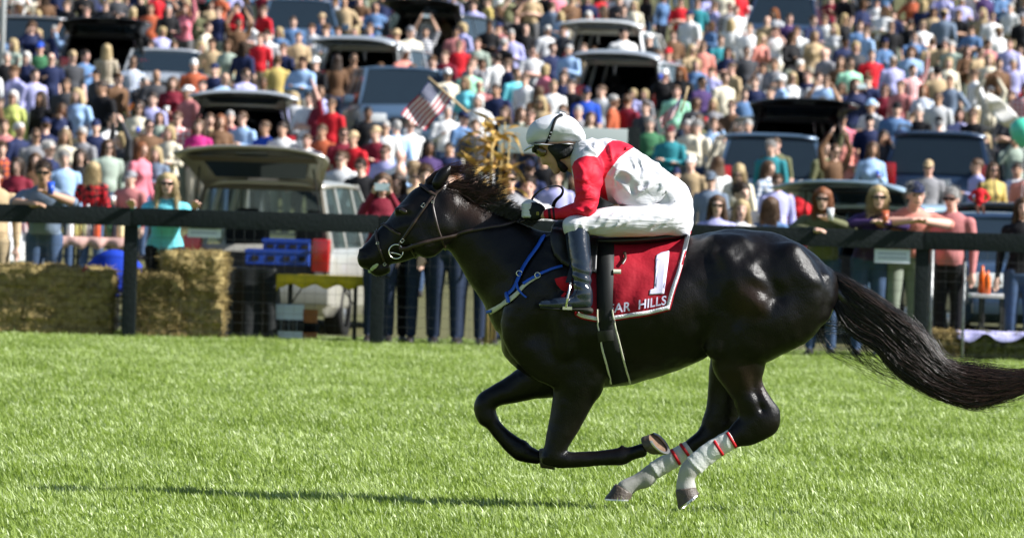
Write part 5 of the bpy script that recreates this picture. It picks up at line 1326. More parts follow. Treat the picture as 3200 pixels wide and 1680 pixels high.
def frizz(style, m):
    """loose hairs over the shape of a hairstyle"""
    k = (style, m.name)
    if k not in FRZ:
        _, V, Q = hair_mesh(style, .0125); n = 900; i = rng.integers(0, len(V), n); P0 = V[i] * np.array([1.02, 1.02, 1.0]); ln = rng.uniform(.04, .11, n) * (1 if style != 'short' else .3)
        dr = np.stack([np.sign(P0[:, 0]) * .12 + rng.normal(0, .14, n), rng.normal(.06, .14, n), -np.ones(n)], 1)
        if style == 'short': dr = P0 * np.array([6, 6, 5]) + rng.normal(0, .5, (n, 3))
        t = np.linspace(0, 1, 5)[None, :, None]; P_ = P0[:, None] + dr[:, None] * ln[:, None, None] * t + rng.normal(0, .006, (n, 1, 3)) * t ** 2
        o = strands('loose_hair', P_, .0016, .0009, m); FRZ[k] = o.data; bpy.data.objects.remove(o)
    return FRZ[k]
def add_person(pos, rz, pose, female, shirt, hair, style, skin='fair', wide=1.0, lean=0.0, pants='jeans', sleeves=True, glasses=False, scale=1.0, h=.021, hold=None, hat=None, desc=None, px=None):
    me, V, Q, ft = person_mesh(pose, female, h)
    o = bpy.data.objects.new('person', me); COL.objects.link(o)
    o.location = pos; o.rotation_euler = (lean * .6, lean, rz); o.scale = (scale * wide, scale * wide, scale)
    sm = shirt_mat(shirt); sk = skin_mat(skin)
    for i, mm in enumerate((sk, sm, sm if sleeves else sk, pant_mat(pants), M_SHOES, M_DARKF)):
        o.material_slots[i].link = 'OBJECT'; o.material_slots[i].material = mm
    hc = HEADC[(pose, female)]
    def child(name, mesh, m, loc, rx=0.0):
        c = bpy.data.objects.new(name, mesh); COL.objects.link(c); c.parent = o; c.location = loc; c.rotation_euler = (rx, 0, 0)
        if len(mesh.materials) == 0: mesh.materials.append(None)
        if m is not None: c.material_slots[0].link = 'OBJECT'; c.material_slots[0].material = m
        return c
    hh = min(h, .016)
    if style not in (None, 'bald'): child('hair', hair_mesh(style, hh)[0], hair_mat(hair), hc)
    if style not in (None, 'bald') and h < .02: c_ = bpy.data.objects.new('loose_hair', frizz(style, hair_mat(hair))); COL.objects.link(c_); c_.parent = o; c_.location = hc
    if hat: child('cap' if hat[0] == 'cap' else 'hat', hair_mesh(hat[0], hh)[0], shirt_mat(hat[1]), hc)
    if glasses: child('sunglasses', GLM, None, hc)
    if hold:
        wr = [np.array(w) for _, w in ARMS[pose]]
        if hold == 'phone':
            child('phone', PHM, mat('phone_case', (.45, .55, .60), .25, .5), (wr[0] + wr[1]) / 2 + np.array([0, -.06, .06]))
        else:
            w = wr[0] if pose in ('cup', 'rail', 'railcup') else wr[1]
            child('cup', CUPM, mat('cup ' + hold, SHIRTS[hold], .35, .5), w + np.array([-.04 if pose == 'cup' else .02, -.055, .05]))
    PEOPLE.append(dict(o=o, px=px or proj(np.array(pos) + np.array([0, 0, 1.6 * scale])), shirt=shirt, hair=hair, style=style, female=female, pose=pose, glasses=glasses, hat=hat, hold=hold, desc=desc, back=abs(rz) > 2.0, pants=pants, pos=pos))
    return o
def head_spot(px, py, hh=1.60, dmin=62.4):
    for d in np.arange(dmin, 330, .2):
        p = at(px, py, d - 30.0)
        if p[2] - gz(p[0], p[1]) <= hh:
            return p, d, 1.0 if d > dmin + .1 else (p[2] - float(gz(p[0], p[1]))) / hh
    return None, None, None
def put(px, py, shirt, hair='brown', style='short', pose='stand', rz=None, **k):
    """stand a spectator on the hillside where the photograph shows the head"""
    dm = k.pop('dmin', 62.4)
    female = k.pop('female', style in ('long', 'bob', 'bun'))
    p, d, s = head_spot(px, py, dmin=dm)
    if p is None: return None
    if rz is None: rz = random.choice([random.uniform(-.6, .4), random.uniform(-1.3, .9), random.uniform(-.6, .3)]) + (math.pi if random.random() < .07 else 0)
    k.setdefault('scale', s)
    sc = k['scale']
    return add_person((p[0], p[1], float(gz(p[0], p[1])) - (0.0 if s >= .99 else 0.0)), rz, pose, female, shirt, hair, style, px=(px, py), **k)

# ------------------------------------------------------------------ vehicles
M_GLASS = mat('dark_car_glass', (.012, .02, .028), .06, .6, .1)
M_TYRE = mat('tyre_rubber', (.012, .012, .012), .85, .2)
M_RIM = mat('alloy_rim', (.45, .46, .48), .3, .5, metal=.9)
M_RED = mat('red_lamp_lens', (.55, .008, .012), .12, .6, coat=.5)
M_CLEAR = mat('clear_lamp_lens', (.7, .72, .74), .1, .6, coat=.5)
M_PLASTIC = mat('black_plastic', (.015, .015, .016), .5, .4)
M_INT = mat('beige_interior', (.10, .088, .065), .7, .3)
M_INTD = mat('dark_interior', (.02, .02, .022), .8, .2)
M_GREYT = mat('grey_trim', (.30, .32, .34), .6, .3)
M_PLATE = mat('pale_number_plate', (.6, .62, .66), .4, .4)
def see_glass():
    m = bpy.data.materials.new('tinted_see_through_glass'); m.use_nodes = True; nt = m.node_tree
    for n in list(nt.nodes): nt.nodes.remove(n)
    o = nt.nodes.new('ShaderNodeOutputMaterial'); t = nt.nodes.new('ShaderNodeBsdfTransparent'); g = nt.nodes.new('ShaderNodeBsdfGlossy'); x = nt.nodes.new('ShaderNodeMixShader')
    t.inputs[0].default_value = (.72, .80, .80, 1); g.inputs['Roughness'].default_value = .05; x.inputs[0].default_value = .14
    nt.links.new(t.outputs[0], x.inputs[1]); nt.links.new(g.outputs[0], x.inputs[2]); nt.links.new(x.outputs[0], o.inputs['Surface']); return m
M_SEE = see_glass()
VEH = []
def paint(name, c): return mat('paint ' + name, c, .28, .5, .05, 3, coat=.6, metal=.25)
def wheel(parent, x, y, r=.35):
    b = MB(); s = 1 if x > 0 else -1
    prof = [(r * .62, -.10), (r * .95, -.105), (r, -.07), (r, .07), (r * .95, .105), (r * .62, .10)]
    def lathe_x(prof, n=20):
        V = []; F = []
        for (rr, xx) in prof:
            for j in range(n): w = 2 * math.pi * j / n; V.append((x + xx, y + rr * math.cos(w), r + rr * math.sin(w)))
        for i in range(len(prof) - 1):
            for j in range(n): F.append((i * n + j, i * n + (j + 1) % n, (i + 1) * n + (j + 1) % n, (i + 1) * n + j))
        return V, F, n
    V, F, n = lathe_x(prof); b.add(V, F); w = b.build('wheel', M_TYRE, parent, smooth=True)
    b = MB(); V, F, n = lathe_x([(.03, .06 * s), (.05, .085 * s), (r * .60, .07 * s), (r * .64, .04 * s)]); b.add(V, F); b.build('rim', M_RIM, w, smooth=True)
def car(px, py, col, kind='suv', front=False, opened=False, yaw=0.0, label='', name='parked_car', d=None, see=False, rack=False, cat='car', hs=1.0, ang=14, interior=None):
    """px, py: where the photograph shows the middle of the roof edge turned to the track"""
    Wd, H, L = (.93, 1.70 * hs, 4.7) if kind == 'suv' else (.90, 1.44 * hs, 4.6)
    if d is None:
        p, dd, s = head_spot(px, py, hh=H, dmin=66)
    else: p = at(px, py, d - 30)
    x, y = p[0], p[1]; t = thing(name, label, cat, (x, y, float(gz(x, y + 1.5)) - .02), yaw + (math.pi if front else 0), 'cars parked among the spectators')
    if front:      # origin is at the rear: shift so that the nose is at the wanted place
        t.location = (x + math.sin(yaw) * -L * 0, y + L, t.location[2] + .1); 
    VEH.append((label, px, py))
    belt = .98 * hs if kind == 'suv' else .92 * hs
    # lower body: lofted sections
    ys = [0.0, .05, .16, .5, 1.2, 2.2, 3.2, 3.9, 4.35, 4.58, L - .02, L]
    if kind == 'suv': top = [.80, .95, belt, belt, belt, belt, belt, belt + .0, belt - .03, belt - .12, .80, .70]
    else: top = [.72, .90, .95, .96, .96, belt, belt, .93, .88, .80, .70, .62]
    hw = [.80, .86, .90, Wd, Wd, Wd, Wd, Wd, .90, .84, .76, .70]
    b = MB(); V = []; F = []
    nsec = 11
    for yy, tp, w in zip(ys, top, hw):
        z0 = .26 if .1 < yy < L - .1 else .36
        sec = [(-w * .90, z0), (-w * .99, z0 + .12), (-w, .62), (-w * .985, tp - .12), (-w * .93, tp - .015), (0, tp + .012), (w * .93, tp - .015), (w * .985, tp - .12), (w, .62), (w * .99, z0 + .12), (w * .90, z0)]
        for (xx, zz) in sec: V.append((xx, yy, zz))
    for i in range(len(ys) - 1):
        for j in range(nsec): F.append((i * nsec + j, i * nsec + (j + 1) % nsec, (i + 1) * nsec + (j + 1) % nsec, (i + 1) * nsec + j))
    F.append(tuple(range(nsec))); F.append(tuple(reversed(range((len(ys) - 1) * nsec, len(ys) * nsec))))
    pm = paint(*col)
    b.add(V, F); b.build('body', pm, t, smooth=False, bevel=.02)
    # greenhouse
    wr = Wd * .74; bw = Wd * .94
    if kind == 'suv': yA, yAr, yB, yC, yD, yDr = L - 1.15, L - 1.95, 2.25, 1.15, .10, .38
    else: yA, yAr, yB, yC, yD, yDr = L - 1.25, L - 2.05, 2.2, 1.35, .55, 1.25
    rt = H - .05
    pill = lambda y0, y1, s, w0=.05: [(s * bw, y0 - w0, belt - .03), (s * bw, y0 + w0, belt - .03), (s * wr, y1 + w0 * .8, rt), (s * wr, y1 - w0 * .8, rt)]
    for s in (-1, 1):
        for y0, y1, w0 in ((yA - .05, yAr, .05), (yB, yB - .02, .05), (yC, yC + .02, .055), (yD + .08, yDr + .07, .085)):
            b = MB(); b.prism(pill(y0, y1, s, w0), (-s * .05, 0, 0)); b.build('pillar', pm, t, bevel=.006)
        for (a0, a1, c0, c1) in ((yD + .15, yDr + .14, yC - .055, yC - .035), (yC + .055, yC + .075, yB - .05, yB - .07), (yB + .05, yB + .03, yA - .1, yAr - .045)):
            b = MB(); b.prism([(s * (bw - .012), a0, belt), (s * (bw - .012), c0, belt), (s * (wr - .006), c1, rt - .03), (s * (wr - .006), a1, rt - .03)], (-s * .008, 0, 0)); b.build('side_window', M_SEE if see else M_GLASS, t)
    # roof
    b = MB(); V = []; F = []
    ry = np.linspace(yDr - .06, yAr + .04, 6); rx = np.linspace(-wr - .02, wr + .02, 7)
    for k, dz in enumerate((0, -.05)):
        for yy in ry:
            for xx in rx: V.append((xx, yy, H + dz - .05 * (xx / wr) ** 4 * .8 - .03 * ((yy - ry.mean()) / (ry[-1] - ry.mean())) ** 2))
    n0 = 42
    for i in range(5):
        for j in range(6): F.append((i * 7 + j, i * 7 + j + 1, i * 7 + 8 + j, i * 7 + 7 + j)); F.append((n0 + i * 7 + j + 7, n0 + i * 7 + 8 + j, n0 + i * 7 + j + 1, n0 + i * 7 + j))
    for i in range(5):
        for j in (0, 6): F.append((i * 7 + j, (i + 1) * 7 + j, n0 + (i + 1) * 7 + j, n0 + i * 7 + j))
    for j in range(6):
        for i in (0, 5): F.append((i * 7 + j, i * 7 + j + 1, n0 + i * 7 + j + 1, n0 + i * 7 + j))
    b.add(V, F); b.build('roof', pm, t, smooth=True)
    b = MB(); b.prism([(-bw + .06, yA, belt), (bw - .06, yA, belt), (wr - .05, yAr + .02, rt - .02), (-wr + .05, yAr + .02, rt - .02)], (0, -.01, -.005)); b.build('windscreen', M_SEE if see else M_GLASS, t)
    if rack:
        for s in (-1, 1):
            b = MB(); b.tube([(s * (wr - .03), yDr + .1, H - .02), (s * (wr - .03), yDr + .2, H + .07), (s * (wr - .03), yAr - .2, H + .07), (s * (wr - .03), yAr - .1, H - .02)], .018, 6); b.build('roof_rail', M_PLASTIC, t)
    # rear: bumper, lamps, tailgate
    b = MB(); b.box((-.88, -.07, .40), (.88, .12, .66)); b.build('rear_bumper', pm, t, bevel=.04)
    for s in (-1, 1):
        b = MB(); b.box((s * .76 - .10, -.015, .78), (s * .76 + .10, .14, 1.16 if kind == 'suv' else .92)); b.build('tail_lamp', M_RED, t, bevel=.02)
        b = MB(); b.box((s * .64 - .17, L - .10, .64), (s * .64 + .17, L + .015, .80)); b.build('headlamp', M_CLEAR, t, bevel=.03)
        b = MB(); b.box((s * (Wd + .09) - .09, yA - .35, belt + .0), (s * (Wd + .09) + .09, yA - .25, belt + .15)); b.build('wing_mirror', pm, t, bevel=.03)
        for yy in (.85, L - .95): wheel(t, s * (Wd - .10), yy)
    b = MB(); b.box((-.40, L - .02, .55), (.40, L + .025, .74)); b.build('grille', M_PLASTIC, t, bevel=.01)
    b = MB(); b.box((-.80, L - .05, .36), (.80, L + .06, .54)); b.build('front_bumper', pm, t, bevel=.04)
    b = MB(); b.box((-.15, L + .06, .44), (.15, L + .07, .54)); b.build('number_plate', M_PLATE, t)
    gm = pm
    if opened and kind == 'suv':
        # cargo bay seen under the raised tailgate
        im = interior or M_INTD
        b = MB(); b.box((-.70, -.012, .70), (.70, .0, .99)); b.build('cargo_dark_panel', M_INTD, t)  # flat dark panel on the solid body stands for the shaded bay
        b = MB(); b.tube([(-bw + .04, .03, .72), (-bw + .04, yD, belt), (-wr + .01, yDr - .02, rt - .06), (wr - .01, yDr - .02, rt - .06), (bw - .04, yD, belt), (bw - .04, .03, .72)], .04, 6); b.build('door_frame', im, t)
        for s in (-.42, .42):
            b = MB(); b.box((s - .26, 1.55, .7), (s + .26, 1.72, belt + .22)); q = b.build('seat_back', M_INTD, t, bevel=.05)
            b = MB(); b.box((s - .13, 1.57, belt + .24), (s + .13, 1.68, belt + .42)); b.build('headrest', M_INTD, q, bevel=.04)
        # tailgate hinged at the roof edge, swung up
        ang = math.radians(ang); n = 9; Vt = []; Ft = []
        ln = 1.02
        for k, off in enumerate((0, -.045)):
            for i in range(6):
                s_ = i / 5; yy = yDr - .05 - ln * s_ * math.cos(ang) ; zz = H + .0 + ln * s_ * math.sin(ang) + .10 * math.sin(s_ * math.pi) + off * (1 if 0 < i < 5 else .6)
                for j in range(n):
                    u = j / (n - 1) * 2 - 1; w = (wr + (Wd * .95 - wr) * min(1, s_ * 1.6))
                    Vt.append((u * w, yy, zz - .10 * abs(u) ** 3))
        m0 = 6 * n
        for i in range(5):
            for j in range(n - 1):
                Ft.append((i * n + j, i * n + j + 1, (i + 1) * n + j + 1, (i + 1) * n + j)); Ft.append((m0 + (i + 1) * n + j, m0 + (i + 1) * n + j + 1, m0 + i * n + j + 1, m0 + i * n + j))
        for i in range(5):
            for j in (0, n - 1): Ft.append((i * n + j, (i + 1) * n + j, m0 + (i + 1) * n + j, m0 + i * n + j))
        for j in range(n - 1):
            for i in (0, 5): Ft.append((i * n + j, i * n + j + 1, m0 + i * n + j + 1, m0 + i * n + j))
        b = MB(); b.add(Vt, Ft); g = b.build('tailgate', pm, t, smooth=True)
        def under(u0, u1, s0, s1, o):
            P_ = []
            for (u, s_) in ((u0, s0), (u1, s0), (u1, s1), (u0, s1)):
                w = (wr + (Wd * .95 - wr) * min(1, s_ * 1.6)); P_.append((u * w, yDr - .05 - ln * s_ * math.cos(ang), H + ln * s_ * math.sin(ang) + .10 * math.sin(s_ * math.pi) - .065 - o - .10 * abs(u) ** 3))
            return P_
        b = MB(); b.prism(under(-.72, .72, .16, .52, .004), (0, 0, -.006)); b.build('rear_window', M_GLASS, g)
        b = MB(); b.prism(under(-.85, .85, .58, .92, .004), (0, 0, -.008)); b.build('inner_trim', im, g)
        b = MB(); b.prism(under(-.20, .20, .62, .86, .014), (0, 0, -.004)); b.build('trim_plate', M_PLATE, g)
        for s in (-1, 1):
            b = MB(); b.tube([(s * (bw - .1), yD + .02, belt + .1), (s * (wr - .02), yDr - .05 - .45, H + .11)], .012, 6); b.build('gas_strut', M_PLASTIC, t)
    elif kind == 'suv':
        b = MB(); b.prism([(-bw + .08, yD - .02, belt + .03), (bw - .08, yD - .02, belt + .03), (wr - .06, yDr - .02, rt - .03), (-wr + .06, yDr - .02, rt - .03)], (0, .012, .006)); b.build('rear_window', M_GLASS, t)
        b = MB(); b.prism([(-bw + .02, yD - .005, belt - .02), (bw - .02, yD - .005, belt - .02), (wr, yDr - .005, rt), (-wr, yDr - .005, rt)], (0, .03, .01)); b.build('tailgate', pm, t)
        b = MB(); b.box((-.22, -.03, .80), (.22, .01, .92)); b.build('number_plate', M_PLATE, t)
    else:
        b = MB(); b.prism([(-bw + .08, yD, belt), (bw - .08, yD, belt), (wr - .05, yDr, rt - .02), (-wr + .05, yDr, rt - .02)], (0, .012, .006)); b.build('rear_window', M_GLASS, t)
        b = MB(); b.box((-.22, -.03, .74), (.22, .01, .86)); b.build('number_plate', M_PLATE, t)
        if opened:   # boot lid up
            P_ = [(-.78, .55, .98), (.78, .55, .98), (.74, -.05, 1.62), (.4, -.22, 1.68), (-.4, -.22, 1.68), (-.74, -.05, 1.62)]
            b = MB(); b.prism(P_, (0, -.02, .05)); b.build('boot_lid', pm, t, bevel=.015)
            b = MB(); b.box((-.72, .02, .93), (.72, .5, .975)); b.build('boot_opening', M_INTD, t)
    return t
GOLD = ('champagne gold', (.40, .385, .345)); SILV = ('silver', (.40, .43, .47)); DBLUE = ('dark blue', (.025, .05, .10)); BLACKP = ('black', (.010, .011, .013)); PBLUE = ('pale blue', (.33, .45, .56)); WHITEP = ('white', (.72, .73, .73)); GREYP = ('grey', (.16, .18, .20)); SLATE = ('slate blue', (.07, .12, .19)); REDP = ('red', (.40, .02, .03))
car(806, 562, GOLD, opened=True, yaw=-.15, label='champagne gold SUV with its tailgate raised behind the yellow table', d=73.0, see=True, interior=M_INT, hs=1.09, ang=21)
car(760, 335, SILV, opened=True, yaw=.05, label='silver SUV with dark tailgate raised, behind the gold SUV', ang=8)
car(1195, 232, SLATE, front=True, yaw=.12, label='slate blue SUV facing the track beside the stars and stripes flag')
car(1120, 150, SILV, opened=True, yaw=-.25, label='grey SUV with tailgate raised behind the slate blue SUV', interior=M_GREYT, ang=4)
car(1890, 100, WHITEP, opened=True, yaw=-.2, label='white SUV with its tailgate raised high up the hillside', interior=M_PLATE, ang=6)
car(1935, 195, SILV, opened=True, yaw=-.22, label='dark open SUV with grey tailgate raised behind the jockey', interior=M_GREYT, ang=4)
car(2420, 432, SLATE, yaw=.05, label='slate blue SUV closed up behind the jockey, below a black tailgate')
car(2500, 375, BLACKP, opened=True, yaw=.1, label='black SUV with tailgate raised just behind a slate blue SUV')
car(2930, 425, DBLUE, yaw=-.15, rack=True, label='dark blue SUV with roof rails and stickers behind the salmon shirt man')
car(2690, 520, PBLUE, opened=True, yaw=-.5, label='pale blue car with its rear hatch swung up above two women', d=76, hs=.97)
car(3160, 545, BLACKP, yaw=-.1, label='black SUV cut off by the frame beside the red doll', d=76)
car(3145, 610, DBLUE, kind='sedan', front=True, yaw=.1, label='dark blue saloon with a red doll sitting on its bonnet', d=66.5)
car(905, 12, SLATE, front=True, yaw=.06, label='slate blue SUV facing downhill at the top of the slope')
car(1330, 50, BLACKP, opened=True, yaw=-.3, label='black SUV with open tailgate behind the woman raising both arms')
car(465, 172, SILV, kind='sedan', front=True, yaw=.08, label='silver saloon with a blue windscreen beside the orange table')
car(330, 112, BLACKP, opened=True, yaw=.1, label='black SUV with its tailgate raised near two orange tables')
car(2500, 5, DBLUE, front=True, yaw=-.1, label='dark blue SUV beside the red cooler at the hilltop')
car(110, 60, GREYP, yaw=.2, label='grey SUV beside the pale pole on the hilltop')
car(40, 690, WHITEP, kind='sedan', yaw=1.3, label='white saloon behind the man leaning with a blue cup', d=82)

# ------------------------------------------------------------------ things on the far side of the fence
def G(x, y): return float(gz(x, y))
M_STRAW = mat('straw', (.34, .26, .11), .85, .2, .45, 30, bump=.8, bscale=60)
M_STRAWD = mat('shaded_straw', (.20, .20, .075), .85, .2, .4, 22, bump=.9, bscale=50)  # olive, darker copy of the straw with shade put into its colour
def bale(cx_px, base_y_off, w_px, h, depth, label, m, rot=0.0, z0=None):
    Y = FENCE_Y + base_y_off; x = at(cx_px, 950, Y)[0]; s = FPX / (Y + 30); w = w_px / s
    t = thing('hay_bale', label, 'hay bale', (x, Y, G(x, Y) if z0 is None else z0), rot, 'hay bales along the fence')
    ch = [Chain([(-w / 2 + h * .30, 0, h * .5, h * .5, depth / 2), (w / 2 - h * .30, 0, h * .5, h * .5, depth / 2)], (0, 1, 0), 0, (.6, .6), sub=1)]
    def sq(F, ax):
        X = np.abs(ax[0])[:, None, None] - (w / 2 - .05); Yv = np.abs(ax[1])[None, :, None] - (depth / 2 - .05); Z = np.abs(ax[2] - h / 2)[None, None, :] - (h / 2 - .05)
        q = np.sqrt(np.maximum(X, 0) ** 2 + np.maximum(Yv, 0) ** 2 + np.maximum(Z, 0) ** 2) + np.minimum(np.maximum(np.maximum(X, Yv), Z), 0) - .05
        n = .035 * vnoise(ax[0][:, None, None] + cx_px, ax[1][None, :, None], ax[2][None, None, :] * 1.6, 11.0) + .03 * vnoise(ax[0][:, None, None] + cx_px, ax[1][None, :, None], ax[2][None, None, :], 27.0)
        for xs in (-.25, .25): n = n + .02 * np.exp(-((ax[0][:, None, None] - xs * w) / .015) ** 2)
        return (q + n).astype(np.float32) * np.ones_like(F)
    V, Q = blob(ch, (), .022, 0, sq); o = obj('hay', mesh_np('hay', V, Q), m, t)
    n = 4200; i = rng.integers(0, len(V), n); d = rng.normal(0, 1, (n, 3)); d /= np.linalg.norm(d, axis=1)[:, None]; d[:, 2] *= .5
    P_ = V[i][:, None] + d[:, None] * (np.linspace(-.04, .05, 3)[None, :, None]) * rng.uniform(.5, 2.0, n)[:, None, None]
    tag(strands('straw', P_, .0030, .0022, m, t), kind='stuff')
    return t
bale(170, .25, 370, .66, .28, 'long hay bale behind the fence, before the man in grey blue', M_STRAW)
bale(480, .25, 175, .64, .28, 'low hay bale between the fence post and the tall bale', M_STRAW)
bale(600, .42, 190, .84, .5, 'tall upright hay bale in the sun, before the gold SUV', M_STRAW)
bale(2945, .45, 120, .28, .4, 'small straw bale by the fence post under the lilac cloth', M_STRAW)
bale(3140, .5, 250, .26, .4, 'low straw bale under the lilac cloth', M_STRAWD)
def lilac_cloth():
    Y = FENCE_Y + .45; t = thing('cloth', 'lilac and white cloth draped over a low straw bale', 'cloth', (0, 0, 0)); V = []; F = []
    nx, ny = 26, 8
    for i in range(nx):
        for j in range(ny):
            u = i / (nx - 1); v = j / (ny - 1); p = at(2985 + u * 330, 1075 - 14 * math.sin(u * 7) + 25 * max(0, u - .6) * 2, Y)
            V.append((p[0], Y - .24 + v * .4, .30 + .012 * math.sin(u * 30 + v * 5) - .10 * max(0, .25 - v) * 4 * (.6 + .4 * math.sin(u * 17))))
    F = [(i * ny + j, (i + 1) * ny + j, (i + 1) * ny + j + 1, i * ny + j + 1) for i in range(nx - 1) for j in range(ny - 1)]
    b = MB(); b.add(V, F); o = b.build('sheet', mat('lilac_cloth', (.45, .44, .78), .7, .3, .4, 3), t, smooth=True); md = o.modifiers.new('thickness', 'SOLIDIFY'); md.thickness = .006
lilac_cloth()
def board_thing(name, label, cat, px0, py0, px1, py1, Y, m, thick=.03, posts=None):
    a = at(px0, py1, Y); b_ = at(px1, py0, Y); t = thing(name, label, cat, (0, 0, 0)); b = MB()
    p = [at(px0, py1, Y), at(px1, py1, Y), at(px1, py0, Y), at(px0, py0, Y)]; z = [q[2] for q in p]
    zl, zh = (z[0] + z[1]) / 2, (z[2] + z[3]) / 2
    b.box((a[0], Y, zl), (b_[0], Y + thick, zh)); b.build('panel', m, t, bevel=.004)
    for q in posts or ():
        x = at(q, py0, Y)[0]; b = MB(); b.box((x - .07, Y + thick + .003, G(x, Y) - .1), (x + .07, Y + thick + .14, zh + .02)); b.build('post', M_FENCE, t, bevel=.005)
    return t
board_thing('sign_board', 'long pale grey board on black posts behind the jockey', 'board', 1556, 397, 1962, 482, 36.0, mat('pale_grey_board', (.50, .55, .55), .6, .3, .06, 3), posts=(1570, 1980))
mp = mat('paper_notice', (.62, .66, .76), .6, .2, .08, 8)
mpt = mat('notice_print', (.22, .25, .36), .7, .2)
for (x0, y0, x1, y1, lab) in ((586, 700, 692, 742, 'white paper notice on the fence before the gold SUV'), (2732, 778, 2845, 822, 'white paper notice on the fence below the laughing woman')):
    t = board_thing('paper_notice', lab, 'notice', x0, y0, x1, y1, FENCE_Y - .075, mp, .004)
    for k in range(2):
        p0 = at(x0 + 12, y0 + 14 + k * 13, FENCE_Y); p1 = at(x1 - 12, y0 + 14 + k * 13, FENCE_Y); n = 9; zz = (p0[2] + p1[2]) / 2
        b = MB()
        for q in range(n): xx = p0[0] + (p1[0] - p0[0]) * q / n; b.box((xx, FENCE_Y - .0785, zz - .006), (xx + (p1[0] - p0[0]) / n * .7, FENCE_Y - .0765, zz + .006))
        tag(b.build('print', mpt, t), kind='stuff')
def draped(label, px0, px1, top_py, Y, m, depth=.6, name='draped_table', z_low=.02):
    x0, x1 = at(px0, 950, Y)[0], at(px1, 950, Y)[0]; zt = at((px0 + px1) / 2, top_py, Y)[2]; t = thing(name, label, 'table', ((x0 + x1) / 2, Y, 0)); w = (x1 - x0) / 2
    V = []; F = []; n = 72
    per = []
    for k in range(n):
        u = k / n * 4
        if u < 1: per.append((-w + 2 * w * u, -depth / 2))
        elif u < 2: per.append((w, -depth / 2 + depth * (u - 1)))
        elif u < 3: per.append((w - 2 * w * (u - 2), depth / 2))
        else: per.append((-w, depth / 2 - depth * (u - 3)))
    lv = [(0, zt, .0), (0, zt - .02, .012), (.3, zt * .66, .03), (.6, zt * .33, .05), (1, z_low, .065)]
    for s, z, amp in lv:
        for k, (xx, yy) in enumerate(per):
            r = 1 + (amp / w) * (.6 + .5 * math.sin(k * .37 + s) * math.sin(k * .17 + s * 3)); V.append((xx * r, yy * (1 + amp / depth * (1 + math.sin(k * .9))), z))
    for i in range(len(lv) - 1):
        for k in range(n): F.append((i * n + k, i * n + (k + 1) % n, (i + 1) * n + (k + 1) % n, (i + 1) * n + k))
    F.append(tuple(range(n))); b = MB(); b.add(V, F); b.build('cover', m, t, smooth=True); return t, zt
draped('table draped to the ground in black plastic before the gold SUV', 690, 862, 835, FENCE_Y + .9, mat('black_plastic_sheet', (.004, .0055, .006), .6, .2, .3, 6, bump=.6, bscale=9))
def folding_table(label, px0, px1, top_py, Y, m_top, cloth=None, depth=.7):
    x0, x1 = at(px0, 950, Y)[0], at(px1, 950, Y)[0]; zt = at((px0 + px1) / 2, top_py, Y)[2]; g = G((x0 + x1) / 2, Y); t = thing('folding_table', label, 'table', ((x0 + x1) / 2, Y, g)); w = (x1 - x0) / 2; zt -= g
    b = MB(); b.box((-w, -depth / 2, zt - .04), (w, depth / 2, zt)); b.build('table_top', m_top, t, bevel=.008)
    for s in (-1, 1):
        for r in (-1, 1):
            b = MB(); b.tube([(s * (w - .12), r * depth * .4, zt - .04), (s * (w - .12), r * depth * .4, 0)], .014, 8); b.build('leg', M_PLASTIC, t)
        b = MB(); b.tube([(s * (w - .12), 0, zt - .30), (s * w * .35, 0, zt - .04)], .008, 6); b.build('brace', M_PLASTIC, t)
    if cloth:
        b = MB(); n = 40; V = []; F = []
        for i in range(n + 1):
            u = i / n; xx = -w - .03 + (2 * w + .06) * u
            V += [(xx, -depth / 2 - .02 + .02 * math.sin(u * 20), zt - .10 - .05 * (abs(u - .5) > .45) - .02 * math.sin(u * 26)), (xx, -depth / 2 - .012, zt + .006), (xx, depth / 2 + .01, zt + .006)]
        F = [(i * 3 + j, i * 3 + j + 1, i * 3 + 4 + j, i * 3 + 3 + j) for i in range(n) for j in range(2)]
        b.add(V, F); o = b.build('table_cloth', cloth, t, smooth=True); md = o.modifiers.new('thickness', 'SOLIDIFY'); md.thickness = .004
    return t, zt + g
folding_table('folding table with a yellow cloth edge behind the horse nose', 868, 1148, 862, FENCE_Y + 1.0, mat('grey_table', (.35, .36, .38), .5, .3), mat('yellow_cloth', (.60, .44, .02), .7, .3, .2, 5))
def simple(name, label, cat, px, base_py, w, h, dp, Y, m, bevel=.01, group=None, on=None):
    p = at(px, base_py, Y); t = thing(name, label, cat, (p[0], Y, p[2] if on is None else on), 0, group); return t, w / 2, h, dp / 2
def crate(label, px, base_py, w, h, dp, Y, m, on=None):
    t, w, h, dp = simple('crate', label, 'crate', px, base_py, w, h, dp, Y, m, on=on)
    b = MB(); b.box((-w, -dp, 0), (w, dp, .015)); b.build('bottom', m, t)
    for s in (-1, 1):
        b = MB(); b.box((-w, s * dp - .01, .018), (w, s * dp + .01, h)); b.build('side', m, t)
        b = MB(); b.box((s * (w - .012) - .01, -dp + .013, .018), (s * (w - .012) + .01, dp - .013, h - .003)); b.build('end', m, t)
    b = MB(); b.box((-w - .012, -dp - .016, h - .035), (w + .012, -dp - .0115, h - .005)); b.build('rim', m, t)
    for k in range(4):
        b = MB(); x = -w * .75 + k * w * .5; b.box((x - .02, -dp - .0165, h * .3), (x + .05, -dp - .0115, h * .6)); b.build('slot', M_INTD, t)
crate('bright blue plastic crate on the black table before the gold SUV', 868, 828, .62, .155, .36, FENCE_Y + 1.35, mat('blue_plastic', (.015, .06, .36), .4, .4))
crate('second blue plastic crate set back under the gold tailgate', 895, 790, .46, .14, .3, FENCE_Y + 2.0, MATS['blue_plastic'])
crate('white plastic bin under the yellow edged table', 898, 1068, .30, .37, .3, FENCE_Y + .85, mat('white_plastic', (.52, .58, .68), .45, .4))
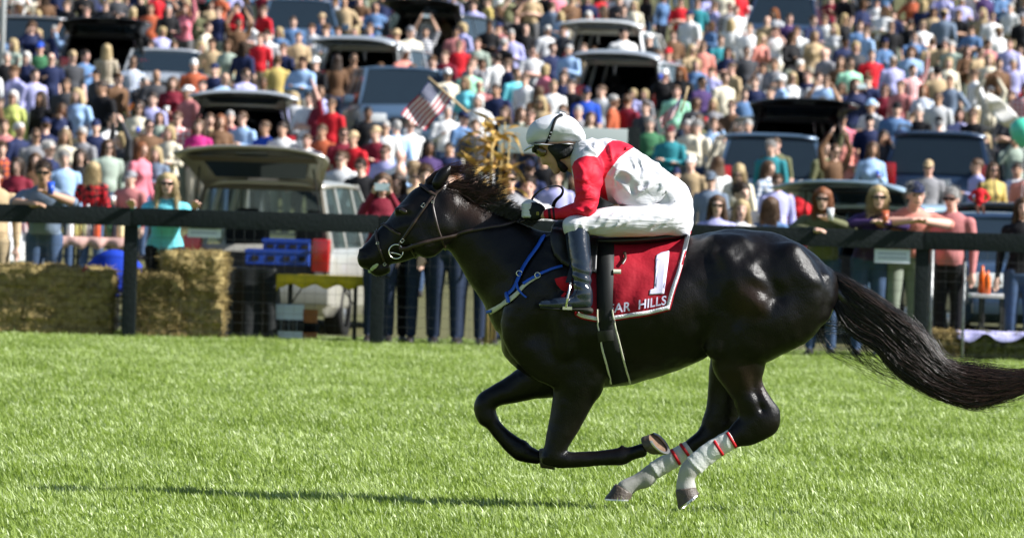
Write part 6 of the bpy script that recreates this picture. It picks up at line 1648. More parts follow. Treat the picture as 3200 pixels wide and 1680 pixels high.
crate('orange brown wooden box under the yellow edged table', 962, 1066, .17, .31, .25, FENCE_Y + .95, mat('orange_wood', (.40, .15, .05), .7, .3, .3, 8))
def ball_thing():
    p = at(266, 858, FENCE_Y + .2); t = thing('ball', 'red and navy ball wedged between fence mesh and hay bale', 'ball', tuple(p))
    for i, m in enumerate((mat('ball_red', (.35, .05, .05), .4, .4), mat('ball_navy', (.03, .06, .18), .4, .4))):
        for k in range(3):
            b = MB(); V = []; F = []; a0 = (2 * k + i) * math.pi / 3
            for a in range(7):
                for q in range(9): w = a0 + a / 6 * math.pi / 3; ph = -math.pi / 2 + q / 8 * math.pi; V.append((.085 * math.cos(ph) * math.cos(w), .085 * math.cos(ph) * math.sin(w), .085 * math.sin(ph)))
            F = [(a * 9 + q, (a + 1) * 9 + q, (a + 1) * 9 + q + 1, a * 9 + q + 1) for a in range(6) for q in range(8)]
            b.add(V, F); b.build('panel', m, t, smooth=True)
ball_thing()
def camp_chair():
    Y = FENCE_Y + 1.1; p = at(350, 960, Y); t = thing('folding_chair', 'bright blue folding camp chair beside the fence post', 'chair', (p[0], Y, 0))
    m = mat('blue_canvas', (.012, .05, .45), .8, .2)
    b = MB(); V = []; F = []
    for i in range(11):
        for j in range(7): u = i / 10 * 2 - 1; v = j / 6; V.append((u * .27, .12 * u * u + v * .12, .42 + v * .42 * (1 - .35 * u * u)))
    F = [(i * 7 + j, (i + 1) * 7 + j, (i + 1) * 7 + j + 1, i * 7 + j + 1) for i in range(10) for j in range(6)]
    b.add(V, F); o = b.build('backrest', m, t, smooth=True); md = o.modifiers.new('thickness', 'SOLIDIFY'); md.thickness = .008
    b = MB(); b.box((-.25, -.42, .38), (.25, .03, .40)); b.build('seat', m, t, bevel=.008)
    for s in (-1, 1):
        for q in (-1, 1): b = MB(); b.tube([(s * .25, -.40 if q < 0 else .06, .40), (s * .25, .06 if q < 0 else -.40, .0)], .010, 6); b.build('leg', M_PLASTIC, t)
camp_chair()
def bottles():
    Y = FENCE_Y + 3.2
    folding_table('table under a red checked cloth with bottles behind the grey blue man', 195, 400, 742, Y, mat('white_top', (.7, .7, .7), .5, .3), mat('red_check_cloth', (.55, .34, .30), .8, .2, .5, 14))
    cols = [(.75, .75, .74), (.65, .62, .20), (.7, .72, .72), (.55, .10, .04), (.05, .14, .06), (.02, .02, .03), (.6, .52, .3)]
    nm = ['clear', 'yellow', 'white', 'orange', 'green', 'black', 'amber']
    for i, px in enumerate((218, 245, 272, 303, 335, 352, 376)):
        p = at(px, 742, Y - .15 + .06 * (i % 3)); t = thing('bottle', f'{nm[i]} drink bottle standing on the red checked table', 'bottle', tuple(p), 0, 'bottles on the red checked table')
        b = MB(); h = .26 + .03 * (i % 3); b.lathe([(.034, 0), (.037, .01), (.037, h * .6), (.015, h * .78), (.014, h)], 12); b.build('glass', mat('bottle ' + nm[i], cols[i], .15, .6), t, smooth=True)
        b = MB(); b.lathe([(.016, h), (.016, h + .02)], 10); b.build('cap', M_PLASTIC if i % 2 else M_TRIM, t)
    Y = FENCE_Y + 1.5
    folding_table('small folding table with orange bottles behind the dusty pink man', 3030, 3170, 918, Y, MATS['white_top'], None, .5)
    for i, px in enumerate((3068, 3085)):
        p = at(px, 918, Y - .1 - .08 * i); t = thing('bottle', ['squat orange juice bottle on the small table', 'slim orange squeeze bottle on the small table'][i], 'bottle', tuple(p)); b = MB(); h = .28 - .05 * i; b.lathe([(.04 - .008 * i, 0), (.04 - .008 * i, h * .7), (.015, h * .85), (.014, h)], 12); b.build('glass', mat('orange_bottle', (.75, .14, .01), .3, .5), t, smooth=True)
bottles()
# panels and clutter up the slope
def hill_panel(name, label, cat, px0, py0, px1, py1, d, m):
    for d in np.arange(70, 300, .5):
        p_ = at((px0 + px1) / 2, py1, d - 30)
        if p_[2] - G(p_[0], p_[1]) < .35: break
    Y = d - 30; t = board_thing(name, label, cat, px0, py0, px1, py1, Y, m, .05); x = at((px0 + px1) / 2, py0, Y)[0]
    a, b_ = at(px0, py1, Y)[0], at(px1, py1, Y)[0]
    for q in (a + .06, b_ - .06):
        b = MB(); b.box((q - .03, Y + .054, G(q, Y) - .2), (q + .03, Y + .12, at(px0, py0, Y)[2] - .05)); b.build('leg', M_PLASTIC, t)
mo = mat('orange_red_cloth', (.50, .06, .015), .8, .2, .15, 2)
hill_panel('draped_table', 'table with a plain orange red front beside the silver saloon', 'table', 560, 175, 720, 250, 128, mo)
hill_panel('draped_table', 'table with orange red front and white notice beside the black SUV', 'table', 90, 133, 212, 200, 140, mo)
hill_panel('banner', 'brown wooden crate wall under the flower pots', 'crate', 365, 368, 495, 430, 98, mat('brown_crate', (.20, .11, .055), .8, .2, .3, 5))
hill_panel('notice_board', 'small pale blue notice beside the grey pole', 'notice', 2012, 112, 2055, 148, 165, mp)
hill_panel('cool_box', 'red cool box in front of the dark blue hilltop SUV', 'cool box', 2410, 22, 2490, 58, 178, mat('red_box', (.45, .02, .03), .5, .4))
hill_panel('cool_box', 'white and blue cool box beside the man in cream', 'cool box', 2960, 298, 3050, 338, 112, mat('white_box', (.7, .7, .72), .5, .4))
def pole(px0, py0, px1, py1, d, r, label):
    Y = d - 30; a = at(px1, py1, Y); t = thing('pole', label, 'pole', (a[0], Y, G(a[0], Y))); b = MB(); b.lathe([(r, -.3), (r, 3.0), (r * .8, 9.0)], 12); b.build('shaft', mat('pale_pole', (.40, .42, .42), .5, .4), t, smooth=True)
    b = MB(); b.lathe([(r * 1.7, 0), (r * 1.7, .05), (r * 1.1, .08)], 12); b.build('base', MATS['pale_pole'], t)
pole(2056, 0, 2056, 95, 165, .065, 'tall grey pole on the dry grass beside the red jacket man')
pole(20, 0, 6, 130, 118, .06, 'pale grey pole at the upper edge beside the grey SUV')
M_WOOD = mat('pale_wood', (.45, .33, .19), .7, .3)
def flowers(px, py, d, col, label, r=.22):
    for d in np.arange(70, 300, .5):
        p = at(px, py, d - 30)
        if p[2] - G(p[0], p[1]) < .95: break
    Y = d - 30; p = at(px, py, Y); t = thing('flower_pot', label, 'flowers', tuple(p - np.array([0, 0, r])))
    b = MB(); b.lathe([(r * .45, -.12), (r * .6, .05)], 14); b.build('pot', mat('terracotta', (.22, .08, .04), .8, .2), t, smooth=True)
    n = 260; ph = rng.uniform(0, 2 * math.pi, n); ct = rng.uniform(-.1, 1, n); st = np.sqrt(1 - ct ** 2); c = np.stack([st * np.cos(ph) * r, st * np.sin(ph) * r, ct * r * .8 + .06], 1); b = MB()
    for q in c:
        a = rng.normal(0, 1, 3); a /= np.linalg.norm(a); u = np.cross(a, [0, 0, 1.0]); v = np.cross(a, u); s = .022; b.add([q + u * s, q + v * s, q - u * s, q - v * s], [(0, 1, 2, 3)])
    tag(b.build('blossom', mat('blossom ' + label[:9], col, .7, .2, .3, 20), t), kind='stuff')
    b = MB(); b.lathe([(.20, -.72), (.20, -.14), (.22, -.13), (.22, -.12)], 4); b.build('stand', M_WOOD, t)
    V, Q = blob([ball((0, 0, .05), r * .8, k=0)], (), .05, 0); obj('foliage', mesh_np('foliage', V, Q), mat('mum_leaf', (.06, .10, .025), .7, .2), t)
flowers(440, 318, 98, (.70, .20, .01), 'orange mums in a pot above the brown crate')
flowers(452, 292, 101, (.30, .02, .12), 'purple mums behind the orange mums')
flowers(362, 328, 98, (.28, .34, .10), 'green cushion plant beside the orange mums', .2)
flowers(2290, 280, 118, (.80, .52, .01), 'yellow mums in the crowd behind the jockey')
flowers(2672, 322, 110, (.80, .55, .01), 'yellow and orange mums in front of the light blue shirts')
# flags
def flag_mat():
    m = bpy.data.materials.new('stars_and_stripes'); m.use_nodes = True; nt = m.node_tree; b = BS(m); b.inputs['Roughness'].default_value = .7
    uv = nt.nodes.new('ShaderNodeUVMap'); uv.uv_map = 'UVMap'; sp = nt.nodes.new('ShaderNodeSeparateXYZ'); nt.links.new(uv.outputs[0], sp.inputs[0])
    def M(op, a, b_=None):
        n = nt.nodes.new('ShaderNodeMath'); n.operation = op
        for i, v in enumerate((a, b_)):
            if v is None: continue
            if isinstance(v, (int, float)): n.inputs[i].default_value = v
            else: nt.links.new(v, n.inputs[i])
        return n.outputs[0]
    def mix(f, a, c):
        x = nt.nodes.new('ShaderNodeMix'); x.data_type = 'RGBA'; nt.links.new(f, x.inputs['Factor'])
        for k, v in (('A', a), ('B', c)):
            if isinstance(v, tuple): x.inputs[k].default_value = (*v, 1)
            else: nt.links.new(v, x.inputs[k])
        return x.outputs['Result']
    st = M('LESS_THAN', M('MODULO', M('MULTIPLY', sp.outputs['Y'], 6.5), 1.0), .5)
    stripes = mix(st, (.74, .72, .72), (.36, .012, .03))
    can = M('MULTIPLY', M('LESS_THAN', sp.outputs['X'], .4), M('GREATER_THAN', sp.outputs['Y'], 6 / 13))
    fx = M('SUBTRACT', M('FRACT', M('MULTIPLY', sp.outputs['X'], 15)), .5); fy = M('SUBTRACT', M('FRACT', M('MULTIPLY', sp.outputs['Y'], 9.3)), .5)
    star = M('LESS_THAN', M('ADD', M('MULTIPLY', fx, fx), M('MULTIPLY', fy, fy)), .055)
    cc = mix(star, (.02, .03, .11), (.7, .7, .72))
    nt.links.new(mix(can, stripes, cc), b.inputs['Base Color'])
    tr = nt.nodes.new('ShaderNodeBsdfTranslucent'); ms = nt.nodes.new('ShaderNodeMixShader'); ms.inputs[0].default_value = .15
    nt.links.new(mix(can, stripes, cc), tr.inputs['Color']); out = nt.nodes['Material Output']; nt.links.new(b.outputs[0], ms.inputs[1]); nt.links.new(tr.outputs[0], ms.inputs[2]); nt.links.new(ms.outputs[0], out.inputs['Surface'])
    return m
M_FLAG = flag_mat()
def flag(corners, d, pole0, pole1, label, wav=.05):
    """corners: hoist top, fly top, fly bottom, hoist bottom in the photograph"""
    Y = d - 30; t = thing('flag', label, 'flag', (0, 0, 0)); P4 = [at(*c, Y) for c in corners]; nx, ny = 24, 14; V = []; UV = []
    for i in range(nx):
        for j in range(ny):
            u, v = i / (nx - 1), j / (ny - 1)
            p = (P4[0] * (1 - u) + P4[1] * u) * v + (P4[3] * (1 - u) + P4[2] * u) * (1 - v)
            V.append(p + np.array([0, wav * math.sin(u * 9 + v * 2) * (.3 + u), .01 * math.sin(u * 9 + 1)])); UV.append((u, v))
    F = [(i * ny + j, (i + 1) * ny + j, (i + 1) * ny + j + 1, i * ny + j + 1) for i in range(nx - 1) for j in range(ny - 1)]
    me = bpy.data.meshes.new('cloth'); me.from_pydata([tuple(v) for v in V], [], F); uvl = me.uv_layers.new(name='UVMap')
    for lp in me.loops: uvl.data[lp.index].uv = UV[lp.vertex_index]
    me.polygons.foreach_set('use_smooth', np.ones(len(F), bool)); obj('cloth', me, M_FLAG, t)
    b = MB(); a, c = at(*pole0, Y + .02), at(*pole1, Y + .02); b.tube([a, a + (c - a) * .5, c], .014, 8); b.build('staff', M_WOOD, t, smooth=True)
flag([(1345, 252), (1253, 356), (1328, 406), (1412, 309)], 70, (1338, 242), (1462, 352), 'stars and stripes flag flying slanted on a wooden staff')
flag([(2138, 292), (2062, 372), (2068, 400), (2122, 345)], 76, (2150, 270), (2128, 352), 'half furled stars and stripes flag above the crowd behind the jockey', .09)
# corn stalks tied upright
def corn():
    Y = FENCE_Y + .7; base = at(1520, 1080, Y); t = thing('corn_stalks', 'dried golden corn stalk bundle standing behind the horse mane', 'corn stalks', (base[0], Y, 0))
    ml = mat('dry_corn_leaf', (.52, .32, .085), .6, .3, .4, 14); ms = mat('dry_corn_stalk', (.36, .26, .10), .7, .3, .3, 20)
    for k in range(9):
        a = rng.uniform(0, 6.28); lean = rng.uniform(.02, .15); H = rng.uniform(1.9, 2.3); b = MB()
        top = np.array([math.cos(a) * lean * 1.2, math.sin(a) * lean * .6, H]); b0 = np.array([math.cos(a) * .07, math.sin(a) * .07, 0])
        b.tube([b0, (b0 + top) / 2, top], [.014, .012, .006], 7); s = b.build('stalk', ms, t, smooth=True)
        for q in range(10):
            z = rng.uniform(.70, 1.0); p0 = b0 + (top - b0) * z; az = rng.uniform(0, 6.28); L = rng.uniform(.18, .38); dn = rng.uniform(.1, 1.1); V = []
            for i in range(7):
                u = i / 6; c = p0 + np.array([math.cos(az) * L * u * .8, math.sin(az) * L * u * .6, L * (.55 * u - dn * u * u)]); w = .036 * math.sin(min(1, u * 1.1 + .12) * math.pi) + .003
                sd = np.array([-math.sin(az + u * 2), math.cos(az + u * 2), .3 * math.sin(u * 5)]); V += [c - sd * w, c + np.array([0, 0, -.006]), c + sd * w]
            b = MB(); b.add(V, [(i * 3 + j, i * 3 + j + 1, i * 3 + 4 + j, i * 3 + 3 + j) for i in range(6) for j in range(2)]); b.build('leaf', ml, s, smooth=True)
corn()
# balloons, banner, doll
def balloon(px, py, d, r, col, label):
    p = at(px, py, d - 30); t = thing('balloon', label, 'balloon', tuple(p)); b = MB(); b.lathe([(.01, -r * 1.25), (r * .35, -r * 1.02), (r * .8, -r * .55), (r, .05 * r), (r * .9, .5 * r), (r * .5, .9 * r), (.01, r)], 18); b.build('skin', mat('balloon ' + label[:8], col, .2, .5), t, smooth=True)
    b = MB(); b.tube([(0, 0, -r * 1.25), (.03, 0, -r * 1.25 - .4), (0, 0, -r * 1.25 - .9)], .003, 4); b.build('string', M_TRIM, t)
balloon(3196, 410, 84, .18, (.10, .62, .42), 'mint green balloon cut by the frame edge beside the white banner')
balloon(2412, 132, 140, .10, (.06, .60, .35), 'small green balloon beside the purple shirt person')
balloon(178, 5, 165, .12, (.10, .55, .38), 'green balloon above the man in black jacket')
def banner():
    Y = 60.0; t = thing('banner', 'white and pink feather banner leaning beside the mint balloon', 'banner', (0, 0, 0)); V = []; n = 20
    A = [at(3085, 285, Y), at(3125, 310, Y), at(3165, 345, Y), at(3192, 385, Y)]; B_ = [at(3082, 292, Y), at(3095, 345, Y), at(3135, 392, Y), at(3185, 402, Y)]
    a, b_ = interp(np.array(A), np.linspace(0, 1, n)), interp(np.array(B_), np.linspace(0, 1, n))
    for i in range(n):
        for v in np.linspace(0, 1, 7): V.append(a[i] * (1 - v) + b_[i] * v + np.array([0, .08 * math.sin(i * .7 + v * 3), 0]))
    b = MB(); b.add(V, [(i * 7 + j, i * 7 + j + 1, i * 7 + 8 + j, i * 7 + 7 + j) for i in range(n - 1) for j in range(6)]); o = b.build('cloth', mat('banner_cloth', (.72, .70, .66), .6, .3, .35, 1.6), t, smooth=True); md = o.modifiers.new('thickness', 'SOLIDIFY'); md.thickness = .004
    b = MB(); p = at(3120, 300, Y + .05); b.tube([(p[0] - .1, Y + .1, p[2] + .1), (p[0] + .1, Y + .12, G(p[0], Y) - .1)], .012, 6); b.build('staff', M_PLASTIC, t)
banner()

# ------------------------------------------------------------------ the people one can tell apart: at the rail first
HI = .0125
R_ = dict(h=HI)
fy = FENCE_Y
def rail(px, py, pose, shirt, hair, style, off, label, rz=0.0, scale=1.0, **k):
    x = at(px, py, fy + off)[0]
    fem = k.pop('female', style in ('long', 'bob', 'bun'))
    return add_person((x, fy + off, 0.0), rz, pose, fem, shirt, hair, style, scale=scale, h=HI, desc=label, px=(px, py), **k)
rail(137, 560, 'railcup', 'grey blue', 'dark brown', 'short', .18, 'man in grey blue t-shirt and sunglasses leaning on the rail holding a blue cup', sleeves=False, glasses=True, hold='royal blue', skin='tan', scale=1.02)
rail(522, 556, 'grip', 'aqua', 'blond', 'long', .32, 'blond woman in aqua top and sunglasses gripping the fence rail', sleeves=True, glasses=True, skin='rosy', scale=.93, wide=1.16, pants='black trousers', rz=.05)
rail(2573, 600, 'railcup', 'olive', 'auburn', 'bob', .20, 'long-haired person in dark green sweater holding a glass at the rail', female=False, glasses=True, hold='pale grey', scale=1.0, rz=-.1)
rail(2739, 600, 'rail', 'purple', 'blond', 'bob', .18, 'laughing blond woman in dark purple cardigan leaning over the rail', glasses=True, hold='rust', scale=1.03, rz=.1)
rail(2856, 592, 'rail', 'salmon', 'grey', 'short', .20, 'man in navy cap and salmon shirt leaning on the rail', hat=('cap', 'navy'), skin='rosy', sleeves=False, scale=1.05, wide=1.1, pants='sage trousers', rz=.15)
rail(2975, 622, 'stand', 'dusty pink', 'grey', 'short', .65, 'grey haired man in dusty pink shirt and sunglasses with black trousers', glasses=True, skin='rosy', pants='black trousers', scale=.98, rz=-.35)
rail(3196, 690, 'stand', 'black', 'brown', 'long', .8, 'person in black top cut by the frame edge behind the rail', scale=.94)
rail(2240, 668, 'stand', 'lavender', 'brown', 'long', .55, 'brown haired woman in sunglasses and lavender behind the horse loin', glasses=True, scale=.90)
rail(2316, 668, 'stand', 'white', 'blond', 'long', .8, 'blond girl in white behind the horse croup', scale=.88)
rail(2407, 660, 'stand', 'denim blue', 'brown', 'long', .9, 'long haired girl in denim turned away behind the horse croup', rz=2.8, scale=.90)
rail(1195, 598, 'camera', 'maroon', 'brown', 'long', .55, 'woman in maroon taking a phone picture behind the horse head', glasses=True, hold='phone', scale=.97, pants='dark jeans')
rail(1590, 545, 'stand', 'grey', 'dark brown', 'short', .8, 'man in sunglasses between the horse mane and the jockey', glasses=True, scale=1.02, rz=.1, pants='dark jeans')
rail(1650, 588, 'stand', 'white', 'dark brown', 'short', 1.0, 'man in white under the jockey visor', scale=.98, skin='rosy')
rail(1405, 545, 'stand', 'red', 'auburn', 'short', .5, 'man in red and dark jeans seen under the horse neck', pants='dark jeans', scale=1.0)
rail(1330, 545, 'cup', 'charcoal', 'brown', 'short', .6, 'man in charcoal with dark jeans behind the horse cheek', pants='dark jeans', scale=1.02, female=False)
rail(1480, 560, 'stand', 'navy', 'dark brown', 'short', .6, 'man in navy with dark jeans seen beneath the horse throat', pants='dark jeans', scale=.98)
rail(1240, 560, 'stand', 'purple', 'dark brown', 'long', .75, 'woman in purple and black trousers behind the bridle', pants='black trousers', scale=.97)
rail(-20, 700, 'stand', 'tan', 'brown', 'short', .9, 'person in tan cut by the frame edge above the long bale', scale=.95, pants='khaki trousers')
# second and third row, near side
for a in (
 (290, 535, 'red patterned', 'blond', 'long', 'stand', 2.9, dict(dmin=64.5, desc='long-haired blond woman in red patterned top turned away from the track')),
 (336, 462, 'sage', 'brown', 'long', 'stand', .3, dict(dmin=66, female=False, glasses=True, desc='long-haired man in pale sage shirt beside the pink woman')),
 (440, 470, 'pink', 'auburn', 'long', 'stand', .9, dict(dmin=66, desc='red blond woman in bright pink looking along the track')),
 (150, 470, 'navy', 'white', 'short', 'stand', 1.0, dict(dmin=66, glasses=True, desc='white haired man in navy wearing blue sunglasses above the grey blue man')),
 (4, 470, 'orange and navy plaid', 'brown', 'short', 'stand', .2, dict(dmin=65, desc='man in orange and navy plaid cut by the frame edge')),
 (250, 492, 'black', 'dark brown', 'long', 'cup', .1, dict(dmin=67, desc='dark haired woman in black beside the white haired navy man')),
 (110, 505, 'brown', 'brown', 'long', 'stand', .1, dict(dmin=64.5)), (55, 520, 'maroon', 'dark brown', 'bob', 'stand', -.2, dict(dmin=64)),
 (200, 500, 'light blue', 'grey', 'short', 'stand', .2, dict(dmin=67)),
 (2221, 568, 'grey blue', 'grey', 'short', 'stand', -.1, dict(dmin=64, glasses=True, hat=('cap', 'grey blue'), desc='man in grey blue cap and sunglasses right behind the jockey back')),
 (2311, 552, 'cream', 'blond', 'bob', 'stand', -.3, dict(dmin=66, glasses=True)), (2314, 608, 'charcoal', 'dark brown', 'short', 'stand', .6, dict(dmin=64)),
 (2428, 572, 'lavender', 'brown', 'short', 'stand', .1, dict(dmin=64.5, glasses=True, desc='man in pale lavender shirt and sunglasses beside the girl in denim')),
 (2410, 465, 'teal', 'grey', 'short', 'stand', -.3, dict(dmin=66)), (2400, 530, 'blue plaid', 'brown', 'long', 'stand', .8, dict(dmin=65)),
 (1298, 556, 'tan', 'dark blond', 'short', 'cup', 0, dict(dmin=64, glasses=True)), (1251, 540, 'light blue', 'grey', 'bald', 'stand', 2.7, dict(dmin=66, desc='bald man in light blue turned away behind the horse forehead')),
 (1127, 526, 'black', 'dark brown', 'short', 'stand', -.3, dict(dmin=65, glasses=True)), (1071, 502, 'white', 'brown', 'short', 'stand', -.4, dict(dmin=67, glasses=True)),
 (1653, 533, 'navy', 'dark brown', 'short', 'stand', 3.0, dict(dmin=66, hat=('cap', 'navy'))), (1740, 560, 'lavender', 'brown', 'short', 'stand', 0, dict(dmin=66)),
 (2095, 420, 'teal', 'grey', 'short', 'cross', -.2, dict(hat=('cap', 'maroon'), desc='man in teal sweater and maroon cap right of the jockey shoulder')),
 (2300, 430, 'magenta', 'brown', 'short', 'stand', -.2, {}), (2180, 400, 'cream', 'grey', 'short', 'stand', -.6, {}), (2030, 392, 'green', 'grey', 'short', 'cup', 0, {}),
): put(*a[:6], rz=a[6], h=.016, **a[7])

# ------------------------------------------------------------------ up the slope: where the photograph shows a head, a person
def q4(u, v): return u / 2.414, v / 2.414
def batch(x0, rows):
    for r in rows:
        u, v, shirt, hair, style = r[:5]; k = dict(r[5]) if len(r) > 5 else {}
        pose = k.pop('pose', None) or random.choice(['stand', 'stand', 'cup', 'cup2', 'cross', 'stand'])
        px, py = x0 + u / 2.414, v / 2.414
        put(px, py, shirt, hair, style, pose, **{**dict(skin=random.choice(['fair', 'fair', 'light', 'rosy', 'tan']), pants=random.choice(list(PANTS)), sleeves=random.random() < .6, glasses=random.random() < .3), **k})
B_ = dict
batch(0, [(505, 45, 'black', 'brown', 'short'), (655, 85, 'white', 'dark brown', 'short'), (795, 45, 'black', 'dark brown', 'short'), (1000, 100, 'salmon', 'blond', 'bob', B_(rz=2.8)), (1135, 75, 'rust', 'brown', 'short'), (1270, 85, 'black', 'grey', 'short'),
 (1400, 80, 'pink', 'auburn', 'long', B_(pose='point')), (1650, 95, 'navy', 'brown', 'short'), (1790, 60, 'red', 'black', 'short'), (1560, 215, 'cream', 'brown', 'short', B_(rz=1.2)), (1800, 190, 'brown', 'dark brown', 'short', B_(pose='raised', pants='khaki trousers')), (100, 340, 'sage', 'blond', 'long'),
 (300, 375, 'green', 'brown', 'short', B_(hat=('cap', 'royal blue'))), (385, 450, 'navy', 'grey', 'bald'), (50, 440, 'black', 'grey', 'short'), (545, 440, 'charcoal', 'brown', 'short', B_(hat=('cap', 'tan'))), (640, 430, 'denim blue', 'dark brown', 'short', B_(rz=.8)), (805, 385, 'brown plaid', 'blond', 'long', B_(rz=3.0)),
 (1462, 500, 'rust', 'grey', 'short', B_(hat=('cap', 'white'), pose='stand', rz=.1, glasses=False, desc='man in white cap and bright rust sweater above the silver SUV')), (1000, 480, 'blue plaid', 'brown', 'short'), (260, 575, 'lavender', 'dark brown', 'short', B_(rz=.5)), (100, 740, 'lime', 'white', 'bob'), (310, 745, 'black', 'dark brown', 'long'),
 (500, 650, 'charcoal', 'brown', 'short'), (1620, 535, 'navy', 'brown', 'short', B_(hat=('cap', 'navy'))), (1690, 605, 'light blue', 'grey', 'bald'), (1850, 575, 'lavender', 'brown', 'short'), (1580, 915, 'tan', 'brown', 'short'), (1660, 925, 'brown', 'auburn', 'long'), (1735, 895, 'dusty pink', 'grey', 'short'), (1830, 905, 'light blue', 'brown', 'short'),
 (1340, 905, 'red plaid', 'brown', 'short'), (720, 965, 'navy', 'grey', 'short', B_(hat=('cap', 'navy'))), (840, 930, 'white', 'black', 'short', B_(rz=.9, hat=('cap', 'black'))), (345, 955, 'navy', 'brown', 'short', B_(hat=('cap', 'navy'))), (140, 985, 'navy', 'white', 'short', B_(rz=.9)), (270, 1035, 'grey', 'brown', 'short'), (490, 1035, 'cream', 'dark blond', 'long'), (620, 1020, 'grey', 'grey', 'short'), (30, 960, 'dusty pink', 'brown', 'short'), (1500, 960, 'magenta', 'brown', 'long'), (1280, 1010, 'cream', 'blond', 'bob'), (1120, 960, 'brown', 'dark brown', 'short')])
batch(800, [(280, 175, 'denim blue', 'brown', 'short'), (750, 245, 'white', 'blond', 'bob'), (860, 225, 'royal blue', 'brown', 'short'), (1060, 275, 'white', 'dark brown', 'short', B_(hat=('sunhat', 'tan'))), (1280, 250, 'navy and white striped', 'black', 'short', B_(pose='raised', rz=0, female=True, hold='phone', sleeves=False, pants='khaki trousers', desc='woman in navy and white stripes raising both arms with a phone')),
 (1530, 350, 'red', 'brown', 'short', B_(pose='stand')), (1425, 430, 'maroon', 'brown', 'short'), (1670, 335, 'sage', 'brown', 'short'), (1750, 20, 'yellow', 'brown', 'short', B_(pants='khaki trousers')), (1870, 335, 'black', 'grey', 'short'), (1820, 455, 'white', 'dark brown', 'short'), (1640, 475, 'grey', 'brown', 'short'), (1900, 495, 'navy', 'brown', 'short', B_(pose='stand')),
 (1440, 570, 'cream', 'brown', 'short', B_(hat=('cap', 'white'))), (1610, 525, 'mint', 'brown', 'short', B_(pose='stand')), (1580, 640, 'aqua', 'dark blond', 'bob'), (610, 465, 'brown', 'dark brown', 'long'), (735, 455, 'brown', 'brown', 'short'), (450, 490, 'black', 'black', 'short', B_(hat=('cap', 'white'))), (205, 375, 'navy', 'brown', 'short'), (160, 465, 'yellow', 'brown', 'short'), (320, 290, 'tan', 'brown', 'short'),
 (400, 755, 'white', 'dark brown', 'short'), (460, 765, 'maroon', 'brown', 'long', B_(pose='point')), (570, 800, 'red', 'brown', 'short'), (845, 865, 'black', 'black', 'short', B_(skin='brown')), (735, 1055, 'red', 'brown', 'short', B_(hat=('cap', 'tan'))), (905, 1020, 'maroon', 'brown', 'short', B_(hat=('cap', 'tan'))), (975, 975, 'white', 'grey', 'short'), (1060, 970, 'light blue', 'grey', 'short'), (1160, 955, 'white', 'dark blond', 'short', B_(pose='stand')),
 (660, 1025, 'maroon', 'brown', 'short'), (980, 1155, 'lavender', 'brown', 'short', B_(glasses=True)), (1085, 1195, 'white', 'grey', 'bald', B_(rz=2.6)), (640, 1215, 'pale grey', 'brown', 'short', B_(glasses=True)), (800, 1260, 'black', 'dark brown', 'short', B_(glasses=True)), (70, 975, 'royal blue', 'brown', 'short'), (200, 985, 'white', 'dark brown', 'short'), (1440, 855, 'white', 'grey', 'short'), (1300, 1120, 'purple', 'black', 'long', B_(skin='brown')), (1650, 960, 'charcoal', 'brown', 'short'), (1560, 900, 'denim blue', 'brown', 'short', B_(hat=('cap', 'navy'))), (1880, 860, 'brown', 'brown', 'long'), (500, 1000, 'rust', 'brown', 'short'), (1190, 1280, 'tan', 'dark blond', 'short', B_(glasses=True)), (60, 90, 'red', 'brown', 'short'), (30, 300, 'red', 'brown', 'short')])
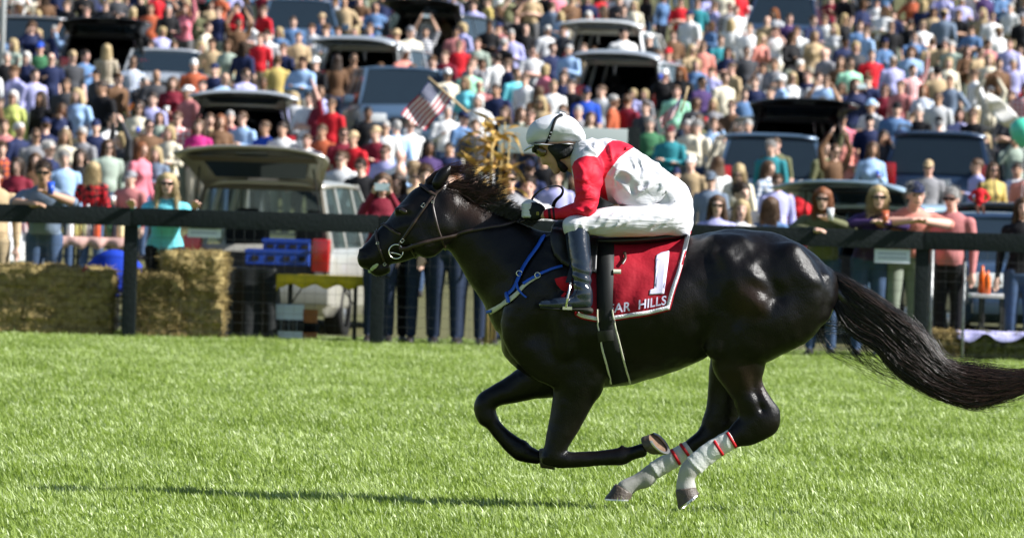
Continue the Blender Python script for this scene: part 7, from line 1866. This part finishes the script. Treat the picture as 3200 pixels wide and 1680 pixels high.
batch(1600, [(1270, 25, 'red', 'dark brown', 'short', B_(pose='cross', pants='dark jeans', desc='man in red jacket with folded arms on the dry grass')), (1400, 35, 'teal', 'brown', 'short', B_(pants='khaki trousers')), (1530, 55, 'lavender', 'brown', 'short'), (1640, 65, 'grey', 'brown', 'short'), (1690, 85, 'white', 'brown', 'short'), (300, 55, 'grey blue', 'brown', 'short'), (690, 85, 'brown', 'brown', 'long'), (840, 85, 'charcoal', 'brown', 'short'), (920, 45, 'cream', 'blond', 'long'),
 (150, 395, 'pale grey', 'dark brown', 'short', B_(pose='cross')), (430, 385, 'light blue', 'grey', 'short'), (300, 375, 'navy', 'brown', 'short'), (540, 375, 'tan', 'brown', 'short'), (1570, 315, 'teal', 'brown', 'short', B_(pose='cross')), (1650, 185, 'white', 'blond', 'long', B_(rz=2.8, pants='khaki trousers')), (1790, 225, 'white', 'dark blond', 'short'), (1350, 385, 'tan', 'blond', 'long'), (1440, 355, 'salmon', 'brown', 'short'), (1390, 495, 'denim blue', 'blond', 'bob'), (1180, 415, 'maroon', 'brown', 'short', B_(hat=('cap', 'red'))),
 (1100, 425, 'cream', 'brown', 'short'), (1660, 525, 'tan', 'brown', 'short'), (920, 580, 'lavender', 'blond', 'bob', B_(scale=.8)), (1005, 585, 'grey', 'blond', 'bob', B_(scale=.8)), (1150, 575, 'black', 'brown', 'short', B_(hat=('cap', 'white'), pose='camera', hold='royal blue')), (1430, 630, 'purple', 'black', 'short'), (560, 715, 'royal blue', 'brown', 'short', B_(hat=('cap', 'navy'))), (760, 770, 'rust', 'grey', 'short', B_(rz=1.4)), (870, 770, 'maroon', 'brown', 'short', B_(rz=2.6)),
 (390, 595, 'navy', 'brown', 'long'), (450, 650, 'black', 'dark brown', 'short'), (310, 660, 'white', 'dark blond', 'short'), (30, 570, 'aqua', 'brown', 'short'), (100, 605, 'white', 'brown', 'short'), (200, 705, 'brown', 'brown', 'long'), (220, 780, 'tan', 'blond', 'long'), (1010, 820, 'charcoal', 'dark brown', 'short'), (1410, 925, 'olive', 'brown', 'short'), (1520, 945, 'light blue', 'brown', 'short', B_(pose='camera')), (1330, 965, 'cream', 'grey', 'short'), (1780, 960, 'dusty pink', 'grey', 'short'), (1600, 600, 'cream', 'brown', 'short'),
 (1830, 630, 'navy', 'brown', 'short'), (500, 855, 'grey', 'grey', 'short'), (590, 900, 'cream', 'brown', 'long'), (1350, 1240, 'tan', 'grey', 'short', B_(hat=('cap', 'white'))), (1550, 1240, 'white', 'brown', 'long'), (1710, 1300, 'cream', 'blond', 'bob'), (1240, 700, 'mint', 'brown', 'short'), (60, 870, 'sage', 'brown', 'long'), (140, 880, 'brown', 'brown', 'short'), (1880, 300, 'salmon', 'blond', 'long'), (1770, 400, 'charcoal', 'brown', 'short')])
batch(2400, [(160, 150, 'purple', 'brown', 'short', B_(pants='jeans')), (340, 165, 'navy', 'brown', 'short'), (430, 155, 'white', 'brown', 'short'), (500, 225, 'pale grey', 'blond', 'long'), (350, 280, 'tan', 'dark blond', 'bob'), (690, 205, 'denim blue', 'brown', 'short'), (745, 250, 'light blue', 'brown', 'short', B_(rz=-1.0)), (930, 205, 'black', 'brown', 'short'), (1070, 185, 'black', 'dark brown', 'short'), (1165, 200, 'white', 'dark blond', 'short'), (1100, 290, 'denim blue', 'brown', 'short', B_(pose='camera')),
 (1440, 115, 'black', 'brown', 'short'), (1620, 105, 'tan', 'blond', 'long'), (1690, 135, 'white', 'brown', 'short'), (1830, 65, 'white', 'grey', 'short'), (1820, 340, 'lavender', 'brown', 'short'), (780, 425, 'red', 'brown', 'short'), (940, 470, 'lavender', 'grey', 'short'), (1090, 540, 'red plaid', 'brown', 'short', B_(pose='point')), (1360, 480, 'cream', 'blond', 'bob'), (1560, 570, 'white', 'brown', 'short', B_(pose='hips')), (1500, 395, 'brown', 'brown', 'long'), (1600, 405, 'tan', 'brown', 'short'),
 (1670, 455, 'cream', 'blond', 'long'), (1740, 490, 'brown', 'dark brown', 'short'), (1850, 490, 'lavender', 'grey', 'short'), (50, 490, 'grey', 'brown', 'short'), (100, 625, 'light blue', 'grey', 'short', B_(hat=('cap', 'white'))), (180, 595, 'white', 'blond', 'long'), (300, 580, 'navy', 'brown', 'short'), (380, 600, 'pale grey', 'brown', 'short'), (440, 620, 'light blue', 'brown', 'short'), (545, 475, 'brown', 'brown', 'long'), (620, 490, 'mint', 'brown', 'short'), (560, 910, 'pink', 'brown', 'short', B_(hat=('cap', 'charcoal'), pose='hips')),
 (765, 925, 'navy', 'brown', 'short', B_(hat=('cap', 'black'))), (870, 1040, 'charcoal', 'dark brown', 'long', B_(pose='camera')), (1140, 860, 'black', 'grey', 'short'), (1290, 940, 'white', 'grey', 'short', B_(hat=('cap', 'black'))), (1450, 870, 'lavender', 'dark brown', 'long'), (1550, 880, 'black', 'brown', 'short'), (280, 790, 'white', 'dark brown', 'short'), (780, 810, 'pale grey', 'grey', 'short', B_(hat=('cap', 'light blue'))), (1210, 1275, 'grey', 'grey', 'short', B_(hat=('cap', 'tan'))), (1580, 1265, 'lavender', 'brown', 'short'), (1690, 1290, 'yellow', 'brown', 'long'),
 (1860, 1060, 'sage', 'brown', 'short', B_(pose='camera')), (1240, 330, 'tan', 'brown', 'short'), (1000, 660, 'dusty pink', 'brown', 'short'), (500, 1150, 'brown', 'brown', 'short', B_(pose='raised')), (420, 1130, 'olive', 'brown', 'short', B_(pose='point')), (60, 1100, 'olive', 'brown', 'short')])

# the rest of the crowd: fill the gaps the same way, clear of the cars and things that show
KEEP = [(520, 440, 1150, 1000), (1030, 215, 1300, 385), (1250, 240, 1440, 410), (1540, 390, 2000, 490), (1840, 185, 2060, 290), (2270, 430, 2560, 560), (2390, 365, 2620, 445), (2770, 425, 3080, 560), (2510, 500, 2860, 580), (1780, 70, 1960, 125), (2040, 290, 2150, 410), (790, 0, 1010, 70), (470, 300, 780, 345), (970, 140, 1160, 190), (550, 170, 725, 245), (85, 130, 215, 205), (2030, 80, 2110, 190), (2000, 0, 2110, 100), (340, 140, 600, 240), (360, 365, 500, 430), (3010, 560, 3200, 740), (1440, 340, 1600, 500), (220, 110, 430, 160), (2360, 0, 2610, 60)]
spots = [p['px'] for p in PEOPLE]
_dd = np.arange(62, 330, 1.0); _rw = 607 - (gz(0, _dd - 30) + 1.6 - 1.5) * FPX / _dd
def SROW(y): return FPX / _dd[np.argmax(_rw <= y)] if (_rw <= y).any() else 80.0
def free(x, y):
    if any(a < x < c and b - 2 < y + 12 < d for a, b, c, d in KEEP): return False
    s = SROW(y - (x - 1600) * .0297)
    for (a, b) in spots:
        if abs(a - x) < .22 * s and -.22 * s < (b - y) < .30 * s: return False
        if abs(a - x) < .14 * s and -.40 * s < (b - y) < .40 * s: return False
    return True
POOLC = ['navy'] * 11 + ['black'] * 13 + ['white'] * 10 + ['light blue'] * 6 + ['lavender'] * 7 + ['denim blue'] * 5 + ['grey'] * 4 + ['charcoal'] * 7 + ['cream'] * 4 + ['tan'] * 5 + ['brown'] * 5 + ['maroon'] * 3 + ['red'] * 2 + ['salmon'] + ['dusty pink'] * 2 + ['pink'] + ['teal'] * 2 + ['olive'] * 2 + ['sage'] * 2 + ['pale grey'] * 4 + ['blue plaid'] * 2 + ['red plaid', 'brown plaid', 'rust', 'purple', 'royal blue', 'grey blue', 'grey blue', 'grey blue', 'black', 'navy', 'white', 'white']
POOLH = [('brown', 'short')] * 8 + [('dark brown', 'short')] * 9 + [('grey', 'short')] * 4 + [('dark blond', 'short')] * 2 + [('black', 'short')] * 2 + [('grey', 'bald')] * 2 + [('blond', 'long')] * 3 + [('brown', 'long')] * 5 + [('dark brown', 'long')] * 3 + [('auburn', 'long')] + [('blond', 'bob')] * 2 + [('white', 'bob'), ('white', 'short'), ('brown', 'bun'), ('brown', 'bob')]
fill = []
tries = 0
while tries < 16000:
    tries += 1
    x = random.uniform(-30, 3230); roll = (x - 1600) * .0297
    y = random.uniform(-25, 545 + roll * .6)
    if free(x, y): spots.append((x, y)); fill.append((x, y))
fill.sort(key=lambda q: -q[1])
N_IND = max(0, 298 - len(PEOPLE))
def rnd_person(x, y):
    c = random.choice(POOLC); hr, st = random.choice(POOLH)
    k = dict(skin=random.choice(['fair', 'fair', 'light', 'rosy', 'tan', 'tan', 'brown' if random.random() < .3 else 'fair']), pants=random.choice(list(PANTS)), sleeves=random.random() < .6, glasses=random.random() < .3)
    if random.random() < .16 and st == 'short': k['hat'] = ('cap', random.choice(['navy', 'white', 'black', 'tan', 'red', 'grey']))
    if random.random() < .02: k['hat'] = ('sunhat', 'tan')
    pose = random.choices(['stand', 'cup', 'cup2', 'cross', 'camera', 'hips', 'point', 'raised'], [9, 4, 4, 3, 2, 1, .6, .3])[0]
    if pose in ('cup', 'cup2') and random.random() < .7: k['hold'] = random.choice(['red', 'white', 'royal blue', 'white'])
    if pose == 'camera': k['hold'] = 'phone'
    return c, hr, st, pose, k
for (x, y) in fill[:N_IND]:
    c, hr, st, pose, k = rnd_person(x, y); put(x, y, c, hr, st, pose, scale=random.uniform(.88, 1.06), wide=random.uniform(.92, 1.2), lean=random.uniform(-.07, .07), **k)
def far_crowd(pts):
    m = bpy.data.materials.new('crowd_clothes'); m.use_nodes = True; nt = m.node_tree; a = nt.nodes.new('ShaderNodeAttribute'); a.attribute_name = 'tint'; nt.links.new(a.outputs['Color'], BS(m).inputs['Base Color']); BS(m).inputs['Roughness'].default_value = .75
    BS(m).inputs['Specular IOR Level'].default_value = .2
    VV = []; QQ = []; CC = []; n = 0
    for (x, y) in pts:
        p, d, s = head_spot(x, y); h = .036 if -60 < x < 3260 else .046
        if p is None: continue
        c, hr, st, pose, k = rnd_person(x, y); fem = st in ('long', 'bob', 'bun')
        me, V, Q, ft = person_mesh(pose, fem, h); sk = np.array(SKINS[k['skin']]); sh = np.array(SHIRTS[c] if c in SHIRTS else SHIRTS[PATT[c][0]])
        cols = np.array([sk, sh, sh if k['sleeves'] else sk, np.array(PANTS[k['pants']]), (.02, .016, .013), (.08, .04, .03)])
        V2 = [V]; Q2 = [Q]; F2 = [cols[ft]]; nn = len(V); hc = HEADC[(pose, fem)]
        extra = [(st, HAIRS[hr])] if st != 'bald' else []
        if k.get('hat'): extra.append((k['hat'][0], SHIRTS[k['hat'][1]]))
        for (sty, col) in extra:
            _, hv, hq = hair_mesh(sty, .022); V2.append(hv + hc); Q2.append(hq + nn); F2.append(np.tile(np.array(col), (len(hq), 1))); nn += len(hv)
        V_ = np.concatenate(V2); w = random.uniform(-1.0, .8) + (math.pi if random.random() < .1 else 0); R = np.array([[math.cos(w), -math.sin(w), 0], [math.sin(w), math.cos(w), 0], [0, 0, 1]])
        wd = random.uniform(.92, 1.2); V_ = V_ * np.array([wd, wd, 1]) * random.uniform(.88, 1.06); V_[:, 0] += V_[:, 2] * random.uniform(-.07, .07); V_ = V_ @ R.T + np.array([p[0], p[1], float(gz(p[0], p[1]))])
        VV.append(V_); QQ.append(np.concatenate(Q2) + n); CC.append(np.concatenate(F2)); n += len(V_)
    V = np.concatenate(VV); Q = np.concatenate(QQ); C_ = np.concatenate(CC); me = mesh_np('crowd', V, Q)
    ca = me.color_attributes.new('tint', 'FLOAT_COLOR', 'CORNER'); ca.data.foreach_set('color', np.repeat(np.concatenate([C_, np.ones((len(C_), 1))], 1), 4, axis=0).astype(np.float32).ravel())
    o = obj('crowd', me, m); tag(o, 'far-off mass of spectators packed on the upper hillside', 'crowd', kind='stuff')
rest = fill[N_IND:] + [(random.uniform(-30, 3230), random.uniform(-150, -25)) for _ in range(150)]
for _ in range(3000):      # the crowd goes on past both edges of the picture
    x = random.choice([random.uniform(-1000, -40), random.uniform(3240, 4200)]); y = random.uniform(-20, 540 + (x - 1600) * .018)
    if len(rest) < 560 and free(x, y): spots.append((x, y)); rest.append((x, y))
far_crowd(rest)
print('people', len(PEOPLE), 'fill', len(fill), 'far', len(rest))

# small red-coated doll sitting on the saloon bonnet
p = at(3060, 640, 36.2); dl = thing('doll', 'red coated doll with dark head sitting on the dark blue bonnet', 'doll', tuple(p))
me, V, Q, ft = person_mesh('hips', False, .034)
V_, Q_ = blob(person_chains('hips', False), (), .03, 1); V_ = V_ * .30; V_[:, 2] -= .27
lg = V_[:, 2] < -.0
V_[lg, 1] += V_[lg, 2] * 1.2; V_[lg, 2] *= .35
keep = vtags([Chain(np.concatenate([c.N[:, :3] * .30 - np.array([0, 0, .27]), c.N[:, 3:] * .30], 1), c.lat, 0, c.cap, c.tag, 1) for c in person_chains('hips', False)], V_)
ft = np.sort(keep[Q_], 1)[:, 1].astype(np.int32); mm = mesh_np('figure', V_, Q_); mm.polygons.foreach_set('material_index', ft)
obj('figure', mm, [mat('doll_dark', (.05, .02, .012), .7, .2), shirt_mat('red'), shirt_mat('red'), M_PLASTIC, M_PLASTIC], dl)

# ------------------------------------------------------------------ labels that single out each spectator
LM = [('the gold SUV', 830, 520), ('the slanted flag', 1340, 330), ('the slate blue SUV', 1170, 290), ('the grey open SUV', 1110, 170), ('the orange table', 640, 210), ('the corn stalks', 1520, 420), ('the grey board', 1740, 440), ('the half furled flag', 2100, 350), ('the dark open SUV', 1940, 240), ('the white open SUV', 1880, 100), ('the black raised tailgate', 2500, 400), ('the roof rail SUV', 2920, 470), ('the pale blue hatch', 2690, 530), ('the tall grey pole', 2056, 60), ('the mint balloon', 3190, 410), ('the white banner', 3130, 345), ('the silver SUV', 740, 350), ('the hilltop slate SUV', 890, 40), ('the orange mums', 440, 310), ('the brown crate', 430, 400), ('the silver saloon', 520, 200), ('the white cool box', 3005, 320), ('the yellow mums', 2290, 280), ('the red cool box', 2450, 40), ('the striped woman', 1330, 130), ('the rust sweater man', 605, 230), ('the red jacket man', 2126, 80), ('the pale pole', 15, 70), ('the lime shirt woman', 42, 320), ('the yellow orange mums', 2672, 322), ('the small green balloon', 2412, 132), ('the black tailgate car', 330, 120), ('the teal sweater man', 2095, 440), ('the pink shirt man', 2632, 400), ('the wide rust man', 1915, 330), ('the mint shirt man', 1470, 240)]
ORD = ['first', 'second', 'third', 'fourth', 'fifth', 'sixth', 'seventh', 'eighth', 'ninth', 'tenth']
def describe(r):
    s = f"person in {r['shirt']}"
    if r['hat']: s += f" and {r['hat'][1]} {'cap' if r['hat'][0] == 'cap' else 'sun hat'}"
    elif r['style'] == 'bald': s += ', bald,'
    else: s += f" with {'long ' if r['style'] == 'long' else ''}{r['hair']} hair"
    return s
def act(r):
    a = []
    if r['pose'] == 'raised': a.append('arms up')
    elif r['pose'] == 'point': a.append('one arm up')
    elif r['pose'] == 'cross': a.append('arms folded')
    elif r['pose'] == 'hips': a.append('hands on hips')
    elif r['hold'] == 'phone': a.append('taking a picture')
    elif r['hold']: a.append(f"holding a {r['hold']} cup")
    if r['back']: a.append('turned away')
    return a
used = {}
for r in PEOPLE:
    r['o']['category'] = 'person'; r['o']['group'] = 'spectators watching the race'
    if r['desc']: r['o']['label'] = r['desc']; used[r['desc']] = 1; continue
    x, y = r['px']; D = sorted(LM, key=lambda l: math.hypot(l[1] - x, (l[2] - y) * 1.3)); l = D[0]; dx, dy = x - l[1], (y - l[2])
    where = ('behind' if dy < 0 else 'in front of') if abs(dy) * 1.2 > abs(dx) else 'beside'
    base = describe(r); cand = [f"{base}, {where} {l[0]}"]
    for a in act(r): cand.append(f"{base}, {a}, {where} {l[0]}")
    if r['glasses']: cand.append(f"{base}, in sunglasses, {where} {l[0]}")
    cand.append(f"{base}, {r['pants']}, {where} {l[0]}")
    for l2 in D[1:5]: cand.append(f"{base}, between {l[0]} and {l2[0]}")
    for o_ in ORD[1:]: cand.append(f"{o_} {base}, {where} {l[0]}")
    for c in cand:
        if c not in used and len(c.replace(',', '').split()) <= 16: r['o']['label'] = c; used[c] = 1; break
    else: r['o']['label'] = cand[0]
